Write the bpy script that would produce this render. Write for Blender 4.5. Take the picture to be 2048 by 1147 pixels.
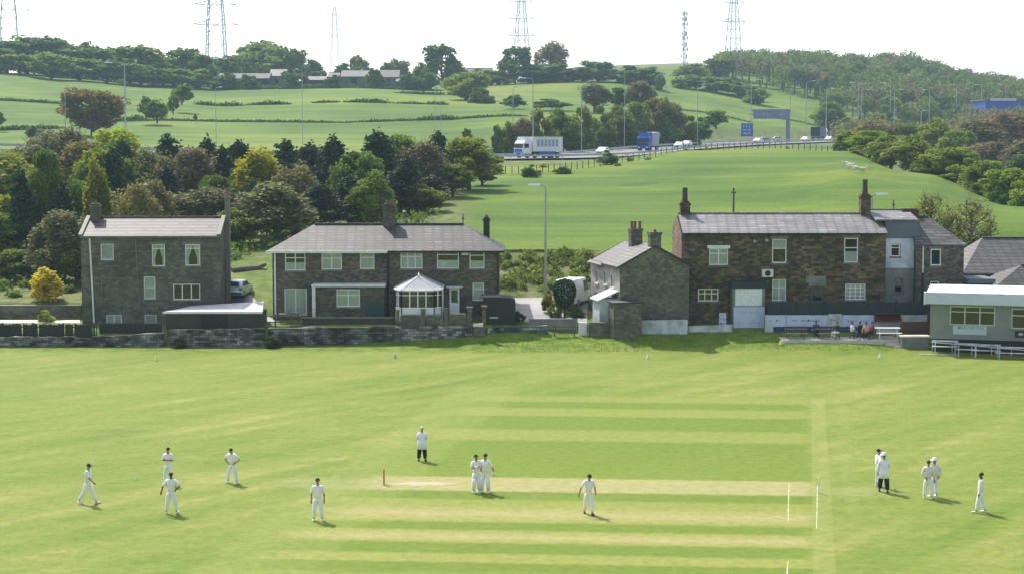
import bpy, bmesh, math, random
import numpy as np
from mathutils import Vector, Matrix
R = math.radians
random.seed(7)
scn = bpy.context.scene
for o in list(bpy.data.objects): bpy.data.objects.remove(o)

# ---------------- camera, sky, sun, exposure ----------------
F = 3470.0; CX, CY = 1024.0, 573.5; PITCH = math.atan(289.5/F); CAMZ = 16.0
cam_d = bpy.data.cameras.new('camera'); cam = bpy.data.objects.new('camera', cam_d)
scn.collection.objects.link(cam); scn.camera = cam
cam.location = (0, 0, CAMZ); cam.rotation_euler = (math.pi/2-PITCH, 0, 0)
cam_d.sensor_width = 36; cam_d.lens = 36*F/2048; cam_d.clip_start = 1; cam_d.clip_end = 9000
SUNV = Vector((-0.75, 1.28, 1.70)).normalized()
w = bpy.data.worlds.new('World'); scn.world = w; w.use_nodes = True
nt = w.node_tree; bg = nt.nodes['Background']
sky = nt.nodes.new('ShaderNodeTexSky'); sky.sky_type = 'NISHITA'; sky.sun_disc = False
sky.sun_elevation = math.asin(SUNV.z); sky.sun_rotation = math.atan2(SUNV.x, SUNV.y)
sky.air_density = 1.0; sky.dust_density = 2.5; sky.ozone_density = 1.0; sky.altitude = 100
hs = nt.nodes.new('ShaderNodeHueSaturation'); hs.inputs['Saturation'].default_value = 0.6
nt.links.new(sky.outputs[0], hs.inputs['Color']); nt.links.new(hs.outputs[0], bg.inputs[0])
bg.inputs[1].default_value = 0.15
sl = bpy.data.lights.new('sun', 'SUN'); sl.energy = 3.6; sl.angle = R(0.5); sl.color = (1, .96, .88)
sun = bpy.data.objects.new('sun', sl); scn.collection.objects.link(sun)
sun.rotation_euler = (-SUNV).to_track_quat('-Z', 'Y').to_euler(); sun.location = SUNV*300
scn.view_settings.view_transform = 'Standard'; scn.view_settings.look = 'None'
scn.view_settings.exposure = 0.72; scn.view_settings.gamma = 1
scn.render.engine = 'CYCLES'
scn.cycles.max_bounces = 5; scn.cycles.transparent_max_bounces = 10; scn.cycles.volume_bounces = 1
scn.cycles.diffuse_bounces = 2

# ---------------- helpers ----------------
SP, CP = math.sin(PITCH), math.cos(PITCH)
def Zp(py, Y):
    v = (CY-py)/F; return CAMZ + Y*(-SP+v*CP)/(CP+v*SP)
def Xp(px, Y, py=550):
    v = (CY-py)/F; return Y*((px-CX)/F)/(CP+v*SP)
def P(px, py, Y): return Vector((Xp(px, Y, py), Y, Zp(py, Y)))
def G(px, py, z=0.0):
    v = (CY-py)/F; Y = (z-CAMZ)/((-SP+v*CP)/(CP+v*SP)); return P(px, py, Y)

ORG = {}
def link(o): scn.collection.objects.link(o); return o
def thing(name, label, cat, loc=(0, 0, 0), rz=0, group=None):
    o = link(bpy.data.objects.new(name, None)); o.empty_display_size = .3
    o.location = loc; o.rotation_euler = (0, 0, rz)
    o['label'] = label; o['category'] = cat
    if group: o['group'] = group
    ORG[o.name] = Vector(loc); return o
def tag(o, label, cat, group=None):
    o['label'] = label; o['category'] = cat
    if group: o['group'] = group
    return o
class MB:
    def __init__(s): s.v = []; s.f = []
    def add(s, vs, fs):
        n = len(s.v); s.v += [tuple(q) for q in vs]; s.f += [tuple(i+n for i in f) for f in fs]
    def box(s, x0, y0, z0, x1, y1, z1):
        s.add([(x0,y0,z0),(x1,y0,z0),(x1,y1,z0),(x0,y1,z0),(x0,y0,z1),(x1,y0,z1),(x1,y1,z1),(x0,y1,z1)],
              [(0,3,2,1),(4,5,6,7),(0,1,5,4),(1,2,6,5),(2,3,7,6),(3,0,4,7)]); return s
    def tap(s, x0, y0, z0, x1, y1, z1, k=.7, ky=None):
        cx, cy = (x0+x1)/2, (y0+y1)/2; ky = k if ky is None else ky
        f = lambda x: cx+(x-cx)*k; g = lambda y: cy+(y-cy)*ky
        s.add([(x0,y0,z0),(x1,y0,z0),(x1,y1,z0),(x0,y1,z0),(f(x0),g(y0),z1),(f(x1),g(y0),z1),(f(x1),g(y1),z1),(f(x0),g(y1),z1)],
              [(0,3,2,1),(4,5,6,7),(0,1,5,4),(1,2,6,5),(2,3,7,6),(3,0,4,7)]); return s
    def quad(s, a, b, c, d): s.add([a,b,c,d], [(0,1,2,3)]); return s
    def tube(s, pts, rad, n=6, cap=True):
        pts = [Vector(p) for p in pts]; m = len(pts)
        if not isinstance(rad, (list, tuple)): rad = [rad]*m
        vs = []; fs = []
        for i, p in enumerate(pts):
            t = (pts[min(i+1, m-1)]-pts[max(i-1, 0)])
            t = t.normalized() if t.length > 1e-9 else Vector((0, 0, 1))
            a = t.cross(Vector((0, 0, 1)) if abs(t.z) < .95 else Vector((1, 0, 0))).normalized(); b = t.cross(a)
            for k in range(n):
                an = 2*math.pi*k/n; vs.append(p+a*(rad[i]*math.cos(an))+b*(rad[i]*math.sin(an)))
        for i in range(m-1):
            for k in range(n):
                fs.append((i*n+k, i*n+(k+1) % n, (i+1)*n+(k+1) % n, (i+1)*n+k))
        if cap: fs.append(tuple(range(n))[::-1]); fs.append(tuple(range((m-1)*n, m*n)))
        s.add(vs, fs); return s
    def lathe(s, prof, c=(0, 0, 0), n=12, sx=1, sy=1):
        vs = []; fs = []; m = len(prof)
        for r, z in prof:
            for k in range(n):
                a = 2*math.pi*k/n; vs.append((c[0]+sx*r*math.cos(a), c[1]+sy*r*math.sin(a), c[2]+z))
        for i in range(m-1):
            for k in range(n): fs.append((i*n+k, i*n+(k+1) % n, (i+1)*n+(k+1) % n, (i+1)*n+k))
        fs.append(tuple(range(n))[::-1]); fs.append(tuple(range((m-1)*n, m*n)))
        s.add(vs, fs); return s
    def prism(s, poly, axis, a0, a1):     # poly list of 2-D points, extruded along axis 'x' or 'y'
        n = len(poly)
        mk = (lambda p, a: (a, p[0], p[1])) if axis == 'x' else (lambda p, a: (p[0], a, p[1]))
        vs = [mk(p, a0) for p in poly]+[mk(p, a1) for p in poly]
        fs = [tuple(range(n)), tuple(range(n, 2*n))[::-1]]+[(i, i+n, (i+1) % n+n, (i+1) % n) for i in range(n)]
        s.add(vs, fs); return s
    def mesh(s, name, off=None):
        me = bpy.data.meshes.new(name)
        vs = s.v if off is None else [(x-off[0], y-off[1], z-off[2]) for x, y, z in s.v]
        me.from_pydata(vs, [], s.f); me.validate(); me.update(); return me
    def build(s, name, mat, parent=None, world=False, smooth=False, origin=None):
        off = None
        if world and parent is not None: off = ORG[parent.name]
        if origin is not None: off = Vector(origin)
        me = s.mesh(name, off)
        bm = bmesh.new(); bm.from_mesh(me); bmesh.ops.recalc_face_normals(bm, faces=bm.faces); bm.to_mesh(me); bm.free()
        me.materials.append(mat)
        if smooth: me.shade_smooth()
        o = link(bpy.data.objects.new(name, me))
        if origin is not None: o.location = origin; ORG[o.name] = Vector(origin)
        if parent is not None:
            o.parent = parent; ORG[o.name] = ORG.get(parent.name, Vector((0, 0, 0)))
        return o

# ---------------- materials ----------------
def nmat(name):
    m = bpy.data.materials.new(name); m.use_nodes = True; nt = m.node_tree
    return m, nt, nt.nodes['Principled BSDF']
def N(nt, typ, **kw):
    n = nt.nodes.new(typ)
    for k, v in kw.items():
        if k.startswith('_'): setattr(n, k[1:], v)
        else: n.inputs[k.replace('_', ' ')].default_value = v
    return n
def c4(c): return (c[0], c[1], c[2], 1)
def noise(nt, vec, scale, detail=4, rough=.6):
    n = N(nt, 'ShaderNodeTexNoise', Scale=scale, Detail=detail, Roughness=rough)
    if vec is not None: nt.links.new(vec, n.inputs['Vector'])
    return n.outputs['Fac']
def ramp(nt, fac, stops, interp='LINEAR'):
    r = nt.nodes.new('ShaderNodeValToRGB'); cr = r.color_ramp; cr.interpolation = interp
    while len(cr.elements) < len(stops): cr.elements.new(.5)
    for e, (p, c) in zip(cr.elements, stops): e.position = p; e.color = c4(c) if len(c) == 3 else c
    nt.links.new(fac, r.inputs[0]); return r.outputs[0]
def mix(nt, fac, a, b, mode='MIX'):
    m = nt.nodes.new('ShaderNodeMix'); m.data_type = 'RGBA'; m.blend_type = mode
    for s, v in ((0, fac), (6, a), (7, b)):
        if hasattr(v, 'is_linked') or isinstance(v, bpy.types.NodeSocket): nt.links.new(v, m.inputs[s])
        else: m.inputs[s].default_value = v if s == 0 else c4(v)
    return m.outputs[2]
def math_(nt, op, a, b=0.0, c=None):
    m = nt.nodes.new('ShaderNodeMath'); m.operation = op
    for i, v in enumerate((a, b) if c is None else (a, b, c)):
        if isinstance(v, bpy.types.NodeSocket): nt.links.new(v, m.inputs[i])
        else: m.inputs[i].default_value = v
    return m.outputs[0]
def coords(nt, kind='Object'): return nt.nodes.new('ShaderNodeTexCoord').outputs[kind]
def bump(nt, b, h, strength=.4, dist=.02):
    n = N(nt, 'ShaderNodeBump', Strength=strength, Distance=dist)
    nt.links.new(h, n.inputs['Height']); nt.links.new(n.outputs[0], b.inputs['Normal'])
def geo_pos(nt): return nt.nodes.new('ShaderNodeNewGeometry').outputs['Position']

def plain(name, col, col2=None, scale=3, rough=.7, metal=0, spec=.5, world=True):
    m, nt, b = nmat(name)
    v = geo_pos(nt) if world else coords(nt)
    col2 = col2 or tuple(x*.72 for x in col)
    f = noise(nt, v, scale, 5, .65)
    c = ramp(nt, f, [(.32, col2), (.62, col)])
    nt.links.new(c, b.inputs['Base Color'])
    b.inputs['Roughness'].default_value = rough; b.inputs['Metallic'].default_value = metal
    b.inputs['Specular IOR Level'].default_value = spec
    return m
def stone(name, cols, bw=.42, bh=.2, mortar=(.12, .11, .09), stain=.5, bumpy=.6, roof=False, sinp=.5, ms=.07):
    m, nt, b = nmat(name)
    v = geo_pos(nt)
    sx = nt.nodes.new('ShaderNodeSeparateXYZ'); nt.links.new(v, sx.inputs[0])
    u = math_(nt, 'ADD', sx.outputs[0], sx.outputs[1])
    z = sx.outputs[2] if not roof else math_(nt, 'DIVIDE', sx.outputs[2], sinp)
    cb = nt.nodes.new('ShaderNodeCombineXYZ'); nt.links.new(u, cb.inputs[0]); nt.links.new(z, cb.inputs[1])
    br = N(nt, 'ShaderNodeTexBrick', Scale=1.0, Mortar_Size=.012 if not roof else ms, Bias=0.0, Brick_Width=bw, Row_Height=bh)
    br.inputs['Color1'].default_value = (0, 0, 0, 1); br.inputs['Color2'].default_value = (1, 1, 1, 1); br.inputs['Mortar'].default_value = (.5, .5, .5, 1)
    nt.links.new(cb.outputs[0], br.inputs['Vector'])
    n1 = noise(nt, cb.outputs[0], 1.7, 3)
    if roof:
        cs_ = nt.nodes.new('ShaderNodeCombineXYZ'); nt.links.new(math_(nt, 'MULTIPLY', u, .45), cs_.inputs[0]); nt.links.new(math_(nt, 'MULTIPLY', z, 2.6), cs_.inputs[1])
        n1 = math_(nt, 'ADD', math_(nt, 'MULTIPLY', math_(nt, 'SUBTRACT', noise(nt, cs_.outputs[0], 1.0, 5, .75), .5), 2.6), .5)
    fac = math_(nt, 'ADD', math_(nt, 'MULTIPLY', br.outputs['Color'], .16 if roof else .62), math_(nt, 'MULTIPLY', n1, .85 if roof else .5))
    k = len(cols); c = ramp(nt, fac, [(.15+.75*i/(k-1), cc) for i, cc in enumerate(cols)])
    c = mix(nt, br.outputs['Fac'], c, mortar)
    big = noise(nt, v, .35, 5, .7)
    dark = ramp(nt, big, [(.38, (1-stain,)*3), (.62, (1, 1, 1))])
    c = mix(nt, 1.0, c, dark, 'MULTIPLY')
    fine = noise(nt, v, 9, 3); c = mix(nt, .5, c, ramp(nt, fine, [(.3, (.6, .6, .6)), (.7, (1.25, 1.25, 1.25))]), 'MULTIPLY')
    nt.links.new(c, b.inputs['Base Color']); b.inputs['Roughness'].default_value = .85 if not roof else .62
    b.inputs['Specular IOR Level'].default_value = .3 if not roof else .5
    h = math_(nt, 'SUBTRACT', math_(nt, 'MULTIPLY', fine, .5), br.outputs['Fac'])
    bump(nt, b, h, bumpy, .03)
    return m
def leafmat(name, c1, c2, tint=True, trans=.25):
    m, nt, b = nmat(name)
    oi = nt.nodes.new('ShaderNodeObjectInfo')
    g = geo_pos(nt)
    f = noise(nt, g, .45, 3); f2 = noise(nt, g, 3.0, 3, .8)
    f = math_(nt, 'ADD', math_(nt, 'MULTIPLY', f, .6), math_(nt, 'MULTIPLY', f2, .4))
    c = ramp(nt, f, [(.38, c1), (.62, c2)])
    if tint: c = mix(nt, 1.0, c, oi.outputs['Color'], 'MULTIPLY')
    nt.links.new(c, b.inputs['Base Color']); b.inputs['Roughness'].default_value = .7
    b.inputs['Specular IOR Level'].default_value = .2
    tr = nt.nodes.new('ShaderNodeBsdfTranslucent'); nt.links.new(c, tr.inputs[0])
    ms = nt.nodes.new('ShaderNodeMixShader'); ms.inputs[0].default_value = trans
    nt.links.new(b.outputs[0], ms.inputs[1]); nt.links.new(tr.outputs[0], ms.inputs[2])
    nt.links.new(ms.outputs[0], nt.nodes['Material Output'].inputs[0])
    return m
M = {}
M['stone'] = stone('gritstone', [(.04, .036, .026), (.12, .098, .054), (.28, .205, .1)], stain=.55)
M['stone_grey'] = stone('weathered_stone', [(.10, .105, .082), (.16, .162, .122), (.24, .23, .17)], stain=.4)
M['stone_tan'] = stone('brown_brick', [(.065, .062, .05), (.13, .118, .088), (.24, .2, .135)], bw=.34, bh=.14, stain=.45)
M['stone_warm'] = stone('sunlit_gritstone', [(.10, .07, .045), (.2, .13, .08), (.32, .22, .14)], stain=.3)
M['drystone'] = stone('drystone', [(.05, .052, .045), (.22, .225, .21), (.5, .52, .52)], bw=.5, bh=.2, mortar=(.03, .032, .028), stain=.8, bumpy=1)
M['slate'] = stone('stone_slate', [(.035, .03, .03), (.085, .076, .076), (.2, .18, .165)], bw=.8, bh=.46, mortar=(.02, .018, .018), stain=.6, roof=True, sinp=.42, ms=.1)
M['slate_pale'] = stone('pale_slate', [(.13, .125, .13), (.24, .23, .235), (.42, .4, .395)], bw=.8, bh=.4, mortar=(.1, .095, .1), stain=.35, roof=True, sinp=.3)
M['slate_dark'] = stone('dark_slate', [(.035, .035, .035), (.1, .098, .095), (.24, .23, .21)], bw=1.6, bh=.45, mortar=(.02, .02, .02), stain=.4, roof=True, sinp=.45)
M['tile'] = stone('concrete_tile', [(.06, .052, .05), (.095, .082, .08), (.135, .118, .115)], bw=4, bh=.62, mortar=(.03, .026, .026), stain=.25, roof=True, sinp=.36, ms=.15)
M['white'] = plain('white_paint', (.78, .79, .78), (.6, .62, .6), 2)
M['upvc'] = plain('white_upvc', (.88, .89, .88), (.8, .81, .8), 2, rough=.4)
m, nt, b = nmat('polycarbonate'); b.inputs['Base Color'].default_value = (.85, .87, .9, 1); b.inputs['Roughness'].default_value = .4
_t = nt.nodes.new('ShaderNodeBsdfTranslucent'); _t.inputs[0].default_value = (.95, .95, .95, 1); _m = nt.nodes.new('ShaderNodeMixShader'); _m.inputs[0].default_value = .6
nt.links.new(b.outputs[0], _m.inputs[1]); nt.links.new(_t.outputs[0], _m.inputs[2]); nt.links.new(_m.outputs[0], nt.nodes['Material Output'].inputs[0]); M['poly'] = m
M['whitewash'] = plain('whitewash', (.62, .65, .66), (.3, .33, .34), 1.3)
M['render'] = plain('grey_render', (.23, .24, .225), (.14, .15, .14), 1.0)
M['render_blue'] = plain('blue_grey_render', (.13, .15, .17), (.1, .115, .135), 1.0)
M['pebble'] = plain('clubhouse_render', (.23, .25, .225), (.19, .21, .19), 1.5)
M['fascia'] = plain('pale_fascia', (.56, .63, .72), (.48, .55, .64), .8, rough=.5)
M['felt'] = plain('roof_felt', (.6, .6, .62), (.4, .41, .43), 1.2)
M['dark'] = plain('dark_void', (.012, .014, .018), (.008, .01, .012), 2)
M['black'] = plain('black_timber', (.02, .02, .018), (.012, .013, .012), 4)
M['darkgreen'] = plain('dark_green_mesh', (.02, .035, .04), (.012, .02, .024), 2)
M['metal'] = plain('galvanised', (.42, .45, .46), (.32, .35, .36), 3, rough=.45, metal=.3)
M['pylon'] = plain('pylon_steel', (.42, .47, .54), (.36, .4, .47), .2, rough=.5)
M['pot'] = plain('clay_pot', (.24, .1, .06), (.12, .06, .04), 5)
M['curtain'] = plain('net_curtain', (.82, .84, .82), (.62, .66, .65), 5)
M['frame_green'] = plain('pale_green_frame', (.6, .65, .58), (.5, .56, .5), 3)
M['pot_dark'] = plain('sooty_pot', (.07, .055, .045), (.03, .025, .02), 5)
M['wood'] = plain('old_timber', (.13, .115, .09), (.07, .06, .05), 5)
M['green_wood'] = plain('mossy_boards', (.05, .055, .03), (.03, .035, .022), 1.5)
M['teal'] = plain('teal_door', (.02, .07, .06), (.015, .05, .045), 3)
M['blue'] = plain('blue_paint', (.03, .09, .42), (.02, .06, .3), 1, rough=.4)
M['signblue'] = plain('sign_blue', (.02, .11, .42), (.018, .09, .36), 1, rough=.4)
M['banner_blue'] = plain('banner_blue', (.02, .04, .16), (.01, .02, .08), 1.5)
M['banner'] = plain('pale_banner', (.55, .62, .78), (.45, .52, .68), 1.5)
M['red'] = plain('dark_red', (.13, .025, .02), (.07, .018, .016), 3)
M['brick_red'] = stone('red_brick', [(.08, .03, .025), (.13, .05, .04), (.17, .07, .05)], bw=.25, bh=.09, stain=.3)
M['paving'] = plain('pale_paving', (.62, .58, .48), (.42, .39, .32), 1.5)
M['asphalt'] = plain('asphalt', (.15, .15, .155), (.11, .11, .115), .8)
M['lane'] = plain('driveway', (.33, .31, .3), (.22, .2, .19), .8)
M['tyre'] = plain('rubber', (.02, .02, .02), rough=.9)
M['flannel'] = plain('cricket_whites', (.86, .86, .83), (.74, .75, .73), 4, rough=.9)
M['flannel2'] = plain('cream_whites', (.7, .7, .62), (.6, .6, .53), 6, rough=.9)
M['coat'] = plain('umpire_coat', (.8, .82, .86), (.7, .72, .78), 6, rough=.85)
M['skin'] = plain('skin', (.36, .2, .13), (.3, .16, .1), 8, rough=.6)
M['skin_d'] = plain('dark_skin', (.1, .055, .035), (.08, .042, .027), 8, rough=.6)
M['hair'] = plain('dark_hair', (.018, .014, .011), (.01, .009, .008), 20)
M['navy'] = plain('navy_cloth', (.015, .02, .03), (.01, .013, .02), 5, rough=.9)
M['trouser'] = plain('black_trousers', (.014, .015, .018), (.009, .01, .012), 5, rough=.9)
M['redcloth'] = plain('red_jacket', (.22, .03, .03), (.13, .02, .02), 5, rough=.9)
M['pink'] = plain('pink_top', (.62, .32, .26), (.5, .24, .2), 5, rough=.9)
M['denim'] = plain('denim', (.05, .08, .16), (.03, .05, .11), 5, rough=.9)
M['willow'] = plain('bat_willow', (.55, .4, .2), (.45, .32, .16), 5)
M['stump'] = plain('stump_wood', (.5, .17, .07), (.42, .14, .05), 5)
M['wool'] = plain('fleece', (.72, .7, .58), (.55, .53, .43), 4, rough=.95)
M['bark'] = plain('bark', (.09, .075, .055), (.045, .038, .03), 3, rough=.95)
M['barkgrey'] = plain('grey_bark', (.16, .145, .125), (.09, .08, .07), 3, rough=.95)
M['silver'] = plain('silver_paint', (.5, .53, .58), (.46, .49, .54), .5, rough=.3, metal=.4)
M['carwhite'] = plain('white_car_paint', (.8, .82, .84), (.75, .77, .8), .5, rough=.25)
M['cardark'] = plain('dark_car_paint', (.03, .035, .045), (.025, .03, .04), .5, rough=.25)
M['truckblue'] = plain('truck_blue', (.02, .1, .5), (.016, .08, .42), .7, rough=.35)
M['paleblue'] = plain('pale_blue_panel', (.3, .36, .48), (.22, .27, .38), .6, rough=.45)
M['violet'] = plain('violet_trailer', (.16, .15, .3), (.12, .12, .24), .6, rough=.45)
M['lampglass'] = plain('lamp_glass', (.85, .87, .88), (.8, .82, .84), 5, rough=.2)
M['yellow'] = plain('yellow_plastic', (.8, .75, .15), (.7, .65, .1), 5)
m, nt, b = nmat('glass')
tr = nt.nodes.new('ShaderNodeBsdfTransparent'); tr.inputs[0].default_value = (.9, .94, .93, 1)
gl = nt.nodes.new('ShaderNodeBsdfGlossy'); gl.inputs['Roughness'].default_value = .03
fr = nt.nodes.new('ShaderNodeFresnel'); fr.inputs[0].default_value = 1.5
ms = nt.nodes.new('ShaderNodeMixShader')
nt.links.new(math_(nt, 'ADD', math_(nt, 'MULTIPLY', fr.outputs[0], 1.0), .015), ms.inputs[0])
nt.links.new(tr.outputs[0], ms.inputs[1]); nt.links.new(gl.outputs[0], ms.inputs[2]); nt.links.new(ms.outputs[0], nt.nodes['Material Output'].inputs[0])
M['glass'] = m
M['carglass'] = plain('car_glass', (.02, .03, .04), rough=.06, spec=.9)
M['leaf'] = leafmat('leaves', (.085, .125, .025), (.23, .28, .06), trans=.4)
M['needle'] = leafmat('needles', (.032, .055, .028), (.085, .12, .05), trans=.2)
M['twigleaf'] = leafmat('budding_twigs', (.135, .13, .06), (.31, .29, .12), trans=.35)
M['blossom'] = leafmat('forsythia_flowers', (.6, .48, .025), (.8, .68, .06))
# ---------------- terrain ----------------
COLS = [
 (-900, [(60,0),(132,0),(135.3,.1),(135.9,1.2),(143,1.2),(150,3),(175,4),(230,8),(280,14),(300,14.2),(340,14),(380,15),(430,19),(500,27),(600,38),(680,44),(760,47),(900,50),(1200,44),(3000,0)]),
 (0,    [(60,0),(132,0),(135.3,.1),(135.9,1.2),(143,1.2),(144.6,1.25),(145.2,2.5),(160,3.2),(180,4.5),(230,9),(275,14.5),(300,14.6),(340,14),(380,15.3),(430,19.2),(500,27.4),(600,39),(680,43),(760,46),(900,50),(1200,44),(3000,0)]),
 (150,  [(60,0),(132,0),(135.3,.1),(135.9,1.2),(143,1.2),(144.6,1.25),(145.2,2.5),(160,3.4),(180,4.8),(230,9),(275,14.2),(305,14.2),(340,14),(380,16.7),(450,20.8),(520,28.6),(600,36.8),(680,42),(760,46),(900,50),(1200,46),(3000,0)]),
 (320,  [(60,0),(132,0),(135.3,.1),(135.9,1.2),(143,1.3),(150,3),(165,4.8),(190,6),(230,9),(278,14),(308,14),(340,14),(380,16.5),(450,21.6),(520,27.9),(600,34),(680,39.5),(760,44),(900,48),(1200,46),(3000,0)]),
 (450,  [(60,0),(132,0),(135.6,.1),(136,1.4),(142,1.5),(147,2.8),(160,5.0),(175,5.8),(200,7),(230,9),(283,13.6),(308,13.6),(340,14),(380,15.9),(450,21.3),(520,26.6),(600,32.2),(680,38),(760,42),(900,45),(1200,45),(3000,0)]),
 (530,  [(60,0),(132,0),(135.6,.1),(136,1.4),(142,1.6),(147,2.9),(160,5.0),(175,5.8),(200,7),(230,9),(283,13.6),(308,13.6),(340,14),(380,15.9),(450,21.2),(520,26.9),(600,32.4),(680,38),(760,42),(900,45),(1200,45),(3000,0)]),
 (700,  [(60,0),(132,0),(135.6,.15),(136,1.5),(142,1.8),(150,2.5),(160,4.5),(175,6),(200,7.5),(230,9),(285,13.3),(310,13.3),(340,14),(380,15.9),(450,21),(520,27.5),(600,33.4),(680,38),(760,41),(900,44),(1200,46),(3000,0)]),
 (900,  [(60,0),(132,0),(136,.25),(136.4,1.5),(142,1.8),(150,2.2),(158,4.5),(162,6.0),(185,7.7),(205,8.8),(250,10.5),(290,12.9),(315,12.9),(340,13.8),(380,15.9),(450,21.7),(520,26.8),(600,32),(680,37),(760,41),(900,45),(1200,48),(3000,0)]),
 (1010, [(60,0),(132,0),(136,.5),(136.4,1.4),(142,2.0),(148,2.5),(150,2.9),(162,6.0),(185,7.4),(205,8.5),(240,10.4),(292,12.6),(315,12.8),(340,14),(380,17.2),(450,22.5),(520,26.5),(600,32),(680,38),(760,42),(900,46),(1200,50),(3000,0)]),
 (1130, [(60,0),(132,0),(138,1.0),(142,1.9),(148,2.6),(150,3.0),(162,6.0),(195,7.9),(235,10.1),(265,11.9),(300,12.9),(330,13.2),(350,13.6),(370,16),(400,18.6),(450,22.5),(520,26.3),(600,31.6),(680,38.7),(760,43.5),(900,50),(1200,62),(3000,0)]),
 (1230, [(60,0),(131,0),(138,1.1),(142,1.7),(150,3),(162,6.0),(195,7.9),(235,10.3),(270,12.7),(300,13.4),(365,13.9),(395,14.2),(410,16.2),(430,19),(460,22.5),(520,26.3),(600,31.2),(680,38.5),(760,44.3),(900,54),(1200,69),(3000,0)]),
 (1380, [(60,0),(131,0),(138,1.1),(142,1.7),(150,3),(162,6.0),(195,7.9),(235,10.9),(265,13.2),(290,14.6),(325,14.3),(420,14.8),(450,15.1),(470,17),(520,20),(600,26.5),(700,36),(800,45),(900,54.6),(1200,70.5),(3000,0)]),
 (1550, [(60,0),(130,0),(134,.6),(138,1.1),(142,1.7),(150,3),(162,6.0),(195,8.0),(235,11.2),(265,13.4),(300,14.9),(335,14.5),(400,14.6),(480,15.9),(520,16.1),(545,17),(640,24.5),(700,31),(760,37.7),(900,51),(1200,60),(3000,0)]),
 (1700, [(60,0),(130,0),(134,.6),(138,1.1),(142,1.7),(150,3),(162,6.0),(195,9.0),(235,12.2),(290,14.5),(320,13),(400,14),(540,16.6),(590,16.9),(650,20),(700,27),(760,36),(900,52.5),(1200,60),(3000,0)]),
 (1850, [(60,0),(130,0),(134,.3),(142,1.5),(150,3),(162,6.0),(195,9.2),(225,10.8),(250,11.5),(290,9),(350,10),(450,13),(590,17.2),(650,17.8),(700,24),(800,35.4),(900,47),(1200,55),(3000,0)]),
 (2048, [(60,0),(130,0),(134,.3),(142,1.5),(150,2.5),(162,5.0),(175,7.4),(200,8.6),(230,7),(300,7.5),(400,11),(620,18),(680,18.5),(720,22),(800,29),(900,36.5),(1200,40),(3000,0)]),
 (2900, [(60,0),(130,0),(142,1.2),(162,3),(200,4.5),(300,6),(400,10),(700,19),(780,20),(850,23),(900,26),(1200,30),(3000,0)]),
]
CU = [((c[0]-CX)/F) for c in COLS]
def ground(X, Y):
    Y = max(Y, 60.0); u = X/Y
    if u <= CU[0]: i, t = 0, 0.0
    elif u >= CU[-1]: i, t = len(CU)-2, 1.0
    else:
        i = max(k for k in range(len(CU)-1) if CU[k] <= u); t = (u-CU[i])/(CU[i+1]-CU[i])
    def ev(c):
        for (a, za), (b_, zb) in zip(c, c[1:]):
            if Y <= b_: 
                q = (Y-a)/(b_-a); return za+(zb-za)*q
        return c[-1][1]
    t = t*t*(3-2*t)*.6+t*.4
    return ev(COLS[i][1])*(1-t)+ev(COLS[i+1][1])*t
# motorway path
MW = [(-700,288,262),(-300,290,272),(0,297,283),(300,305,292),(600,314,298),(850,320,302),(1000,322,305),(1110,316,320),(1180,308,348),(1250,301,380),(1320,296,410),(1400,291,440),(1550,285,500),(1690,281,560),(1900,278,650),(2300,270,760)]
MWP = [P(*q) for q in MW]
def sample(path, step):
    out = []
    for a, b_ in zip(path, path[1:]):
        n = max(1, int((b_-a).length/step))
        out += [a.lerp(b_, k/n) for k in range(n)]
    return out+[path[-1]]
def smooth_path(p, it=3):
    p = list(p)
    for _ in range(it): p = [p[0]]+[(p[i-1]+p[i]*2+p[i+1])/4 for i in range(1, len(p)-1)]+[p[-1]]
    return p
MWS = smooth_path(sample(MWP, 8), 8)
MWA = np.array([tuple(q) for q in MWS])
HWID = 13.0
def terr(X, Y):
    z = ground(X, Y)
    if 240 < Y < 800:
        d = np.hypot(MWA[:, 0]-X, MWA[:, 1]-Y); i = int(d.argmin()); dd = d[i]
        if dd < 32:
            k = 1 if dd < HWID+2 else max(0, 1-(dd-HWID-2)/16); k = k*k*(3-2*k)
            z = z*(1-k)+(MWA[i, 2]-.25)*k
    return z
def gp(px, py, Y):
    "point on the ground in column px at distance Y"
    X = Xp(px, Y, py); return Vector((X, Y, terr(X, Y)))
Ys = []
y = 5.0
while y < 3000:
    Ys.append(y)
    y += 6 if y < 125 else (.7 if y < 146 else (2 if y < 170 else (4 if y < 650 else (10 if y < 1000 else 120))))
us = np.linspace(-.62, .62, 230)
vs = []; fs = []
nu = len(us)
for Y in Ys:
    for u in us:
        X = u*max(Y, 75.0); vs.append((X, Y, terr(X, Y)))
for j in range(len(Ys)-1):
    for i in range(nu-1):
        a = j*nu+i; fs.append((a, a+1, a+nu+1, a+nu))
me = bpy.data.meshes.new('ground'); me.from_pydata(vs, [], fs); me.shade_smooth()
ground_o = link(bpy.data.objects.new('ground', me)); ground_o['kind'] = 'structure'

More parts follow.
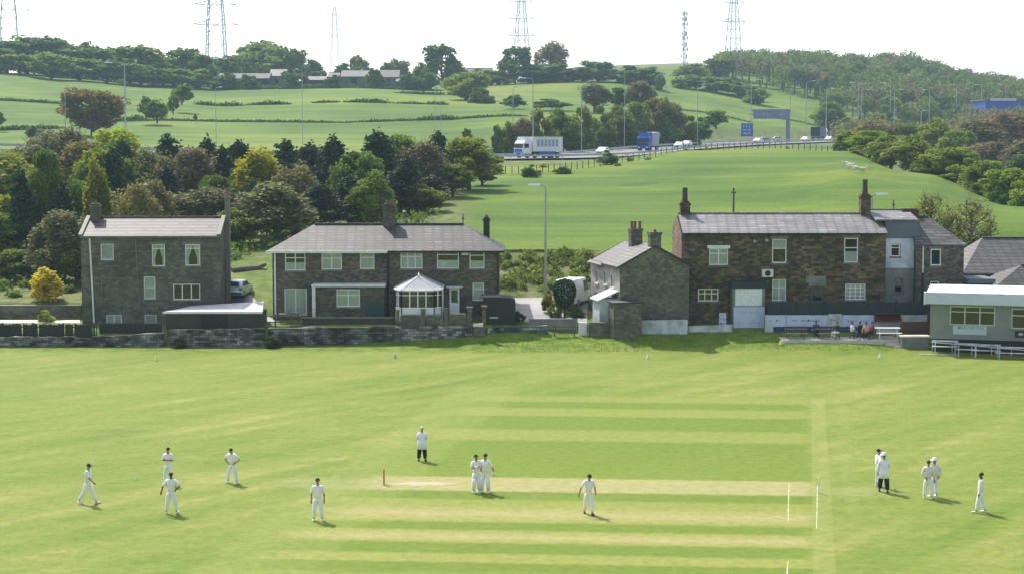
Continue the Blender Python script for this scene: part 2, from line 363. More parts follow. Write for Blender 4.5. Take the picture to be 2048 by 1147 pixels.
# ground material: cricket field near, pasture and rough behind
m, nt, b = nmat('turf')
g = geo_pos(nt); sx = nt.nodes.new('ShaderNodeSeparateXYZ'); nt.links.new(g, sx.inputs[0]); X_, Y_ = sx.outputs[0], sx.outputs[1]
U = math_(nt, 'SUBTRACT', X_, math_(nt, 'MULTIPLY', math_(nt, 'SUBTRACT', Y_, 83.0), .17))
V = math_(nt, 'ADD', Y_, math_(nt, 'MULTIPLY', math_(nt, 'SUBTRACT', X_, 5.0), .075))
wob = math_(nt, 'MULTIPLY', math_(nt, 'SUBTRACT', noise(nt, g, .9, 4), .5), .5)
V = math_(nt, 'ADD', V, wob)
def gy(py): return G(1200, py).y
gr = (.142, .2, .02); gd = (.122, .185, .018); lt = (.2, .235, .045); tn = (.33, .295, .125)
lt2 = (.235, .252, .055)
bands = [(1160, lt), (1146, gd), (1131, gd), (1129, lt2), (1113, lt2), (1110, gd), (1091, gd), (1088, lt2), (1078, tn), (1066, lt2), (1062, gd), (1049, gd), (1046, lt2), (1030, tn), (1018, lt2),
         (1003, lt), (1000, gd), (986, gd), (983.5, tn), (958, tn), (956, gr), (884, gd), (880, lt), (862, lt), (858, gd), (834, gd), (831, lt), (818, lt), (815, gd), (805, gd), (802, lt), (795, lt)]
y0, y1 = gy(1160)-1, gy(792)+1
stops = [((gy(p)-y0)/(y1-y0), c) for p, c in bands]
stops = stops[:32]
sq = ramp(nt, math_(nt, 'DIVIDE', math_(nt, 'SUBTRACT', V, y0), y1-y0), stops)
# outfield: streaky mowing, worn pale patches
mp = nt.nodes.new('ShaderNodeCombineXYZ'); ca, sa = math.cos(R(50)), math.sin(R(50))
nt.links.new(math_(nt, 'ADD', math_(nt, 'MULTIPLY', X_, ca*.04), math_(nt, 'MULTIPLY', Y_, sa*.04)), mp.inputs[0])
nt.links.new(math_(nt, 'ADD', math_(nt, 'MULTIPLY', X_, -sa*.42), math_(nt, 'MULTIPLY', Y_, ca*.42)), mp.inputs[1])
s1 = noise(nt, mp.outputs[0], 1.0, 4, .6)
mp2 = nt.nodes.new('ShaderNodeMapping'); mp2.inputs['Scale'].default_value = (.22, .8, 1); nt.links.new(g, mp2.inputs[0])
s2 = noise(nt, mp2.outputs[0], 1.0, 5, .7)
s3 = noise(nt, g, .05, 4, .6); s4 = noise(nt, g, .9, 4, .75)
ff = math_(nt, 'ADD', math_(nt, 'ADD', math_(nt, 'MULTIPLY', s1, .36), math_(nt, 'MULTIPLY', s2, .22)), math_(nt, 'ADD', math_(nt, 'MULTIPLY', s3, .26), math_(nt, 'MULTIPLY', s4, .16)))
of = ramp(nt, ff, [(.37, (.095, .155, .02)), (.45, (.138, .195, .026)), (.53, (.185, .222, .042)), (.62, (.28, .272, .09))])
def smooth(nt, v, a, b_):
    mr = nt.nodes.new('ShaderNodeMapRange'); mr.interpolation_type = 'SMOOTHSTEP'; mr.inputs[1].default_value = a; mr.inputs[2].default_value = b_
    nt.links.new(v, mr.inputs[0]); return mr.outputs[0]
rag = math_(nt, 'MULTIPLY', math_(nt, 'SUBTRACT', noise(nt, mp2.outputs[0], 2.0, 3), .5), 5.0)
UL = math_(nt, 'ADD', U, rag)
mk = math_(nt, 'MULTIPLY', smooth(nt, UL, -8.2, -5.0), math_(nt, 'SUBTRACT', 1.0, smooth(nt, math_(nt, 'ADD', U, math_(nt, 'MULTIPLY', s4, 1.4)), 14.6, 15.8)))
mk = math_(nt, 'MULTIPLY', mk, math_(nt, 'SUBTRACT', 1.0, smooth(nt, V, y1-1.6, y1-.6)))
c = mix(nt, math_(nt, 'MULTIPLY', mk, math_(nt, 'ADD', .62, math_(nt, 'MULTIPLY', s4, .5))), of, sq)
def band(u0, w0, amt, v0, v1):
    a = math_(nt, 'SUBTRACT', 1.0, smooth(nt, math_(nt, 'ABSOLUTE', math_(nt, 'SUBTRACT', U, u0)), w0*.7, w0))
    k = math_(nt, 'MULTIPLY', a, math_(nt, 'MULTIPLY', smooth(nt, V, v0-1, v0), math_(nt, 'SUBTRACT', 1.0, smooth(nt, V, v1, v1+1))))
    return math_(nt, 'MULTIPLY', k, amt)
c = mix(nt, band(14.95, .5, .27, 55, y1-1), c, (.29, .31, .1))
c = mix(nt, band(16.3, .4, .16, 75, y1-1), c, (.24, .28, .09))
c = mix(nt, band(-6.5, 2.6, .22, 60, 112), c, (.26, .29, .08))
# faint run-up line continuing the pitch on both sides
rv = math_(nt, 'ABSOLUTE', math_(nt, 'SUBTRACT', V, gy(975)))
ru = math_(nt, 'MULTIPLY', math_(nt, 'SUBTRACT', 1.0, smooth(nt, rv, .8, 1.5)), math_(nt, 'MULTIPLY', smooth(nt, U, -12, -9), math_(nt, 'SUBTRACT', 1.0, smooth(nt, U, 17, 20))))
c = mix(nt, math_(nt, 'MULTIPLY', ru, .4), c, (.28, .285, .12))
# bank beside the field: lush and rough
lush = math_(nt, 'MULTIPLY', smooth(nt, Y_, 130.5, 133.5), 1.0)
lu = ramp(nt, noise(nt, g, .8, 5), [(.35, (.07, .125, .014)), (.5, (.12, .19, .02)), (.65, (.19, .225, .04))])
c = mix(nt, lush, c, lu)
# pasture
p1 = noise(nt, g, .018, 4, .55); mp3 = nt.nodes.new('ShaderNodeMapping'); mp3.inputs['Scale'].default_value = (.012, .09, 1); nt.links.new(g, mp3.inputs[0])
p2 = noise(nt, mp3.outputs[0], 1.0, 5, .65)
pf = math_(nt, 'ADD', math_(nt, 'MULTIPLY', p1, .55), math_(nt, 'MULTIPLY', p2, .45))
pa = ramp(nt, pf, [(.40, (.048, .104, .006)), (.5, (.085, .148, .009)), (.6, (.155, .198, .018))])
pa = mix(nt, .35, pa, ramp(nt, noise(nt, g, 1.2, 4), [(.3, (.7, .7, .7)), (.7, (1.2, 1.2, 1.2))]), 'MULTIPLY')
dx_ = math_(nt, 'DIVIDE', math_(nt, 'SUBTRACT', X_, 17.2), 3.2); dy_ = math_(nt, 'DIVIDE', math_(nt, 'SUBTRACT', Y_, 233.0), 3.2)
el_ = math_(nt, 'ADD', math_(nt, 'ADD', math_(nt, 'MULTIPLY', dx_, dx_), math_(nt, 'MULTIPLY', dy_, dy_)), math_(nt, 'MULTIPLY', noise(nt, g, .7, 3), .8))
pa = mix(nt, math_(nt, 'MULTIPLY', math_(nt, 'SUBTRACT', 1.0, smooth(nt, el_, .7, 1.5)), .55), pa, (.035, .07, .015))  # dark oval: shadow of a hollow painted into the pasture colour
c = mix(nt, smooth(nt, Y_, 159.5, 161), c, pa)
# rough verge colour (embankment, motorway sides, belt floor) from vertex attribute
at = nt.nodes.new('ShaderNodeAttribute'); at.attribute_name = 'rough'
ro = ramp(nt, noise(nt, g, .5, 5, .7), [(.36, (.05, .075, .02)), (.5, (.11, .135, .035)), (.62, (.18, .185, .08))])
c = mix(nt, at.outputs['Fac'], c, ro)
fine = noise(nt, g, 2.2, 6, .85)
c = mix(nt, .75, c, ramp(nt, fine, [(.32, (.55, .6, .5)), (.5, (.95, .95, .95)), (.68, (1.3, 1.22, 1.3))]), 'MULTIPLY')
nt.links.new(c, b.inputs['Base Color']); b.inputs['Roughness'].default_value = .9; b.inputs['Specular IOR Level'].default_value = .15
bump(nt, b, fine, .5, .06)
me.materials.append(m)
ra = me.attributes.new('rough', 'FLOAT', 'POINT'); rr = np.zeros(len(vs), dtype=np.float32)
def s_(x, a, b_): t = min(1, max(0, (x-a)/(b_-a))); return t*t*(3-2*t)
for i, (X, Y, Z) in enumerate(vs):
    if Y < 134: continue
    px = CX+F*X/Y
    r = 0
    if Y < 162: 
        r = s_(Y, 140, 143)
        if 440 < px < 560: r *= .35
    elif Y < 270 and px < 1010: r = s_((960-(Y-165)*.2)-px, -20, 60)*.8
    if 240 < Y < 800:
        d = np.hypot(MWA[:, 0]-X, MWA[:, 1]-Y).min()
        r = max(r, 1-s_(d, 22, 34))
    if px > 1640 and Y > 700: r = max(r, s_(px-1640, 0, 60))
    if Y > 860: r = max(r, s_(Y, 860, 950)*.9)
    if px > 1750 and 255 < Y < 700: r = max(r, s_(px-1750, 0, 80))
    rr[i] = r
ra.data.foreach_set('value', rr)

# motorway as a sheet with markings
def ribbon(pts, off0, off1, dz, mb=None):
    mb = mb or MB(); L = []; 
    for i, p in enumerate(pts):
        t = pts[min(i+1, len(pts)-1)]-pts[max(i-1, 0)]; t.z = 0; t.normalize(); n = Vector((-t.y, t.x, 0))
        L.append((p+n*off0+Vector((0, 0, dz)), p+n*off1+Vector((0, 0, dz))))
    for (a, b_), (c_, d) in zip(L, L[1:]): mb.quad(a, b_, d, c_)
    return mb
mw = ribbon(MWS, -13, 13, .10).build('motorway', M['asphalt']); mw['kind'] = 'structure'
lm = MB()
for o0 in (-12.2, -1.9, 1.7, 12.0): ribbon(MWS, o0, o0+.2, .12, lm)
for o0 in (-8.9, -5.5, 5.3, 8.7):
    for k in range(0, len(MWS)-2, 2): ribbon(MWS[k:k+2], o0, o0+.15, .12, lm)
lmo = lm.build('lane_markings', M['whitewash']); lmo['kind'] = 'structure'
def offs(pts, off, dz=0):
    out = []
    for i, p in enumerate(pts):
        t = pts[min(i+1, len(pts)-1)]-pts[max(i-1, 0)]; t.z = 0; t.normalize(); out.append(p+Vector((-t.y, t.x, 0))*off+Vector((0, 0, dz)))
    return out
def rail(pts, name, label):
    r0 = pts[0]; t = thing(name, label, 'crash barrier', r0)
    a = MB()
    for p, q in zip(pts, pts[1:]):
        n = Vector((-(q-p).y, (q-p).x, 0)).normalized()*.05
        a.add([p+n+Vector((0,0,.45)), q+n+Vector((0,0,.45)), q+n+Vector((0,0,.78)), p+n+Vector((0,0,.78)), p-n+Vector((0,0,.45)), q-n+Vector((0,0,.45)), q-n+Vector((0,0,.78)), p-n+Vector((0,0,.78))],
              [(0,1,2,3),(4,7,6,5),(3,2,6,7),(0,4,5,1),(0,3,7,4),(1,5,6,2)])
    a.build('rail', M['metal'], t, world=True)
    pb = MB()
    for p in pts[::1]: pb.box(p.x-.06, p.y-.06, p.z-.2, p.x+.06, p.y+.06, p.z+.6)
    o = pb.build('rail_posts', M['metal'], t, world=True); o['kind'] = 'stuff'
rail(offs(MWS, 0, .1), 'central_barrier', 'galvanised barrier along the middle of the motorway')
rail(offs(MWS, -13.4, 0), 'verge_barrier', 'galvanised barrier on the near edge of the motorway')

M['crease'] = plain('chalk_line', (.5, .5, .3), (.24, .28, .08), 1.6)
# creases: thin white sheets on the turf
def gq(pts, name, mat, z=.008):
    mb = MB(); mb.add([Vector((p.x, p.y, z)) for p in pts], [tuple(range(len(pts)))]); o = mb.build(name, mat); o['kind'] = 'structure'; return o
for x, ya, yb in ((1578, 968, 1042), (1635, 972, 1056), (1576, 1120, 1147)):
    a = G(x, ya); b_ = G(x-2, yb); gq([a-Vector((.022,0,0)), a+Vector((.022,0,0)), b_+Vector((.022,0,0)), b_-Vector((.022,0,0))], 'crease_line', M['crease'])
# bare scuffed earth near the wicket
sc = plain('scuffed_earth', (.36, .27, .15), (.3, .28, .14), 2.5)
c0 = G(845, 966); pts = []
for k in range(20):
    a = 2*math.pi*k/20; r = .75+.25*math.sin(k*2.3); pts.append(c0+Vector((2.0*r*math.cos(a), .6*r*math.sin(a), 0)))
gq(pts, 'worn_patch', sc, .004)

# lanes by the houses
def patch(name, quadpx, mat, dz=.03, n=10):
    (ax, aY), (bx, bY), (cx_, cY), (dx, dY) = quadpx; mb = MB(); vs = []; fs = []
    for j in range(n+1):
        t = j/n; 
        l = (ax+(dx-ax)*t, aY+(dY-aY)*t); r = (bx+(cx_-bx)*t, bY+(cY-bY)*t)
        for i in range(5):
            q = i/4; px = l[0]+(r[0]-l[0])*q; Y = l[1]+(r[1]-l[1])*q; X = Xp(px, Y); vs.append((X, Y, terr(X, Y)+dz))
    for j in range(n):
        for i in range(4): a = j*5+i; fs.append((a, a+1, a+6, a+5))
    mb.add(vs, fs); o = mb.build(name, mat); o['kind'] = 'structure'; return o
patch('driveway', [(452, 138.5), (560, 138.5), (492, 149), (456, 149)], M['lane'], .05)
patch('back_lane', [(985, 139), (1175, 139), (1175, 148.5), (985, 148.5)], M['lane'], .06)
patch('garden_path', [(-60, 141.5), (158, 141.5), (158, 143.8), (-60, 143.8)], M['paving'], .05, 4)
# ---------------- buildings ----------------
def facade(mb, x0, x1, z0, z1, Y, ops, deep=.16, Yb=None):
    "front wall in the plane y=Y with recessed openings ops=[(xa,za,xb,zb)]"
    xs = sorted({x0, x1}|{o[0] for o in ops}|{o[2] for o in ops}); zs = sorted({z0, z1}|{o[1] for o in ops}|{o[3] for o in ops})
    for a, b_ in zip(xs, xs[1:]):
        for c, d in zip(zs, zs[1:]):
            mx, mz = (a+b_)/2, (c+d)/2
            if any(o[0] < mx < o[2] and o[1] < mz < o[3] for o in ops): continue
            mb.quad((a, Y, c), (b_, Y, c), (b_, Y, d), (a, Y, d))
    for a, c, b_, d in ops:
        e = Y+deep
        mb.quad((a,Y,c),(a,e,c),(a,e,d),(a,Y,d)); mb.quad((b_,e,c),(b_,Y,c),(b_,Y,d),(b_,e,d))
        mb.quad((a,e,d),(b_,e,d),(b_,Y,d),(a,Y,d)); mb.quad((a,Y,c),(b_,Y,c),(b_,e,c),(a,e,c))
def window(par, op, Y, cols=2, top=.28, style='plain', fm='upvc', sill=True, lintel=None, label=None, curtain=None):
    a, c, b_, d = op; f = .085; y0, y1 = Y+.07, Y+.13
    mb = MB(); mb.box(a, y0, c, a+f, y1, d); mb.box(b_-f, y0, c, b_, y1, d); mb.box(a+f, y0, c, b_-f, y1, c+f); mb.box(a+f, y0, d-f, b_-f, y1, d)
    for k in range(1, cols):
        x = a+(b_-a)*k/cols; mb.box(x-f*.45, y0+.003, c+f, x+f*.45, y1-.003, d-f)
    if top:
        z = d-(d-c)*top; mb.box(a+f, y0+.006, z-f*.4, b_-f, y1-.006, z+f*.4)
    if style == 'grid':
        for k in range(1, 4): z = c+(d-c)*k/4; mb.box(a+f, y0+.008, z-.035, b_-f, y1-.008, z+.035)
    w_ = mb.build('window', M[fm], par, world=True)
    if label: w_['label'] = label
    g_ = MB().box(a+f*.5, Y+.1, c+f*.5, b_-f*.5, Y+.108, d-f*.5).build('glass_pane', M['glass'], w_, world=True)
    if curtain:
        cb = MB(); yc = Y+.2
        if curtain == 'net': 
            n = 16; vs = []; fs = []
            for i in range(n+1):
                x = a+(b_-a)*i/n; yy = yc+.02*math.sin(i*2.1); vs += [(x, yy, c+.02), (x, yy, d-.02)]
            for i in range(n): fs.append((2*i, 2*i+2, 2*i+3, 2*i+1))
            cb.add(vs, fs)
        elif curtain == 'half':
            cb.box(a, yc, c, b_, yc+.02, c+(d-c)*.45)
        elif curtain == 'blind':
            cb.box(a, yc, d-(d-c)*.4, b_, yc+.02, d)
        else:   # tied back
            w2 = (b_-a); m_ = (a+b_)/2
            for s in (-1, 1):
                e = a if s < 0 else b_
                cb.add([(e, yc, d), (m_, yc, d), (m_-s*(-.0), yc, d-.12), (e+(-s)*w2*.22, yc, c+(d-c)*.35), (e+(-s)*w2*.24, yc, c), (e, yc, c)], [(0,1,2,3,4,5)])
        cb.build('curtain', M['curtain'], w_, world=True)
    if sill: MB().box(a-.1, Y-.09, c-.13, b_+.1, Y+.068, c-.002).build('sill', M['lintelstone'], w_, world=True)
    if lintel: MB().box(a-.15, Y-.035, d+.002, b_+.15, Y-.002+.0, d+.26).build('lintel', M['lintelstone'] if lintel is True else M[lintel], w_, world=True)
    return w_
M['lintelstone'] = plain('dressed_stone', (.2, .19, .16), (.12, .115, .095), 2)
def opx(q, Y):
    px0, py0, px1, py1 = q; return (Xp(px0, Y, py1), Zp(py1, Y), Xp(px1, Y, py1), Zp(py0, Y))
def walls(mb, x0, x1, z0, zE, Y, Yb, ops, zR=None, gl=False, gr=False, wingY=None):
    facade(mb, x0, x1, z0, zE, Y, ops)
    mb.quad((x1, Y, z0), (x1, Yb, z0), (x1, Yb, zE), (x1, Y, zE)); mb.quad((x0, Yb, z0), (x0, Y, z0), (x0, Y, zE), (x0, Yb, zE))
    mb.quad((x1, Yb, z0), (x0, Yb, z0), (x0, Yb, zE), (x1, Yb, zE))
    ym = (Y+Yb)/2
    if gl: mb.add([(x0, Yb, zE), (x0, Y, zE), (x0, ym, zR)], [(0, 1, 2)])
    if gr: mb.add([(x1, Y, zE), (x1, Yb, zE), (x1, ym, zR)], [(0, 1, 2)])
def slab(mb, pts, th=.12):
    n = len(pts); up = [(p[0], p[1], p[2]+th) for p in pts]
    mb.add(list(pts)+up, [tuple(range(n))[::-1], tuple(range(n, 2*n))]+[(i, (i+1) % n, (i+1) % n+n, i+n) for i in range(n)])
def roof(mb, x0, x1, zE, zR, Y, Yb, ov=.25, hl=0, hr=0, og=.15):
    ym = (Y+Yb)/2; sl_ = (zR-zE)/(ym-Y); y0, y1 = Y-ov, Yb+ov; z0 = zE-sl_*ov
    xl, xr = x0-(ov if hl else og), x1+(ov if hr else og)
    rl, rr_ = (x0+hl if hl else xl), (x1-hr if hr else xr)
    slab(mb, [(xl, y0, z0), (xr, y0, z0), (rr_, ym, zR), (rl, ym, zR)]); slab(mb, [(xr, y1, z0), (xl, y1, z0), (rl, ym, zR), (rr_, ym, zR)])
    if hl: slab(mb, [(xl, y1, z0), (xl, y0, z0), (rl, ym, zR)])
    if hr: slab(mb, [(xr, y0, z0), (xr, y1, z0), (rr_, ym, zR)])
    mb.box(rl, ym-.14, zR+.06, rr_, ym+.14, zR+.2)
def chimney(par, x, y, z0, z1, w_=.7, d=.7, mat='stone_grey', pots=2, name='chimney', ph=.5, pm='pot'):
    mb = MB(); mb.box(x-w_/2, y-d/2, z0, x+w_/2, y+d/2, z1-.3); mb.box(x-w_/2-.07, y-d/2-.07, z1-.3, x+w_/2+.07, y+d/2+.07, z1-.14); mb.box(x-w_/2+.04, y-d/2+.04, z1-.14, x+w_/2-.04, y+d/2-.04, z1)
    c = mb.build(name, M[mat], par, world=True)
    for k in range(pots):
        px = x+(k-(pots-1)/2)*.36
        wf = 1.7 if ph > 1 else 1; pm_ = MB().lathe([(.15*wf, 0), (.12*wf, ph*.6), (.13*wf, ph*.85), (.12*wf, ph), (.1, ph)], (px, y, z1), 8); pm_.build('chimney_pot', M[pm], c, world=True)
    return c
def pipe(par, pts, r=.05, mat='white'):
    return MB().tube(pts, r, 6).build('drainpipe', M[mat], par, world=True)
def gutter(par, x0, x1, Y, z, mat='white', h=.12):
    return MB().box(x0, Y-.34, z-h, x1, Y-.22, z).build('gutter', M[mat], par, world=True)

# --- house on the left ---
Y = 141.0; D = 6.6
x0, x1 = Xp(163, Y), Xp(439, Y); z0, zE = 1.0, Zp(472, Y); zR = Zp(434, Y+D/2)-.15
h1 = thing('detached_house', 'tall grey stone house with banded tile roof, furthest left', 'house', (x0, Y, 1.2), R(2.6))
wins = [((201,488,227,520),1,.0,'net'), ((303,489,329,533),1,.2,'tied'), ((369,489,399,532),1,.2,'tied'), ((287,553,310,598),1,.5,'net'), ((345,568,399,600),3,0,None), ((212,629,243,649),2,0,'net'), ((288,629,312,647),1,0,'net')]
ops = [opx(q, Y) for q, *_ in wins]
mb = MB(); walls(mb, x0, x1, z0, zE, Y, Y+D, ops, zR, True, True); mb.build('wall', M['stone_grey'], h1, world=True)
rf = MB(); roof(rf, x0, x1, zE, zR, Y, Y+D, .3, og=.1); r_ = rf.build('roof', M['tile'], h1, world=True)
for (q, cN, top, cu), op in zip(wins, ops): window(h1, op, Y, cN, top, curtain=cu, lintel=True if q[1] < 500 else None)
for xx in (x0-.02, x1-.1):       # pale verge coping
    ym = Y+D/2; slp = (zR-zE)/(D/2)
    v = MB()
    for sgn in (-1, 1):
        ya = ym+sgn*(D/2+.3); za = zE-slp*.3
        v.add([(xx-.12, ya, za+.12), (xx+.2, ya, za+.12), (xx+.2, ym, zR+.12), (xx-.12, ym, zR+.12), (xx-.12, ya, za+.26), (xx+.2, ya, za+.26), (xx+.2, ym, zR+.28), (xx-.12, ym, zR+.28)], [(0,1,2,3),(7,6,5,4),(0,4,5,1),(1,5,6,2),(2,6,7,3),(3,7,4,0)])
    v.build('coping', M['lintelstone'], h1, world=True)
chimney(h1, x0+.65, Y+D/2-.2, zE+.8, Zp(407, Y+3), .75, .9, 'stone_grey', 1, ph=.12)
chimney(h1, x1+.2, Y+D/2+.5, z0, Zp(390, Y+4), .36, .7, 'lintelstone', 1, 'external_chimney_stack')
gutter(h1, x0, x1, Y, zE-.02, 'lintelstone')
pipe(h1, [(Xp(181,Y), Y-.12, zE-.2), (Xp(184,Y), Y-.12, Zp(560,Y)), (Xp(187,Y), Y-.12, Zp(660,Y))], .075)
pipe(h1, [(Xp(272,Y), Y-.1, zE-.2), (Xp(275,Y), Y-.1, Zp(560,Y)), (Xp(279,Y), Y-.1, Zp(618,Y)), (Xp(268,Y), Y-.1, Zp(636,Y))], .06, 'lintelstone')
pipe(h1, [(Xp(203,Y), Y-.1, Zp(553,Y)), (Xp(203,Y), Y-.1, Zp(606,Y)), (Xp(238,Y), Y-.1, Zp(618,Y)), (Xp(262,Y), Y-.1, Zp(634,Y))], .045, 'lintelstone')

# --- semi-detached pair ---
Y = 141.0; D = 8.0
x0, x1 = Xp(545, Y), Xp(998, Y); z0, zE = 1.3, Zp(500, Y); zR = Zp(446, Y+D/2)-.2; xm = Xp(776, Y)
h2 = thing('semi_detached_houses', 'wide pair of brown stone semis with hipped slate roof, one central chimney', 'house', (x0, Y, 1.7))
wins = [((570,505,611,541),2,.3,'half'), ((643,507,684,539),2,.3,'net'), ((720,505,749,538),1,.3,'net'), ((801,503,845,537),3,.3,'net'), ((874,500,918,537),1,.25,'half'), ((939,502,969,537),1,.25,'half'), ((945,565,968,601),1,.35,'net')]
ops = [opx(q, Y) for q, *_ in wins]; pd = opx((569,577,614,630), Y); dr = opx((899,575,919,629), Y)
wd = opx((673,577,720,612), Y)
mb = MB(); walls(mb, x0, x1, z0, zE, Y, Y+D, ops+[pd, dr]); mb.build('wall', M['stone_tan'], h2, world=True)
rf = MB(); roof(rf, x0, x1, zE, zR, Y, Y+D, .45, hl=3.0, hr=3.0); r_ = rf.build('roof', M['slate'], h2, world=True)
for (q, cN, top, cu), op in zip(wins, ops): window(h2, op, Y, cN, top, curtain=cu, sill=q[0] != 945)
pdo = window(h2, pd, Y, 2, 0, curtain='net', sill=False); pdo.name = 'patio_door'
a, c, b_, d = dr
do = MB(); do.box(a, Y+.06, c, b_, Y+.11, d-.02); do = do.build('door', M['upvc'], h2, world=True)
MB().box(a+.15, Y+.052, c+1.0, b_-.15, Y+.058, d-.2).build('door_glass', M['carglass'], do, world=True)
MB().box(b_-.14, Y+.0, c+.95, b_-.08, Y+.06, c+1.05).build('handle', M['metal'], do, world=True)
MB().box(a-.25, Y-.4, d+.02, b_+.25, Y-.003, d+.12).build('door_canopy', M['white'], h2, world=True)
chimney(h2, xm-.15, Y+D/2, zR-.6, Zp(408, Y+4), 1.0, .75, 'stone_tan', 2, ph=.3)
chimney(h2, Xp(973,Y+5), Y+5.5, zR-2.5, Zp(434, Y+5.5), .52, .6, 'black', 1, ph=.2)
gutter(h2, x0-.45, xm, Y-.25, zE-.02, 'white', .2); gutter(h2, xm, x1+.45, Y-.25, zE-.02, 'black', .1)
pipe(h2, [(xm, Y-.08, zE-.1), (xm, Y-.08, z0)], .09, 'black')
pipe(h2, [(x0+.22, Y-.08, zE-.1), (x0+.22, Y-.08, z0)], .07, 'upvc')
pipe(h2, [(x1-.1, Y-.06, zE-.1), (x1-.1, Y-.06, z0)], .06, 'black')
MB().tap(Xp(925,Y)-.1, Y-.12, Zp(510,Y), Xp(935,Y)+.1, Y-.003, Zp(501,Y), .6).build('alarm_box', M['white'], h2, world=True)
# back extension with white-edged flat roof
Ye = Y-1.6; xa, xb = Xp(628, Ye), Xp(768, Ye); zt = Zp(573, Ye)
wd = opx((673,578,720,613), Ye); gd_ = opx((731,600,766,655), Ye)
ex = MB(); facade(ex, xa, xb, z0, zt, Ye, [wd]); ex.quad((xa,Y,z0),(xa,Ye,z0),(xa,Ye,zt),(xa,Y,zt)); ex.quad((xb,Ye,z0),(xb,Y,z0),(xb,Y,zt),(xb,Ye,zt))
ex.build('extension_wall', M['stone_tan'], h2, world=True)
window(h2, wd, Ye, 2, .35, curtain='net')
eb = MB(); eb.box(xa-.2, Ye-.15, zt, xb+.1, Y-.003, zt+.17); eb.build('extension_roof', M['white'], h2, world=True)
MB().box(xa-.16, Ye-.13, z0, xa+.1, Ye-.004, zt).build('white_post', M['white'], h2, world=True)
gd = MB(); gd.box(gd_[0], Ye-.05, z0, gd_[2], Ye-.004, gd_[3]-.15); gd.prism([(gd_[0], gd_[3]-.15), (gd_[2], gd_[3]-.15), (gd_[2]-.3, gd_[3]), (gd_[0]+.3, gd_[3])], 'y', Ye-.05, Ye-.004)
gd.build('store_door', M['teal'], h2, world=True)
# conservatory
Yc = Y-3.9; xa, xb = Xp(789, Yc), Xp(882, Yc); za, zt = Zp(632, Yc), Zp(579, Yc); zap = Zp(553, Yc+1.3); xc = (xa+xb)/2
cf = MB(); f = .08
fl = (xa+.55, xb-.55)
base = [(xa, Y-.01), (xa, Yc+.8), (fl[0], Yc), (fl[1], Yc), (xb, Yc+.8), (xb, Y-.01)]
for i, (p, q) in enumerate(zip(base, base[1:])):
    n = 2 if i in (1, 3) else (4 if i == 2 else 2)
    for k in range(n+1):
        t = k/n; X = p[0]+(q[0]-p[0])*t; YY = p[1]+(q[1]-p[1])*t
        cf.box(X-f/2, YY-f/2, za, X+f/2, YY+f/2, zt)
    cf.tube([(p[0], p[1], zt-.05), (q[0], q[1], zt-.05)], .09, 4); cf.tube([(p[0], p[1], za+.65), (q[0], q[1], za+.65)], .05, 4)
    cf.tube([(p[0], p[1], zt-.45), (q[0], q[1], zt-.45)], .03, 4)
cons = cf.build('conservatory', M['upvc'], h2, world=True)
cg = MB(); cw = MB()
for p, q in zip(base, base[1:]):
    cg.quad((p[0], p[1], za+.65), (q[0], q[1], za+.65), (q[0], q[1], zt-.08), (p[0], p[1], zt-.08))
    cw.quad((p[0], p[1], za-.4), (q[0], q[1], za-.4), (q[0], q[1], za+.62), (p[0], p[1], za+.62))
cg.build('conservatory_glass', M['glass'], cons, world=True); cw.build('dwarf_wall', M['upvc'], cons, world=True)
cr = MB(); ap = (xc, Yc+1.3, zap)
rb = [(xa-.15, Y-.01), (xa-.15, Yc+.7), (fl[0]-.05, Yc-.15), (fl[1]+.05, Yc-.15), (xb+.15, Yc+.7), (xb+.15, Y-.01)]
for p, q in zip(rb, rb[1:]):
    cr.add([(p[0], p[1], zt), (q[0], q[1], zt), ap], [(0, 1, 2)])
    cr.tube([(p[0], p[1], zt+.02), (ap[0], ap[1], ap[2]+.03)], .03, 4)
slab(cr, [(rb[0][0], Y-.01, zt), ap, (xc, Y-.01, zap)], .04); slab(cr, [(rb[-1][0], Y-.01, zt), (xc, Y-.01, zap), ap], .04)
cr.lathe([(.06, 0), (.05, .12), (.08, .2), (.0, .38)], ap, 6)
cr.build('conservatory_roof', M['poly'], cons, world=True)

# --- pub ---
Y = 140.0; D = 8.2
x0, x1 = Xp(1370, Y), Xp(1770, Y); z0, zE = .9, Zp(466, Y); zR = Zp(426, Y+D/2)-.15
pub = thing('stone_pub', 'long blackened stone pub with pale slate roof and two tall end chimneys', 'pub', (x0, Y, 1.2))
wins = [((1418,497,1456,530),2,.3,'net',1,None), ((1544,478,1573,526),1,.4,'blind',1,None), ((1688,476,1716,525),1,.4,'half',1,None), ((1544,558,1572,601),2,.4,'net',0,None), ((1690,567,1731,599),4,0,'net',0,'grid'), ((1396,577,1437,602),3,.4,None,0,None)]
ops = [opx(w_[0], Y) for w_ in wins]; dr = opx((1621,572,1647,640), Y)
mb = MB(); walls(mb, x0, x1, z0, zE, Y, Y+D, ops+[dr], zR, False, True)
mb.build('wall', M['stone'], pub, world=True)
MB().add and None
gl = MB(); gl.add([(x0-.004, Y+D, z0), (x0-.004, Y, z0), (x0-.004, Y, zE), (x0-.004, Y+D/2, zR), (x0-.004, Y+D, zE)], [(0,1,2,3,4)]); gl.add([(x0-.3, Y+D, z0), (x0-.3, Y+.05, z0), (x0-.3, Y+.05, zE), (x0-.3, Y+D/2, zR), (x0-.3, Y+D, zE)], [(0,1,2,3,4)])
gl.add([(x0-.3, Y+.05, z0), (x0-.004, Y+.05, z0), (x0-.004, Y+.05, zE), (x0-.3, Y+.05, zE)], [(0,1,2,3)])
gl.build('gable_wall', M['stone_warm'], pub, world=True)  # brighter, warmer copy of the wall stone, sunlight put into its colour
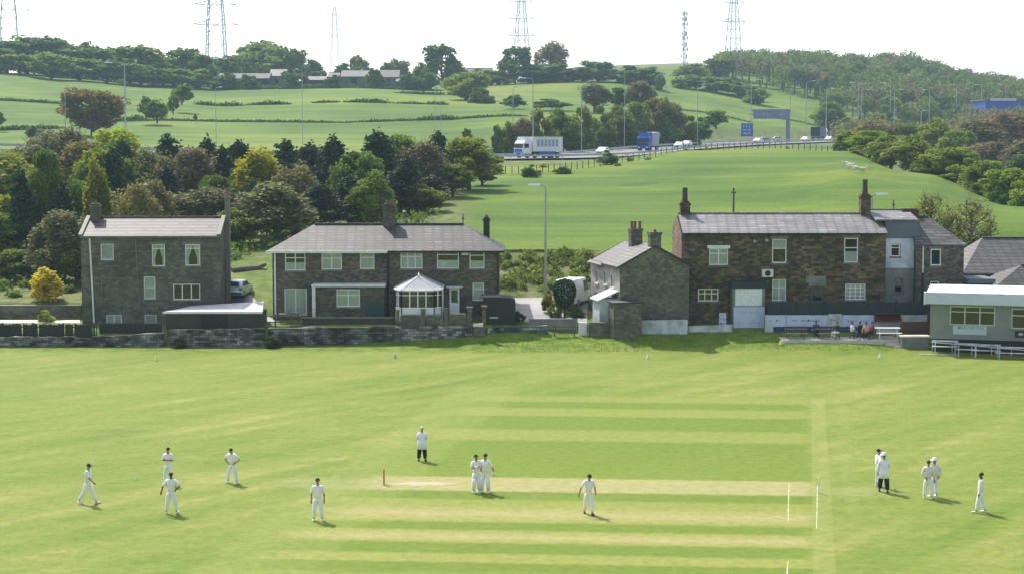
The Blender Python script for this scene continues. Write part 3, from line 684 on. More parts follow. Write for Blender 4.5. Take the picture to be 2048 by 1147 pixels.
rf = MB(); roof(rf, x0-.1, x1, zE, zR, Y, Y+D, .3, og=.12); r_ = rf.build('roof', M['slate_pale'], pub, world=True)
for q, cN, top, cu, lt_, st in wins: window(pub, opx(q, Y), Y, cN, top, st or 'plain', curtain=cu, lintel='curtain' if q[0] == 1418 else (True if lt_ else None))
a, c, b_, d = dr
dd = MB().box(a, Y+.08, c, b_, Y+.14, d).build('door', M['wood'], pub, world=True)
MB().box(a+.15, Y+.07, c+1.6, b_-.15, Y+.078, d-.15).build('door_glass', M['carglass'], dd, world=True)
MB().box(a-.2, Y-.12, d+.0, b_+.2, Y-.003, d+.25).build('door_lintel', M['lintelstone'], pub, world=True)
MB().box(Xp(1612,Y), Y-.03, Zp(566,Y), Xp(1652,Y), Y-.003, Zp(552,Y)).build('stone_plaque', M['render'], pub, world=True)
MB().box(Xp(1738,Y), Y-.05, Zp(597,Y), Xp(1761,Y), Y-.003, Zp(588,Y)).build('dark_sign', M['black'], pub, world=True)
chimney(pub, x0+.35, Y+D/2, zE+.4, Zp(403, Y+4), .78, 1.0, 'stone', 1, ph=1.15, pm='pot_dark')
chimney(pub, x1-.9, Y+D/2, zE+.4, Zp(388, Y+4), .8, 1.0, 'stone', 1, ph=1.2, pm='pot_dark')
gutter(pub, x0, x1, Y, zE-.02, 'black')
ac = MB(); ac.box(Xp(1523,Y), Y-.45, Zp(553,Y), Xp(1545,Y), Y-.003, Zp(538,Y)); ac = ac.build('air_conditioner', M['white'], pub, world=True)
MB().lathe([(.26, 0), (.26, .01)], (0, 0, 0), 14).add  # (no-op)
fan = MB(); 
for k in range(14):
    a0, a1 = 2*math.pi*k/14, 2*math.pi*(k+1)/14; cx_, cz_ = Xp(1534,Y), Zp(545.5,Y)
    fan.add([(cx_, Y-.456, cz_), (cx_+.24*math.cos(a0), Y-.456, cz_+.24*math.sin(a0)), (cx_+.24*math.cos(a1), Y-.456, cz_+.24*math.sin(a1))], [(0,1,2)])
fan.build('fan_grille', M['dark'], ac, world=True)
for px, py in ((1506, 482), (1530, 480)):
    MB().box(Xp(px,Y), Y-.2, Zp(py+3,Y), Xp(px+5,Y), Y-.003, Zp(py-2,Y)).build('floodlight', M['metal'], pub, world=True)
# porch block
Ye = Y-1.5; xa, xb = Xp(1466, Ye), Xp(1531, Ye); zt = Zp(564, Ye)
po = MB(); po.box(xa, Ye, z0, xb, Y-.003, zt-.5); po.build('porch_wall', M['render'], pub, world=True)
MB().box(xa-.1, Ye-.1, zt-.5+.003, xb+.1, Y-.004, zt).build('porch_roof', M['darkgreen'], pub, world=True)
MB().box(xa+.2, Ye-.03, Zp(611,Ye), xb-.25, Ye-.003, Zp(577,Ye)).build('porch_panel', M['curtain'], pub, world=True)

# --- cottage with gable end towards the field ---
Yc = 137.5
c0 = Vector((Xp(1380, Yc), Yc+1.0, 1.0))
W_ = 5.75; L_ = 8.6; zt = Zp(531, Yc); zr = Zp(500, Yc); pk = -W_*.50
cot = thing('stone_cottage', 'small stone cottage beside the pub, gable to the field, sunlit left wall', 'cottage', (Xp(1380,Yc), Yc+.6, 0), R(13))
mb = MB(); z0 = .8
mb.add([(-W_,0,z0),(0,0,z0),(0,0,zt),(pk,0,zr+.25),(-W_,0,zt)], [(0,1,2,3,4)])
mb.add([(-W_,L_,z0),(0,L_,z0),(0,L_,zt),(pk,L_,zr+.25),(-W_,L_,zt)], [(4,3,2,1,0)]); mb.quad((0,0,z0),(0,L_,z0),(0,L_,zt),(0,0,zt))
mb.build('wall', M['stone_grey'], cot)
sw = MB(); wz = [(1.6, 3.6, 2.5, 4.6), (3.6, 3.7, 4.4, 4.7), (6.2, 3.6, 7.0, 4.6), (4.0, 1.9, 4.9, 3.0), (6.5, 1.6, 7.3, 2.8)]
ys_ = sorted({0, L_}|{w_[0] for w_ in wz}|{w_[2] for w_ in wz}); zs_ = sorted({z0, zt}|{w_[1]+.8 for w_ in wz}|{w_[3]+.8 for w_ in wz})
for a, b_ in zip(ys_, ys_[1:]):
    for c, d in zip(zs_, zs_[1:]):
        if any(w_[0] < (a+b_)/2 < w_[2] and w_[1]+.8 < (c+d)/2 < w_[3]+.8 for w_ in wz): continue
        sw.quad((-W_-.004, b_, c), (-W_-.004, a, c), (-W_-.004, a, d), (-W_-.004, b_, d))
sw.build('side_wall', plain('patched_render', (.42, .38, .36), (.2, .17, .15), 1.6), cot)
for a, c, b_, d in wz:
    c += .8; d += .8
    w2 = MB(); xx = -W_+.05; f = .06
    w2.box(xx, a, c, xx+.05, a+f, d); w2.box(xx, b_-f, c, xx+.05, b_, d); w2.box(xx, a+f, c, xx+.05, b_-f, c+f); w2.box(xx, a+f, d-f, xx+.05, b_-f, d); w2.box(xx+.003, (a+b_)/2-.03, c+f, xx+.047, (a+b_)/2+.03, d-f)
    w2 = w2.build('window', M['upvc'], cot)
    g3 = MB().box(xx+.06, a, c, xx+.07, b_, d).build('glass_pane', M['carglass'], w2)
    MB().box(-W_-.1, a-.08, c-.12, -W_-.006, b_+.08, c).build('sill', M['white'], w2)
rf = MB()
for s in (-1, 1):
    e = -W_-.3 if s < 0 else .3; ze = zt-.16
    slab(rf, [(e, -.2, ze), (pk, -.2, zr+.3), (pk, L_*.52, zr+.3), (e, L_*.52, ze)], .12)
    slab(rf, [(e, L_*.52+.005, ze-.18), (pk, L_*.52+.005, zr+.1), (pk, L_+.2, zr+.1), (e, L_+.2, ze-.18)], .12)
rr2 = rf.build('roof', M['slate'], cot)
def lchim(par, x, y, za, zb, w_, d, mat, pots, ph=.45):
    mb = MB(); mb.box(x-w_/2, y-d/2, za, x+w_/2, y+d/2, zb-.2); mb.box(x-w_/2-.06, y-d/2-.06, zb-.2, x+w_/2+.06, y+d/2+.06, zb)
    c = mb.build('chimney', M[mat], par)
    for k in range(pots): MB().lathe([(.13, 0), (.11, ph*.7), (.14, ph), (.1, ph)], (x+(k-(pots-1)/2)*.34, y+(.15 if k % 2 else -.1), zb), 8).build('chimney_pot', M['pot'], c)
lchim(cot, pk+.08, .38, zr-.6, Zp(463, Yc)-.05, .9, .7, 'stone_grey', 1, .2)
lchim(cot, pk-.25, L_*.52, zr-.4, Zp(456, Yc+5), .95, .8, 'stone_grey', 3, .6)
pch = MB(); pch.box(-W_-1.5, .6, z0, -W_-.01, 2.6, 3.6); pch.build('porch', M['whitewash'], cot)
p2 = MB(); slab(p2, [(-W_-1.7, .4, 3.45), (-W_-1.7, 2.8, 3.45), (-W_-.01, 2.8, 4.15), (-W_-.01, .4, 4.15)], .1); p2.build('porch_roof', M['white'], cot)
lo = MB(); lo.box(-W_-.95, -1.5, z0-.2, -W_+1.35, -.01, Zp(603, 137)); lo.build('outhouse', M['stone_grey'], cot)
MB().box(-W_-1.05, -1.6, Zp(603,137)+.003, -W_+1.45, -.004, Zp(603,137)+.12).build('outhouse_roof', M['slate_dark'], cot)

# --- rendered link building and wing to the right of the pub ---
Y = 141.5; D = 7
x0, x1 = Xp(1771, Y)-.05, Xp(1838, Y); zE = Zp(441, Y); zR = Zp(419, Y+D/2)-.15
lk = thing('rendered_house', 'narrow blue-grey rendered house with white painted patch, right of the pub', 'house', (x0, Y, 1.5))
q1 = opx((1781,488,1800,513), Y); q2 = opx((1788,556,1805,586), Y)
mb = MB(); walls(mb, x0, x1, 1.0, zE, Y, Y+D, [q1, q2], zR, True, True); mb.build('wall', M['render_blue'], lk, world=True)
window(lk, q1, Y, 1, .3, curtain=None, sill=True); 
w_ = window(lk, q2, Y, 1, .3, fm='render'); w_['label'] = 'old grey-framed lower window'
pt = MB(); ax, ay = Xp(1770,Y)+.03, Xp(1829,Y); zb, zt = Zp(536,Y), Zp(477,Y)
def framed(mb, a, c, b_, d, op, Yf, th):
    mb.box(a, Yf-th, c, op[0]-.02, Yf-.003, d); mb.box(op[2]+.02, Yf-th, c, b_, Yf-.003, d); mb.box(op[0]-.02, Yf-th, op[3]+.02, op[2]+.02, Yf-.003, d); mb.box(op[0]-.02, Yf-th, c, op[2]+.02, Yf-.003, op[1]-.14)
framed(pt, ax, zb, ay, zt, q1, Y, .04); pt.build('painted_patch', plain('painted_patch', (.68, .72, .8), (.4, .45, .52), .7), lk, world=True)
lw = MB(); framed(lw, x0+.02, 1.0, x1+.3, Zp(537,Y), q2, Y, .09); lw.build('lower_render', M['render'], lk, world=True)
rf = MB(); roof(rf, x0-.8, x1-.25, zE, zR, Y, Y+D, .2, og=.05); rf.build('roof', M['slate_pale'], lk, world=True)
Y = 140.6; D = 7.5
x0, x1 = Xp(1832, Y), Xp(1927, Y); zE = Zp(489, Y); zR = Zp(432, Y+D/2)-.15
wg = thing('slate_roofed_house', 'square brown stone house under a ragged dark slate roof hipped on the right', 'house', (x0, Y, 1.5))
q1 = opx((1861,498,1882,531), Y); q2 = opx((1860,562,1878,584), Y)
mb = MB(); walls(mb, x0, x1, 1.0, zE, Y, Y+D, [q1, q2], zR, True, False); mb.build('wall', M['stone_tan'], wg, world=True)
window(wg, q1, Y, 1, 0, curtain=None, lintel=True); window(wg, q2, Y, 1, .4)
rf = MB(); roof(rf, x0, x1, zE, zR, Y, Y+D, .25, hr=2.1); r_ = rf.build('roof', M['slate_dark'], wg, world=True)
chimney(wg, x0+.3, Y+D/2+.3, zR-.8, Zp(417, Y+4), 1.3, .7, 'brick_red', 0)
pipe(wg, [(Xp(1845,Y), Y-.08, zE-.1), (Xp(1845,Y), Y-.08, Zp(545,Y))], .06, 'white')
pipe(wg, [(Xp(1845,Y), Y-.08, Zp(545,Y)-.01), (Xp(1845,Y), Y-.08, 1.2)], .09, 'black')

# --- barns behind the clubhouse ---
Y = 146.0; D = 9
x0, x1 = Xp(1930, Y), Xp(2200, Y); zE = Zp(545, Y); zR = Zp(478, Y+D/2)
bn = thing('stone_barn', 'big barn with broad dark grey roof behind the clubhouse', 'barn', (x0, Y, 1.5))
mb = MB(); walls(mb, x0, x1, 1.0, zE, Y, Y+D, []); mb.build('wall', M['stone_grey'], bn, world=True)
rf = MB(); roof(rf, x0, x1, zE, zR, Y, Y+D, .3, hl=2.6); rf.build('roof', stone('barn_slate', [(.075, .068, .066), (.11, .1, .095), (.16, .145, .14)], bw=.8, bh=.5, mortar=(.05, .045, .045), stain=.25, roof=True, sinp=.5), bn, world=True)
Y = 140.5; D = 7
x0, x1 = Xp(1988, Y), Xp(2250, Y); zE = Zp(579, Y); zR = Zp(533, Y+D/2)
b2 = thing('low_outbuilding', 'low outbuilding with pale mottled slate roof directly behind the clubhouse', 'outbuilding', (x0, Y, 1.5))
mb = MB(); walls(mb, x0, x1, 1.0, zE, Y, Y+D, []); mb.build('wall', M['stone_grey'], b2, world=True)
rf = MB(); roof(rf, x0, x1, zE, zR, Y, Y+D, .3, hl=3.2); rf.build('roof', M['slate'], b2, world=True)
Y = 139.5
fs_ = thing('flat_roofed_shed', 'dark flat-roofed shed between the slate-roofed house and the clubhouse', 'shed', (Xp(1938,Y), Y, 1.5))
MB().box(Xp(1940,Y), Y, 1.0, Xp(1987,Y), Y+3, Zp(566,Y)).build('wall', M['black'], fs_, world=True)
MB().box(Xp(1936,Y), Y-.2, Zp(566,Y)+.003, Xp(1990,Y), Y+3.2, Zp(557,Y)).build('roof', M['render_blue'], fs_, world=True)

# --- clubhouse ---
Y = 131.6; D = 6.5
x0, x1 = Xp(1862, Y), Xp(2290, Y); zt = Zp(606, Y); zb = Zp(676, Y)
cl = thing('clubhouse', 'flat-roofed grey-green clubhouse with pale fascia at the right edge', 'clubhouse', (x0, Y, 0), -R(16))
q1 = opx((1898,610,1985,648), Y); q2 = opx((2016,612,2075,652), Y)
mb = MB(); walls(mb, x0, x1, zb, zt, Y, Y+D, [q1, q2]); mb.build('wall', M['pebble'], cl, world=True)
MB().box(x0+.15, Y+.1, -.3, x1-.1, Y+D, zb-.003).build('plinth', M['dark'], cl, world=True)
MB().box(x0-.35, Y-.5, zt+.003, x1+.3, Y+D, Zp(586, Y)).build('fascia', M['fascia'], cl, world=True)
zf = Zp(586, Y)
ro_ = MB(); slab(ro_, [(x0-.3, Y-.42, zf+.003), (x1+.3, Y-.42, zf+.003), (x1+.3, Y+D, zf+.1), (x0-.3, Y+D, zf+.1)], .1); ro_.build('roof', M['felt'], cl, world=True)
MB().box(x0-.48, Y-.55, zt-.05, x0-.352, Y+.1, zf+.12).build('bargeboard', M['white'], cl, world=True)
window(cl, q1, Y, 3, .3, fm='frame_green', sill=False, curtain=None)
window(cl, q2, Y, 2, .35, fm='frame_green', sill=True)
sg = MB().box(Xp(1907,Y), Y-.06, Zp(666,Y), Xp(1972,Y), Y-.003, Zp(649,Y)).build('name_board', plain('name_board', (.45, .58, .6), (.4, .52, .56), 2), cl, world=True)
lt_ = MB(); rnd = random.Random(3)
def scribble(mb, xa, xb, zc, h, Yf, rnd, words=(6, 4, 5)):
    "illegible lettering: small strokes grouped as words"
    tot = sum(words)+len(words)-1; cw_ = (xb-xa)/tot; i = 0
    for wl in words:
        for k in range(wl):
            x = xa+(i+k)*cw_; mb.box(x+cw_*.12, Yf-.006, zc-h/2, x+cw_*.32, Yf-.001, zc+h/2*rnd.choice((.5, 1)))
            if rnd.random() < .7: mb.box(x+cw_*.32, Yf-.006, zc+h*rnd.choice((-.4, 0, .25)), x+cw_*.8, Yf-.001, zc+h*rnd.choice((-.4, 0, .25))+h*.2+.02)
        i += wl+1
scribble(lt_, Xp(1916,Y), Xp(1968,Y), Zp(652.5,Y), .17, Y-.06, rnd); lt_.build('sign_lettering', M['navy'], sg, world=True)
dk = MB().box(Xp(2026,Y), Y-.05, Zp(669,Y), Xp(2062,Y), Y-.003, Zp(656,Y)).build('notice_board', M['black'], cl, world=True)
MB().lathe([(.2, 0), (.2, .01)], (0, 0, 0), 8)
em = MB()
for k in range(12):
    a0, a1 = 2*math.pi*k/12, 2*math.pi*(k+1)/12; cx_, cz_ = Xp(2037,Y), Zp(662,Y)
    em.add([(cx_, Y-.056, cz_), (cx_+.2*math.cos(a0), Y-.056, cz_+.12*math.sin(a0)), (cx_+.2*math.cos(a1), Y-.056, cz_+.12*math.sin(a1))], [(0,1,2)])
em.build('notice_mark', M['metal'], dk, world=True)
MB().box(Xp(1999,Y), Y-.25, Zp(606,Y)-.05, Xp(2004,Y), Y-.01, Zp(600,Y)-.1).build('security_light', M['dark'], cl, world=True)

# --- garage / stores by the wall on the left ---
Y = 136.2
x0, x1 = Xp(330, Y), Xp(520, Y); zt = Zp(625, Y); zb = Zp(662, Y)
gg = thing('flat_roofed_garage', 'low mossy-boarded garage with bright white flat roof edge, before the left house', 'garage', (x0, Y, 0))
MB().box(x0, Y, .6, x1, Y+3.6, zt).build('wall', M['green_wood'], gg, world=True)
rf = MB(); slab(rf, [(x0-.15, Y-.25, zt+.003), (x1+.2, Y-.25, zt+.003), (x1-.3, Y+3.9, zt+.45), (x0+1.4, Y+3.9, zt+.1)], .1); rf.build('roof', M['felt'], gg, world=True)
MB().box(x0-.18, Y-.3, zt-.03, x1+.2, Y-.255, zt+.13).build('roof_edge', M['white'], gg, world=True)
for k, (a, b_) in enumerate(((345, 395), (400, 455), (460, 512))):
    MB().box(Xp(a,Y), Y-.03, .9, Xp(b_,Y), Y-.003, zt-.15).build('board_panel', (M['green_wood'], M['black'], M['green_wood'])[k], gg, world=True)

# --- dark shed with rounded top beside the semi ---
Y = 137.6
x0, x1 = Xp(966, Y), Xp(1031, Y)
sh = thing('black_shed', 'black round-shouldered shed beside the right end of the semis', 'shed', (x0, Y, 1.4))
zt = Zp(594, Y); prof = [(x0, 1.2), (x1, 1.2), (x1, zt-.45), (x1-.15, zt-.15), (x1-.5, zt), (x0+.1, zt-.05), (x0, zt-.15)]
MB().prism(prof, 'y', Y, Y+2.4).build('body', M['black'], sh, world=True)
MB().box(x0-.2, Y-.1, zt-.06, x0+1.4, Y+2.5, zt+.06).build('roof_sheet', M['slate_dark'], sh, world=True)
MB().box(x0+.5, Y-.04, Zp(636,Y), x0+1.2, Y-.003, Zp(633,Y)).build('pale_label', M['whitewash'], sh, world=True)

# ---------------- walls, fences, terrace ----------------
def run_wall(name, label, cat, pts, th, top, bot, mat, cope=None, copem='lintelstone', jitter=0.0, seed=1):
    "wall following pts [(px,Y)], top/bot given as py or (z,)"
    rn = random.Random(seed)
    P0 = Vector((Xp(pts[0][0], pts[0][1]), pts[0][1], 0)); t = thing(name, label, cat, P0)
    mb = MB(); cb = MB()
    L = []
    for (pa, Ya, ta, ba), (pb_, Yb, tb, bb) in zip(pts, pts[1:]):
        n = max(1, int(abs(pb_-pa)/14))
        for k in range(n+(1 if (pb_, Yb, tb, bb) == pts[-1] else 0)):
            q = k/n; Yq = Ya+(Yb-Ya)*q; px = pa+(pb_-pa)*q; L.append((Xp(px, Yq), Yq, Zp(ta+(tb-ta)*q, Yq)+rn.uniform(-jitter, jitter), Zp(ba+(bb-ba)*q, Yq)-.35))
    for a, b_ in zip(L, L[1:]):
        mb.add([(a[0],a[1],a[3]),(b_[0],b_[1],b_[3]),(b_[0],b_[1]+th,b_[3]),(a[0],a[1]+th,a[3]),(a[0],a[1],a[2]),(b_[0],b_[1],b_[2]),(b_[0],b_[1]+th,b_[2]),(a[0],a[1]+th,a[2])],
               [(4,5,6,7),(0,1,5,4),(2,3,7,6)])
        if cope: cb.add([(a[0],a[1]-.06,a[2]+.003),(b_[0],b_[1]-.06,b_[2]+.003),(b_[0],b_[1]+th+.06,b_[2]+.003),(a[0],a[1]+th+.06,a[2]+.003),(a[0],a[1]-.06,a[2]+cope),(b_[0],b_[1]-.06,b_[2]+cope),(b_[0],b_[1]+th+.06,b_[2]+cope),(a[0],a[1]+th+.06,a[2]+cope)],
               [(4,5,6,7),(0,1,5,4),(2,3,7,6),(0,3,2,1)])
    a = L[0]; mb.quad((a[0],a[1]+th,a[3]),(a[0],a[1],a[3]),(a[0],a[1],a[2]),(a[0],a[1]+th,a[2])); a = L[-1]; mb.quad((a[0],a[1],a[3]),(a[0],a[1]+th,a[3]),(a[0],a[1]+th,a[2]),(a[0],a[1],a[2]))
    mb.build('wall_body', M[mat], t, world=True)
    if cope: cb.build('coping', M[copem], t, world=True)
    return t
run_wall('boundary_wall', 'mottled whitewashed drystone wall running along the left field edge', 'wall', [(-120,134.6,672,701),(170,134.7,674,699),(325,134.8,664,694)], .4, 0, 0, 'drystone', jitter=.07)
run_wall('boundary_wall', 'patchy grey-white wall below the white-roofed garage', 'wall', [(333,134.6,659,692),(528,134.8,657,690)], .4, 0, 0, 'drystone', jitter=.05, seed=3)
run_wall('boundary_wall', 'mossy drystone wall in front of the semis', 'wall', [(535,135.2,655,690),(760,135.6,653,684),(944,136,652,680)], .4, 0, 0, 'drystone', jitter=.07, seed=4)
run_wall('boundary_wall', 'low stone wall with white coping beside the back lane', 'wall', [(975,136.2,655,676),(1095,136.6,651,672)], .4, 0, 0, 'drystone', jitter=.05, seed=5)
run_wall('boundary_wall', 'short grey stone wall below the cottage outhouse', 'wall', [(1178,136.0,645,669),(1240,136.2,645,668)], .4, 0, 0, 'stone_grey', jitter=.03, seed=6)
for px, ta in ((951, 612), (971, 614)): pass
pi = thing('gate_pier', 'tall pale sandstone gate pier between the semis wall and black shed', 'gate pier', (Xp(967,136.2), 136.2, .6))
MB().box(Xp(964,136.2), 136.1, .3, Xp(972,136.2), 136.5, Zp(614,136.2)).box(Xp(962.5,136.2), 136.03, Zp(614,136.2)+.003, Xp(974,136.2), 136.57, Zp(611,136.2)).build('pier', M['stone_warm'], pi, world=True)
bx = thing('white_gatepost', 'squat white-topped stone block left of the tall gate pier', 'gatepost', (Xp(955,136), 136, .5))
MB().box(Xp(947,136), 135.9, .2, Xp(969,136), 136.05, Zp(652,136)).build('base', M['stone_grey'], bx, world=True)
MB().box(Xp(946,136), 135.85, Zp(652,136)+.003, Xp(966,136), 136.09, Zp(646,136)).build('cap', M['white'], bx, world=True)
wb = thing('white_block', 'small whitewashed block wall between the lane wall and the cottage', 'wall', (Xp(1158,136.5), 136.5, .5))
MB().box(Xp(1158,136.5), 136.5, .3, Xp(1174,136.5), 136.8, Zp(644,136.5)).build('block', M['white'], wb, world=True)
gt = thing('trough_bench', 'dark slatted bench on the grass edge at the end of the lane wall', 'bench', (Xp(1100,136.5), 136.4, .5))
for (a, b_, c, d, e) in ((1106,1152,657,661,.3), (1106,1152,651,654,.55)): MB().box(Xp(a,136.3), 136.3, Zp(d,136.3), Xp(b_,136.3), 136.3+.08, Zp(c,136.3)).build('slat', M['wood'], gt, world=True)
for a in (1108, 1148): MB().box(Xp(a,136.3), 136.22, Zp(673,136.3), Xp(a+2.5,136.3), 136.29, Zp(650,136.3)).build('leg', M['wood'], gt, world=True)
bt = thing('lane_parapet', 'thin concrete-topped parapet behind the slatted bench', 'parapet', (Xp(1058,138), 138, 1.3))
MB().box(Xp(1058,138), 137.9, .9, Xp(1155,138), 138.15, Zp(639,138)).box(Xp(1057,138), 137.86, Zp(639,138)+.003, Xp(1156,138), 138.19, Zp(636.5,138)).build('wall_body', M['render'], bt, world=True)
# low brick garden walls before the semis
def garden_wall(label, segs, mat='stone_tan', capm='white'):
    t = thing('garden_wall', label, 'wall', (Xp(segs[0][0], segs[0][4]), segs[0][4], 1.3))
    mb = MB(); cb = MB()
    for a, b_, top, bot, Yw in segs:
        mb.box(Xp(a,Yw), Yw, Zp(bot,Yw)-.2, Xp(b_,Yw), Yw+.25, Zp(top,Yw))
        if b_-a > 12: cb.box(Xp(a,Yw)+.05, Yw-.05, Zp(top,Yw)+.003, Xp(b_,Yw)-.05, Yw+.3, Zp(top,Yw)+.09)
        else: cb.box(Xp(a,Yw)-.05, Yw-.06, Zp(top,Yw)+.003, Xp(b_,Yw)+.05, Yw+.31, Zp(top,Yw)+.12)
    mb.build('wall_body', M[mat], t, world=True); cb.build('coping', M[capm], t, world=True)
garden_wall('low green-brown brick wall with white coping under the conservatory', [(792,798,621,655,136.55),(800,840,631,655,136.55),(842,850,620,655,136.55),(852,886,631,655,136.55),(888,896,618,655,136.55),(898,932,629,655,136.55),(934,944,616,655,136.55)], 'stone_grey', 'lintelstone')
garden_wall('long low garden wall behind the drystone wall below the extension', [(600,790,636,655,137.4)], 'green_wood', 'lintelstone')
run_wall('garden_retaining_wall', 'dark retaining wall at the back of the left garden', 'wall', [(-120,144.7,612,642),(160,144.7,611,642)], .35, 0, 0, 'stone_grey', cope=.07)
# picket fences at the left
def fence(label, px0, px1, Y, top, bot, mat='black', n=40, gap=.35):
    t = thing('board_fence', label, 'fence', (Xp(px0,Y), Y, Zp(bot,Y)))
    xa, xb = Xp(px0,Y), Xp(px1,Y); za, zb = Zp(bot,Y), Zp(top,Y); w_ = (xb-xa)/n; rn = random.Random(n)
    mb = MB()
    for k in range(n):
        if rn.random() < .05: continue
        x = xa+k*w_; h = zb-rn.uniform(0, .12)
        mb.box(x+w_*gap*.5, Y, za, x+w_*(1-gap*.5), Y+.03, h)
    mb.build('boards', M[mat], t, world=True)
    rb = MB(); 
    for q in (.25, .75): z = za+(zb-za)*q; rb.box(xa, Y+.033, z-.05, xb, Y+.08, z+.05)
    rb.build('fence_rail', M[mat], t, world=True)
    for k in range(int((xb-xa)/2.4)+1):
        x = xa+k*2.4; MB().box(x-.06, Y+.085, za-.3, x+.06, Y+.2, zb+.05).build('fence_post', M['wood'], t, world=True)
fence('dark broken picket fence on the drystone wall at far left', -60, 192, 135.6, 646, 676, n=110, gap=.1)
fence('short black close-boarded fence below the left house', 197, 322, 136.0, 645, 666, n=34, gap=.06)
# wooden posts and rails between garage and semis
rf_ = thing('post_and_rail_fence', 'weathered post and rail fence between garage and semis', 'fence', (Xp(528,137), 137, 1.3))
for a in (530, 548, 579, 600): MB().box(Xp(a,136.4), 136.4, 1.0, Xp(a+3,136.4), 136.5, Zp(628,136.4)).build('post', M['wood'], rf_, world=True)
for c in (631, 643, 652): MB().box(Xp(528,136.4), 136.36, Zp(c+1.5,136.4), Xp(604,136.4), 136.395, Zp(c-1,136.4)).build('rail', M['wood'], rf_, world=True)
ct = thing('garden_table', 'brown garden table by the patio door of the left semi', 'table', (Xp(585,138.6), 138.6, 1.5))
MB().box(Xp(556,138.6), 138.4, Zp(629,138.6), Xp(598,138.6), 139.1, Zp(627,138.6)).build('table_top', M['wood'], ct, world=True)
for a in (559, 593):
    for yy in (138.45, 139.0): MB().box(Xp(a,138.6), yy, 1.4, Xp(a+2,138.6), yy+.07, Zp(629,138.6)-.003).build('leg', M['wood'], ct, world=True)
pb_ = thing('plant_tub', 'red flowers in a tub beside the white back door', 'plant pot', (Xp(926,139.6), 139.6, 1.7))
MB().lathe([(.18, 0), (.25, .4), (.27, .4), (.22, .36)], (Xp(926,139.6), 139.6, 1.75), 10).build('tub', M['pot'], pb_, world=True)

# white-painted wall below pub
def banner_wall():
    for lab, a, b_, ta, tb, ba, Yw, mat in (
        ('long white-painted low wall in front of the cottage gable', 1241, 1376, 641, 639, 664, 136.6, 'whitewash'),
        ('low broken white wall between cottage wall and porch', 1378, 1466, 652, 649, 661, 137.2, 'whitewash')):
        t = thing('white_wall', lab, 'wall', (Xp(a,Yw), Yw, .8))
        MB().add and 0
        m_ = MB(); m_.add([(Xp(a,Yw),Yw,Zp(ba,Yw)-.4),(Xp(b_,Yw),Yw,Zp(ba,Yw)-.4),(Xp(b_,Yw),Yw+.3,Zp(ba,Yw)-.4),(Xp(a,Yw),Yw+.3,Zp(ba,Yw)-.4),(Xp(a,Yw),Yw,Zp(ta,Yw)),(Xp(b_,Yw),Yw,Zp(tb,Yw)),(Xp(b_,Yw),Yw+.3,Zp(tb,Yw)),(Xp(a,Yw),Yw+.3,Zp(ta,Yw))], [(0,3,2,1),(4,5,6,7),(0,1,5,4),(1,2,6,5),(2,3,7,6),(3,0,4,7)])
        m_.build('wall_body', M[mat], t, world=True)
banner_wall()
Yw = 137.0
tw = thing('terrace_wall', 'long pale terrace wall hung with banners below the pub', 'wall', (Xp(1532,Yw), Yw, .7))
MB().box(Xp(1532,Yw), Yw, .4, Xp(1856,Yw), Yw+.3, Zp(630,Yw)).build('wall_body', M['whitewash'], tw, world=True)
rn = random.Random(11)
def banner(a, b_, top, bot, mat, label, Yb=Yw, words=(5, 6), ink='navy', n=1, name='banner'):
    o = MB().box(Xp(a,Yb), Yb-.04, Zp(bot,Yb), Xp(b_,Yb), Yb-.003, Zp(top,Yb)).build(name, M[mat], None, origin=(Xp(a,Yb), Yb-.02, Zp(bot,Yb))) if False else None
    t = thing(name, label, 'banner', (Xp(a,Yb), Yb-.02, Zp(bot,Yb)))
    MB().box(Xp(a,Yb), Yb-.04, Zp(bot,Yb), Xp(b_,Yb), Yb-.003, Zp(top,Yb)).build('sheet', M[mat], t, world=True)
    lb = MB()
    for k in range(n):
        zc = Zp(top+(bot-top)*(k+.5)/n, Yb); scribble(lb, Xp(a+(b_-a)*.15,Yb), Xp(b_-(b_-a)*.15,Yb), zc, .16, Yb-.04, rn, words)
    lb.build('lettering', M[ink], t, world=True)
banner(1468, 1530, 613, 655, 'banner', 'large white banner with faded red print on the pub porch', Yb=138.3, words=(4, 5), ink='pink', n=2)
banner(1534, 1572, 630, 652, 'banner', 'white banner with small dark square mark, left end of terrace wall', words=(1, 2))
banner(1575, 1655, 630, 650, 'banner', 'long lavender-white banner in the middle of the terrace wall', words=(2, 7))
banner(1658, 1684, 627, 651, 'whitewash', 'greenish white banner between the two long white banners', words=(3,))
banner(1687, 1748, 631, 650, 'banner', 'pale banner on terrace wall left of the red awning', words=(4, 3))
banner(1548, 1735, 652.5, 663, 'banner_blue', 'long dark blue banner along the foot of the terrace wall', words=(9, 8, 9), ink='paleblue')
banner(1439, 1453, 625, 650, 'banner', 'small upright white notice board left of the porch', Yb=138.3, words=(2,), n=3)
aw = thing('red_awning', 'dark red awning panel on the terrace wall', 'awning', (Xp(1750,Yw), Yw-.3, Zp(642,Yw)))
MB().prism([(Yw-.7, Zp(641,Yw)), (Yw-.01, Zp(641,Yw)), (Yw-.01, Zp(626,Yw))], 'x', Xp(1750,Yw), Xp(1802,Yw)).build('canopy', M['red'], aw, world=True)
MB().box(Xp(1749,Yw), Yw-.74, Zp(626,Yw), Xp(1803,Yw), Yw-.01, Zp(624.5,Yw)).build('top_bar', M['black'], aw, world=True)
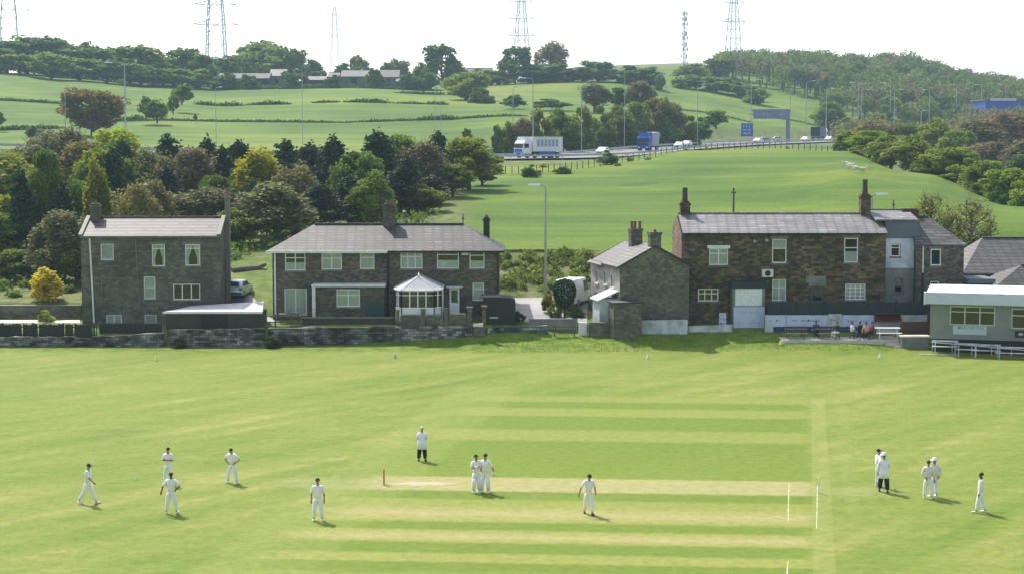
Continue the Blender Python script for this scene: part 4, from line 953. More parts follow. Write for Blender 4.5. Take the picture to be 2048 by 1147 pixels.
# dark mesh fence above the white wall
mf = thing('mesh_fence', 'dark green mesh fence on top of the terrace wall', 'fence', (Xp(1536,Yw), Yw+.4, Zp(630,Yw)))
MB().box(Xp(1536,137.5), 137.5, 1.5, Xp(1852,137.5), 137.54, Zp(604,137.5)).build('mesh_panel', M['darkgreen'], mf, world=True)
for k in range(12):
    x = Xp(1537+k*28.5,137.5); MB().box(x-.05, 137.42, 1.3, x+.05, 137.5-.003, Zp(600,137.5)).build('post', M['darkgreen'], mf, world=True)
# terrace slab, parapet, steps
ter = MB(); Yt = 133.4; zt_ = Zp(679, Yt)
ter.box(Xp(1566,Yt), Yt, zt_-.7, Xp(1806,Yt), Yw-.01, zt_); o = ter.build('terrace', M['paving']); o['kind'] = 'structure'
st = thing('terrace_steps', 'pale stone steps down from the terrace to the field', 'steps', (Xp(1770,133), 133, 0))
for k in range(2): MB().box(Xp(1772+k*16,133.3), 133.35-.35*(k+1), -.2, Xp(1806+k*14,133.3), 133.35-.35*k-.005, zt_-.2*(k+1)).build('step', M['paving'], st, world=True)
pp = thing('parapet_wall', 'grey rendered parapet with pale coping between terrace and clubhouse', 'wall', (Xp(1800,132.6), 132.6, 0))
MB().box(Xp(1806,132.6), 132.6, -.3, Xp(1862,132.6), 133.4, Zp(674,132.6)).build('wall_body', M['render'], pp, world=True)
MB().box(Xp(1804,132.6), 132.5, Zp(674,132.6)+.003, Xp(1863,132.6), 133.5, Zp(671,132.6)).build('coping', M['paving'], pp, world=True)
rbk = thing('red_brick_wall', 'red-brown brick wall between the terrace and the clubhouse', 'wall', (Xp(1803,135), 135, .6))
MB().box(Xp(1803,135), 135, .3, Xp(1861,135), 135.3, Zp(643,135)).build('wall_body', M['brick_red'], rbk, world=True)
# ---------------- vegetation ----------------
def leaf_cloud(mb_v, mb_f, pts, size, rng, flat=.0):
    n = len(pts); a = rng.normal(size=(n, 3)); a /= np.linalg.norm(a, axis=1)[:, None]
    b = rng.normal(size=(n, 3)); b -= a*(a*b).sum(1)[:, None]; b /= np.linalg.norm(b, axis=1)[:, None]
    s = size*rng.uniform(.6, 1.3, size=(n, 1)); base = len(mb_v)
    q = np.stack([pts-a*s*.5-b*s*.32, pts+a*s*.5-b*s*.38, pts+a*s*.42+b*s*.38, pts-a*s*.5+b*s*.3], 1).reshape(-1, 3)
    mb_v.extend(map(tuple, q)); mb_f.extend([(base+4*i, base+4*i+1, base+4*i+2, base+4*i+3) for i in range(n)])
def limb(tm, p, d, L, r, depth, tips, rng, spread=.6, up=.25, kids=3):
    pts = [p]; q = p
    for k in range(3):
        d = (d+Vector(rng.normal(size=3)*.12)+Vector((0, 0, up*.15))).normalized(); q = q+d*(L/3); pts.append(q)
    tm.tube(pts, [r, r*.85, r*.7, r*.55], 5 if depth > 1 else 3, cap=False)
    if depth <= 0: tips.append(q); return
    tips.append(q) if depth == 1 else None
    for k in range(kids):
        an = 2*math.pi*(k+rng.random()*.7)/kids
        a = d.cross(Vector((0, 0, 1)) if abs(d.z) < .9 else Vector((1, 0, 0))).normalized(); b_ = d.cross(a)
        nd = (d+(a*math.cos(an)+b_*math.sin(an))*spread+Vector((0, 0, up*.4))).normalized()
        limb(tm, pts[2] if k % 2 else pts[3], nd, L*rng.uniform(.62, .85), r*.55, depth-1, tips, rng, spread, up, kids)
def proto(kind, seed, lod=1.0, full=False):
    """unit-height (1 m) x unit-width tree: returns (trunk mesh, crown mesh); built at 10 m then scaled"""
    rng = np.random.default_rng(seed); tm = MB(); v = []; f = []; H = 10.0
    thin = kind == 'thin'; kind = 'twig' if thin else kind
    if kind in ('round', 'twig', 'dome', 'column'):
        zb, rx, nc, cr, lf, ls = {'round': (.12, 3.3, 50, 1.15, 150, .31), 'twig': (.07, 2.7, 64, .95, 105, .23), 'dome': (.12, 4.6, 60, 1.3, 125, .38), 'column': (.06, 2.0, 44, .8, 125, .25)}[kind]
        tr = .2; zb = (.02 if full else zb)*H; zc = (zb+H)/2; rz = (H-zb)/2; pts = []
        tm.tube([(0, 0, -.6), (.08, .03, zb), (-.05, .06, zc), (0, 0, H*.85)], [tr*1.4, tr, tr*.6, .04], 7)
        lobe = rng.normal(size=(5, 3)); lobe /= np.linalg.norm(lobe, axis=1)[:, None]
        for k in range(nc):
            d = rng.normal(size=3); d /= np.linalg.norm(d); w_ = .72+.3*max(0, (lobe@d).max())**3*1.1-.1
            q = rng.uniform(.35, 1)**.4*w_; z = zc+d[2]*rz*q*1.02; tap = (1-.35*max(0, (z-zc)/rz)) if kind != 'dome' else 1
            if kind == 'column': tap = 1.25-.85*(z-zb)/(H-zb)
            if full: tap *= 1+.9*max(0, -d[2])
            c_ = np.array([d[0]*rx*q*tap, d[1]*rx*q*tap, z]); s_r = cr*rng.uniform(.55, 1.25)
            hz_ = max(zb*.6, z-abs(c_[0])*.7-abs(c_[1])*.7-.5); m_ = ((0, 0, hz_), (c_[0]*.5, c_[1]*.5, hz_+(z-hz_)*.45), tuple(c_))
            tm.tube(m_, [.09, .055, .02], 4, cap=False)
            if kind == 'twig':
                for _ in range(7):
                    e = c_+rng.normal(size=3)*np.array([.45, .45, .5])+np.array([0, 0, .9]); tm.tube([tuple(c_), tuple(e)], [.03, .008], 3, cap=False)
            n = int(lf*rng.uniform(.6, 1.4)*lod); o_ = rng.normal(size=(n, 3)); o_ /= np.linalg.norm(o_, axis=1)[:, None]
            pts.append(c_+o_*s_r*rng.random((n, 1))**.4*np.array([.75, .75, 1.7] if kind in ('twig', 'column') else [1, 1, .85]))
        pts = np.vstack(pts); pts = pts[pts[:, 2] > .2]; leaf_cloud(v, f, pts, ls/(math.sqrt(lod) if not thin else 1), rng); wdt = np.percentile(np.abs(pts[:, :2]), 98, axis=0).mean()*2
    elif kind == 'pine':
        tm.tube([(0, 0, -.6), (.06, .03, 4), (0, 0, 9.5)], [.24, .17, .05], 7); pts = []
        for k in range(17):
            z = 1.6+8.1*k/17; nb = 6; R0 = (1-((z-1.2)/9.4)**1.4)*2.2+.3
            if rng.random() < .15: continue
            for j in range(nb):
                an = 2*math.pi*(j+rng.random())/nb; L = R0*rng.uniform(.55, 1.15); e = Vector((math.cos(an)*L, math.sin(an)*L, z+L*rng.uniform(-.05, .35)))
                tm.tube([(0, 0, z), tuple(e)], [.05, .015], 3, cap=False)
                m_ = int(52*lod); t = rng.random((m_, 1))**.6; c_ = np.array([0, 0, z])*(1-t)+np.array(tuple(e))*t
                pts.append(c_+rng.normal(size=(m_, 3))*np.array([.26, .26, .2]))
        tp = rng.normal(size=(int(160*lod), 3))*np.array([.22, .22, .45])+np.array([0, 0, 9.4]); pts.append(tp)
        pts = np.vstack(pts); leaf_cloud(v, f, pts, .3/math.sqrt(lod), rng); wdt = 4.6
    elif kind == 'bush':
        pts = []; tm.tube([(0, 0, -.3), (0, 0, 3)], [.2, .1], 5)
        for k in range(5):
            an = k*1.3; tm.tube([(0, 0, .2), (1.6*math.cos(an), 1.6*math.sin(an), 5.5)], [.14, .04], 4, cap=False)
        for k in range(26):
            an = rng.random()*6.28; r = 2.9*math.sqrt(rng.random()); z = rng.uniform(.8, 8.4)*(1-.45*(r/2.9)**2); cs = rng.uniform(.8, 1.5)
            n = int(190*lod); o_ = rng.normal(size=(n, 3)); o_ /= np.linalg.norm(o_, axis=1)[:, None]
            pts.append(np.array([r*math.cos(an), r*math.sin(an), z+.3])+o_*cs*rng.random((n, 1))**.35*np.array([1, 1, .9]))
        pts = np.vstack(pts); pts = pts[pts[:, 2] > -.1]; leaf_cloud(v, f, pts, .42/math.sqrt(lod), rng); wdt = 7.2
    a = np.array(v); top = np.percentile(a[:, 2], 99.6)
    v = [(x/wdt, y/wdt, z/top) for x, y, z in v]; tm.v = [(x/wdt, y/wdt, z/top) for x, y, z in tm.v]
    cm = bpy.data.meshes.new('crown'); cm.from_pydata(v, [], f); t_ = tm.mesh('trunk'); t_.shade_smooth()
    cm.materials.append(M['needle' if kind == 'pine' else ('twigleaf' if kind == 'twig' else 'leaf')]); t_.materials.append(M['barkgrey' if kind == 'twig' else 'bark'])
    return t_, cm
PR = {k: [proto(k, 10+i) for i in range(3)] for k in ('round', 'twig', 'pine', 'dome')}
PR['thin'] = [proto('thin', 90, .2), proto('thin', 91, .2)]; PR['column'] = [proto('column', 40), proto('column', 41)]; PR['bush'] = [proto('bush', 50), proto('bush', 51)]
LO = {k: [proto(k, 70+i, .3, True) for i in range(2)] for k in ('round', 'twig', 'pine', 'dome', 'bush')}
_tc = [0]
def tree(kind, px, top, Y, wpx, col, label, cat='tree', group=None, base=None, name=None, low=False):
    _tc[0] += 1; k = _tc[0]
    b_ = gp(px, 400, Y) if base is None else Vector((Xp(px, Y, base), Y, Zp(base, Y)))
    H = Zp(top, Y)-b_.z; Wd = wpx*Y/F
    if H < .5: H = .5
    t_, c_ = (LO if low else PR)[kind][k % len((LO if low else PR)[kind])]
    nm = name or {'round': 'broadleaf_tree', 'twig': 'budding_tree', 'thin': 'budding_tree', 'pine': 'pine_tree', 'dome': 'spreading_tree', 'column': 'slender_tree', 'bush': 'bush'}[kind]
    t = thing(nm, label, cat, b_, group=group)
    a = link(bpy.data.objects.new('trunk' if kind != 'bush' else 'stem', t_)); c = link(bpy.data.objects.new('crown' if kind != 'bush' else 'foliage', c_))
    for o in (a, c): o.parent = t
    t.scale = (Wd, Wd, H); t.rotation_euler = (0, 0, k*1.7)
    c.color = (*[x*random.uniform(.9, 1.1) for x in col], 1)
    return t
GRN = (.95, 1.1, .7); YG = (1.55, 1.45, .6); YEL = (2.4, 1.85, .4); DK = (.55, .8, .75); BRN = (.86, .88, .85); OLV = (1.0, 1.02, .7); MID = (.85, 1.02, .65); BLU = (.6, .85, .95)
GB = 'trees in the belt behind the houses'
belt = [
 ('round',15,312,200,130,YG,'yellow-green broadleaf at the far left edge, upper row of the belt'),
 ('twig',65,292,222,110,BRN,'brown leafless-looking tree second from the left along the belt top'),
 ('twig',122,258,232,105,BRN,'tallest brown budding tree at the left, just below the copper tree'),
 ('twig',165,285,212,90,OLV,'olive budding tree left of the pale lime-green tree'),
 ('round',206,300,204,90,(1.3,1.15,.7),'olive-yellow tree below the pale lime-green tree'),
 ('round',237,258,245,78,(2.4,2.1,.8),'pale lime-green tree rising from the back of the belt, right of the copper tree'),
 ('pine',246,284,206,62,DK,'dark pine in front of the pale lime-green tree'),
 ('twig',288,300,206,92,OLV,'olive-grey budding tree right of the pine by the lime-green tree'),
 ('pine',338,272,216,80,DK,'pointed dark pine above the roof of the left house'),
 ('twig',380,298,202,92,BRN,'grey-brown budding tree above the middle of the left house'),
 ('pine',416,280,212,66,BLU,'blue-green pine above the right end of the left house'),
 ('pine',446,296,205,70,DK,'squat dark pine between two taller pines above the gap'),
 ('pine',480,284,212,72,(.75,.9,.7),'dull brown-green pine left of the golden tree'),
 ('column',518,300,196,84,YEL,'golden yellow-leaved tree above the gap between houses'),
 ('pine',572,284,214,92,DK,'dark pine just right of the golden tree'),
 ('pine',622,290,210,92,BLU,'very dark pine above the left hip of the semis'),
 ('pine',668,278,206,84,DK,'dark pine above the middle of the left semi'),
 ('round',712,306,202,72,MID,'rounded mid-green tree between pines left of the central chimney'),
 ('pine',756,266,212,96,DK,'highest dark pine of the belt, over the central chimney'),
 ('round',806,272,218,66,GRN,'bright green narrow tree just right of the highest pine'),
 ('twig',846,286,216,84,BRN,'grey budding tree near the right end of the belt'),
 ('pine',876,266,224,54,BLU,'slim dark pine near the right end of the belt'),
 ('round',938,276,228,100,(1.25,1.2,.6),'yellow-green round tree at the right end of the belt, by the motorway'),
 ('round',40,392,172,116,(1.45,1.4,.55),'lower yellow-green tree at the far left beside the brown one'),
 ('twig',112,424,158,104,BRN,'purplish brown budding tree left of the left house chimney'),
 ('round',182,380,178,108,MID,'green tree behind the left house chimney'),
 ('twig',252,400,176,112,OLV,'green-brown tree behind the left part of the tile roof'),
 ('twig',334,388,180,116,OLV,'green-grey tree behind the middle of the tile roof'),
 ('twig',412,378,182,100,BRN,'brown-grey tree behind the right part of the tile roof'),
 ('round',470,420,172,90,MID,'dark green tree above the parked silver car'),
 ('twig',556,368,176,130,(.95,1.0,.8),'big grey-green budding tree left of the semis roof'),
 ('pine',640,372,184,104,DK,'low dark pine behind the left part of the semis roof'),
 ('pine',700,352,190,90,DK,'low dark pine left of the bright green sapling'),
 ('round',746,344,184,66,(1.0,1.15,.7),'bright green sapling behind the central chimney'),
 ('pine',800,340,196,100,BLU,'dark blue-green pine just right of the central chimney'),
 ('pine',862,352,204,80,DK,'small dark pine at the edge of the hill pasture'),
 ('round',-10,430,166,90,MID,'green tree cut by the left picture edge, lower row'),
 ('round',30,500,160,80,GRN,'green bushy tree low at the far left above the garden'),
 ('round',150,500,156,60,GRN,'small green tree between the yellow bush and the left house'),
 ('pine',600,330,200,80,DK,'dark pine half hidden behind the grey-green budding tree'),
 ('round',905,330,215,70,(.9,1.0,.65),'low green tree under the yellow-green round tree'),
 ('round',965,318,236,56,(1.0,1.05,.6),'small green tree touching the motorway verge left of the white lorry'),
]
for kd, px, top, Y, wp, col, lab in belt: tree(kd, px, top, Y, wp*(1.2 if kd != 'pine' else 1.12), col, lab, group=GB)
rb2 = random.Random(9)
LMK = ['at the far left edge', 'left of the yellow bush', 'behind the yellow bush', 'left of the tile roof', 'behind the left chimney', 'behind the left third of the tile roof', 'behind the middle of the tile roof', 'behind the right third of the tile roof', 'above the external chimney stack', 'above the silver car', 'above the fallen log', 'left of the semis hip', 'behind the left hip of the semis', 'behind the left semi roof', 'left of the central chimney', 'right of the central chimney', 'above the right semi roof']
KP = {'pine': 'slim dark conifer', 'twig': 'thin bare-branched budding tree', 'column': 'slender light green young tree', 'round': 'small mid-green tree'}
for k, lm in enumerate(LMK):
    kds = rb2.sample(['pine', 'twig', 'column', 'round'], 2)
    for q, kd in enumerate(kds):
        px = -10+k*52+q*26+rb2.uniform(-6, 6); top = rb2.uniform(300, 372); Y = rb2.uniform(178, 226) if px > 560 else rb2.uniform(165, 215)
        tree(kd, px, top, Y, {'pine': 76, 'twig': 92, 'column': 58, 'round': 74}[kd], {'pine': DK, 'twig': OLV, 'column': (1.2, 1.2, .6), 'round': MID}[kd], KP[kd]+' low in the belt, '+lm, group=GB)
# undergrowth in the belt
def thicket(name, label, boxes, size, mat, seed, dens, cat=None, kind='stuff'):
    rng = np.random.default_rng(seed); v = []; f = []
    for px0, px1, Y0, Y1, h in boxes:
        n = int(dens*(Xp(px1, Y0)-Xp(px0, Y0))*(Y1-Y0)); pts = []
        nc = max(4, n//45); cx_ = rng.uniform(px0, px1, nc); cy_ = rng.uniform(Y0, Y1, nc); ch = rng.uniform(.35, 1, nc)*h; cr_ = rng.uniform(.5, 1.1, nc)*h*.8
        for a, b_, hh, r in zip(cx_, cy_, ch, cr_):
            X = Xp(a, b_); z = terr(X, b_); k = 45; o_ = rng.normal(size=(k, 3)); o_ /= np.linalg.norm(o_, axis=1)[:, None]
            p = np.array([X, b_, z+hh*.35])+o_*np.array([r, r, hh*.6])*rng.random((k, 1))**.4; pts.append(p)
        leaf_cloud(v, f, np.vstack(pts), size, rng)
    me_ = bpy.data.meshes.new(name); me_.from_pydata(v, [], f); me_.materials.append(mat); o = link(bpy.data.objects.new(name, me_)); o['kind'] = kind; o['label'] = label
    if cat: o['category'] = cat
    return o
u_ = thicket('undergrowth', 'tangled green undergrowth below the tree belt', [(-80, 460, 152, 178, 2.6), (560, 860, 160, 200, 2.4), (440, 570, 163, 180, 2.4), (0, 160, 147, 156, 1.2)], .42, M['leaf'], 5, 4.5)
u_.color = (.7, .85, .7, 1)
u2 = thicket('bramble_bank', 'brambles and young shrubs on the bank behind the lane', [(995, 1195, 150.5, 160.5, 1.0)], .27, M['leaf'], 6, 45.0); u2.color = (1.15, 1.12, .95, 1)
u3 = thicket('verge_scrub', 'rough scrub along the motorway verge', [(985, 1300, 262, 290, .8), (1300, 1700, 308, 330, .7)], .45, M['twigleaf'], 8, .35); u3.color = (1.0, 1.1, .7, 1)
# garden planting
tree('column', 97, 537, 147, 62, (1,1,1), 'bright yellow forsythia bush in the left garden', 'shrub', name='forsythia_bush', base=612)
scn.objects[-1].data if False else None
fo = [o for o in bpy.data.objects if o.name.startswith('forsythia_bush')][0]
for ch in fo.children:
    if ch.name.startswith('crown'):
        ch.data = ch.data.copy(); ch.data.materials[0] = M['blossom']; ch.color = (1, 1, 1, 1); ch.name = 'flowers'
tree('bush', 93, 620, 142.5, 34, (2.2,2.2,1.8), 'pale round shrub on the garden path below the yellow bush', 'shrub', base=646)
rng = np.random.default_rng(3); p0 = gp(1129, 628, 140.5); tp = thing('clipped_bush', 'dark green clipped egg-shaped bush on a short trunk by the lane', 'topiary', p0)
zt0, zt1 = Zp(614, 140.5)-p0.z, Zp(559, 140.5)-p0.z; n = 3800; o_ = rng.normal(size=(n, 3)); o_ /= np.linalg.norm(o_, axis=1)[:, None]; zz = o_[:, 2]; rr_ = .86*(1+.22*zz)
pt_ = np.stack([o_[:, 0]*rr_, o_[:, 1]*rr_, (zt0+zt1)/2+zz*(zt1-zt0)/2], 1)*1.0; pt_ += rng.normal(size=(n, 3))*.04; v = []; f = []; leaf_cloud(v, f, pt_, .12, rng)
me_ = bpy.data.meshes.new('foliage'); me_.from_pydata(v, [], f); me_.materials.append(M['needle']); o = link(bpy.data.objects.new('foliage', me_)); o.parent = tp; o.color = (.6, .75, .6, 1)
MB().tube([(0,0,-.1), (.03,0,zt0*.6), (0,0,zt0+.5)], [.13, .1, .08], 7).build('stem', M['bark'], tp)
tree('bush', 1096, 580, 142.5, 26, (1.5,1.15,.45), 'orange-green leafy shrub left of the clipped dark bush', 'shrub', base=620)
tree('bush', 1110, 598, 141, 30, (1.5,1.5,1.0), 'pale green shrub at the foot of the clipped dark bush', 'shrub', base=634)
tree('bush', 1150, 612, 139.5, 44, (.7,.9,.6), 'low green shrub between clipped bush and cottage', 'shrub', base=636)
tree('bush', 1038, 622, 138.6, 26, (.4,.5,.45), 'small dark shrub at the right foot of the black shed', 'shrub', base=642)
tree('thin', 1862, 385, 160, 90, (1.1,1.2,.5), 'thin olive budding tree behind the dark slate roof', 'tree')
tree('thin', 1942, 400, 158, 100, (1.1,1.2,.5), 'spindly olive tree between the slate-roofed house and the barn', 'tree')
for px, wp, lab in ((360, 30, 'dark weedy clump at the left foot of the garage wall'), (545, 34, 'dark weeds at the foot of the wall between garage and semis')):
    tree('bush', px, 672, 134.3, wp, (.4,.6,.45), lab, 'weeds', base=695)
# hedge by the drive, log
lg = thing('fallen_log', 'grey fallen log on the bright grass behind the silver car', 'log', gp(493, 540, 157))
MB().tube([P(464, 541, 156), P(490, 538, 156.6), P(515, 536, 157), P(532, 528, 157.4)], [.28, .3, .26, .14], 8).build('log_stem', M['barkgrey'], lg, world=True)
MB().tube([P(520, 536, 157), P(533, 540, 156.7)], [.16, .08], 6).build('branch_stub', M['barkgrey'], lg, world=True)

# copper tree and scattered trees on the far fields
far = [
 ('dome',186,180,392,118,(1.3,.74,.6),'large copper-brown spreading tree on the left hill field',270),
 ('bush',292,194,432,36,MID,'left one of two joined dark bushes right of the copper tree',238),
 ('round',314,200,430,46,MID,'right one of two joined dark bushes right of the copper tree',244),
 ('round',347,192,455,22,MID,'small upright tree right of the joined dark bushes',228),
 ('round',364,172,480,42,MID,'round dark tree above the small upright tree on the left hill',208),
 ('bush',390,228,440,10,MID,'tiny dark bush alone on the left hill field',241),
 ('bush',72,252,400,40,BLU,'grey-green bush below the field hedge at far left',285),
 ('bush',2,225,420,22,MID,'bush cut by the left picture edge',250),
 ('dome',934,145,560,88,(1.5,1.35,1.0),'big pale olive willow in the middle of the far fields',212),
 ('bush',962,176,540,54,(.65,.7,.7),'dark grey bush at the right foot of the pale willow',213),
 ('bush',982,196,540,18,DK,'tiny dark bush at the end of the grey bush',212),
 ('bush',935,258,330,22,MID,'small green bush at the top of the motorway cutting, left end',280),
 ('dome',1027,190,500,44,DK,'small dark umbrella-shaped tree between willow and motorway trees',216),
 ('bush',1104,198,490,78,(.9,1.0,.75),'low long green clump left of the pale motorway trees',216),
 ('twig',1190,168,480,60,BRN,'pale brown budding tree above the motorway bank, left one',222),
 ('round',1236,176,478,30,DK,'narrow dark tree between two pale brown trees',222),
 ('twig',1276,164,482,66,BRN,'pale brown budding tree above the motorway bank, right one',222),
 ('round',1432,222,470,46,MID,'dark green bush on the bank left of the blue motorway sign',256),
 ('bush',1400,236,452,50,DK,'dark bush at the right end of the motorway bank trees',282),
]
for kd, px, top, Y, wp, col, lab, bs in far: tree(kd, px, top, Y, wp, col, lab, 'tree' if kd != 'bush' else 'bush', low=wp < 50, base=bs)
GM = 'bushes on the far bank of the motorway'
mb_list = [(1012,246,334,40,MID,'bush'),(1045,238,336,50,BRN,'twig'),(1082,222,345,62,(1.1,1.1,.8),'bush'),(1122,220,360,60,MID,'round'),(1160,216,372,60,OLV,'bush'),(1198,214,385,60,(1.1,1.1,.8),'bush'),(1236,214,400,62,MID,'round'),(1272,206,420,56,(1.2,1.1,.9),'round'),(1310,198,432,60,(1.2,1.05,.9),'round'),(1345,208,438,56,BRN,'twig'),(1372,232,440,52,OLV,'bush'),(1335,244,428,60,MID,'bush'),(1290,246,418,56,(1.1,1.1,.9),'bush'),(1205,250,384,50,DK,'bush'),(1140,256,362,46,DK,'bush'),(1256,246,400,50,DK,'bush'),(996,252,330,26,DK,'bush')]
mlab = ['low dark bush at the left end of the far motorway bank','brown budding tree on the far bank above the white lorry cab','pale green bush on the far bank above the white lorry body','round tree on the far bank just right of the white lorry','olive bush on the far bank above the open carriageway','pale green bush on the far bank above the small dark car','round tree on the far bank left of the blue lorry','pale tree on the far bank above the blue lorry cab','tallest pale tree on the far bank, above the blue lorry body','brown budding tree at the upper right of the far bank','olive bush low at the right of the far bank','green bush low behind the blue lorry tail','pale bush low behind the blue lorry','dark bush low behind the small dark car','dark bush low on the bank right of the white lorry','dark bush low left of the blue lorry','little dark bush above the lorry windscreen']
for (px, top, Y, wp, col, kd), lab in zip(mb_list, mlab): tree(kd, px, top, Y, wp*1.1, col, lab, 'bush', GM)
# near verge bushes
for px, top, Y, wp, lab in ((1063, 330, 251, 38, 'small dark bush on the near verge below the white lorry'), (1124, 333, 256, 38, 'squat dark bush on the near verge right of the lone lamp'), (1214, 301, 269, 42, 'round dark bush in front of the white car by the fence')):
    tree('bush', px, top, Y, wp, MID, lab, 'bush')
# right-hand border trees beyond the hill pasture
GR = 'trees along the right edge of the hill pasture'
rb_ = [('bush',1690,278,305,44,(.9,1.0,.7)),('round',1700,262,300,56,GRN),('round',1738,262,290,70,(1.0,1.1,.6)),('round',1780,272,280,70,MID),('round',1822,272,270,74,GRN),('bush',1862,300,262,70,(.9,1.05,.65)),('round',1896,296,256,82,GRN),('bush',1935,318,246,74,(1.0,1.1,.7)),('round',1978,322,240,78,(.95,1.1,.7)),('round',2022,338,228,84,GRN),('bush',2062,350,220,80,GRN),('bush',1720,292,285,44,OLV),('bush',1765,300,274,44,(.9,1.05,.7)),('bush',2000,364,226,50,GRN),('bush',1845,322,258,54,MID),('bush',1905,346,246,50,MID),('bush',1958,366,236,50,GRN)]
rlab = ['grey-green bush at the top corner of the hill pasture','small green tree first in the right border','rounded green tree second in the right border','mid green tree behind the grazing sheep corner','green tree above the sheep in the right border','bushy yellow-green tree halfway down the right border','large rounded green tree halfway down the right border','bush left of the two lowest large trees','large leafy tree second from the right picture edge','large leafy tree at the right picture edge','tree cut by the right picture edge, lowest of the border','olive bush at the foot of the border by the pasture top','low bush directly above the sheep','low bush at the foot of the large tree at the right edge','low bush in the middle of the right border','low bush under the large rounded tree','low bush under the second tree from the right edge']
for (kd, px, top, Y, wp, col), lab in zip(rb_, rlab): tree(kd, px, top, Y, wp*1.2, (col[0]*1.3, col[1]*1.22, col[2]*1.05), lab, group=GR)
GQ = 'trees between the right border and the wooded hill'
q_ = [('round',1655,205,610,60,(1.0,1.1,.8),'small green tree left of the motorway lamp row at the wood edge'),('twig',1738,240,420,80,(1.3,1.2,.95),'pale tan budding tree behind the right border'),('round',1868,238,400,66,(1.6,1.5,.6),'bright yellow-green tree below the motorway lamps'),('round',1915,262,380,70,(1.35,1.3,.6),'yellow-green tree left of the purple-brown thicket'),('round',1800,248,420,60,OLV,'olive tree left of the bright yellow-green one'),
 ('twig',1960,240,410,110,BRN,'purple-brown budding tree in front of the blue building, left one'),('twig',2020,228,420,110,(1.0,.88,.75),'orange-brown budding tree in front of the blue building'),('twig',1990,285,350,120,BRN,'wide purple-brown thicket tree above the right border'),('twig',2046,280,340,90,BRN,'brown tree at the right picture edge above the border'),('round',1945,215,640,60,OLV,'olive tree left below the blue building'),('bush',1690,236,600,60,(.8,1.0,.8),'green bush right of the dark box lorry'),('round',2040,312,300,60,DK,'dark green tree tucked behind the right edge tree'),('bush',1765,212,640,60,GRN,'green bush at the wood edge below the lamps')]
for kd, px, top, Y, wp, col, lab in q_: tree(kd, px, top, Y, wp*1.1, col, lab, group=GQ)
# ridge-top trees, left
ridge = [('dome',20,84,640,90,DK),('dome',62,76,650,90,DK),('round',108,76,645,80,DK),('dome',150,92,640,80,BLU),('round',190,98,640,70,DK),('round',235,104,640,60,DK),('dome',285,94,632,90,MID),('round',330,108,640,60,DK),('round',368,98,645,60,DK),('dome',400,110,640,60,DK),('round',45,110,615,70,MID),('dome',108,106,605,72,GRN),('round',165,118,610,70,MID),('round',218,122,610,70,DK),('dome',265,128,612,60,MID),('round',310,134,620,60,DK),('round',352,138,625,60,MID),('dome',395,140,630,66,MID),('round',8,98,620,60,DK),('dome',450,118,690,70,DK),('round',420,130,660,50,DK)]
nm_ = ['at the far left corner','second from the left, tall','third tall one from the left','fourth tall one from the left','above the left lamp head','behind the tall lamp with white head','large light green crown right of the tall lamp','short dark one right of the light green crown','pointed dark one left of the big pylon','low dark one at the foot of the big pylon','front row, far left','front row, pale green rounded crown','front row, between pale crown and lamp','front row, behind the lamp arm','front row, right of the tall lamp','front row, small dark below the light crown','front row, low left of the black barn','front row, directly left of the black barn','front row, cut by the picture edge','behind the pylon legs','low, beside the black barn roof']
for (kd, px, top, Y, wp, col), q in zip(ridge, nm_): tree(kd if kd != 'dome' else 'round', px, top, Y, wp*1.12, tuple(x*1.15 for x in col), 'ridge-top tree, '+q, group='trees along the left ridge', low=True)
RW = ['outermost left', 'next to the picture edge', 'first inside the corner', 'behind the corner pylon foot', 'just right of the corner pylon', 'left of the tallest ridge crown', 'behind the tallest ridge crown', 'right of the tallest ridge crown', 'above the copper tree left side', 'above the copper tree', 'above the copper tree right side', 'left of the tall lamp head', 'behind the tall lamp head', 'right of the tall lamp head', 'above the two joined bushes', 'right of the joined bushes', 'left of the light green crown', 'behind the light green crown', 'right of the light green crown', 'above the round hill tree', 'right of the round hill tree', 'two crowns left of the big pylon', 'one crown left of the big pylon', 'at the left leg of the big pylon', 'at the right leg of the big pylon', 'right of the big pylon']
for k in range(26):
    kd = ['round', 'pine', 'dome'][k % 3] if k % 3 != 2 else 'round'; px = -30+k*18+rb2.uniform(-5, 5)
    tree(kd, px, 88+max(0, (px-150))*.13+rb2.uniform(-8, 10), 662, 46, DK, 'dark %s, back row of ridge wood, %s' % ('rounded tree' if kd == 'round' else 'conifer', RW[k]), group='back row of the left ridge wood', low=True)
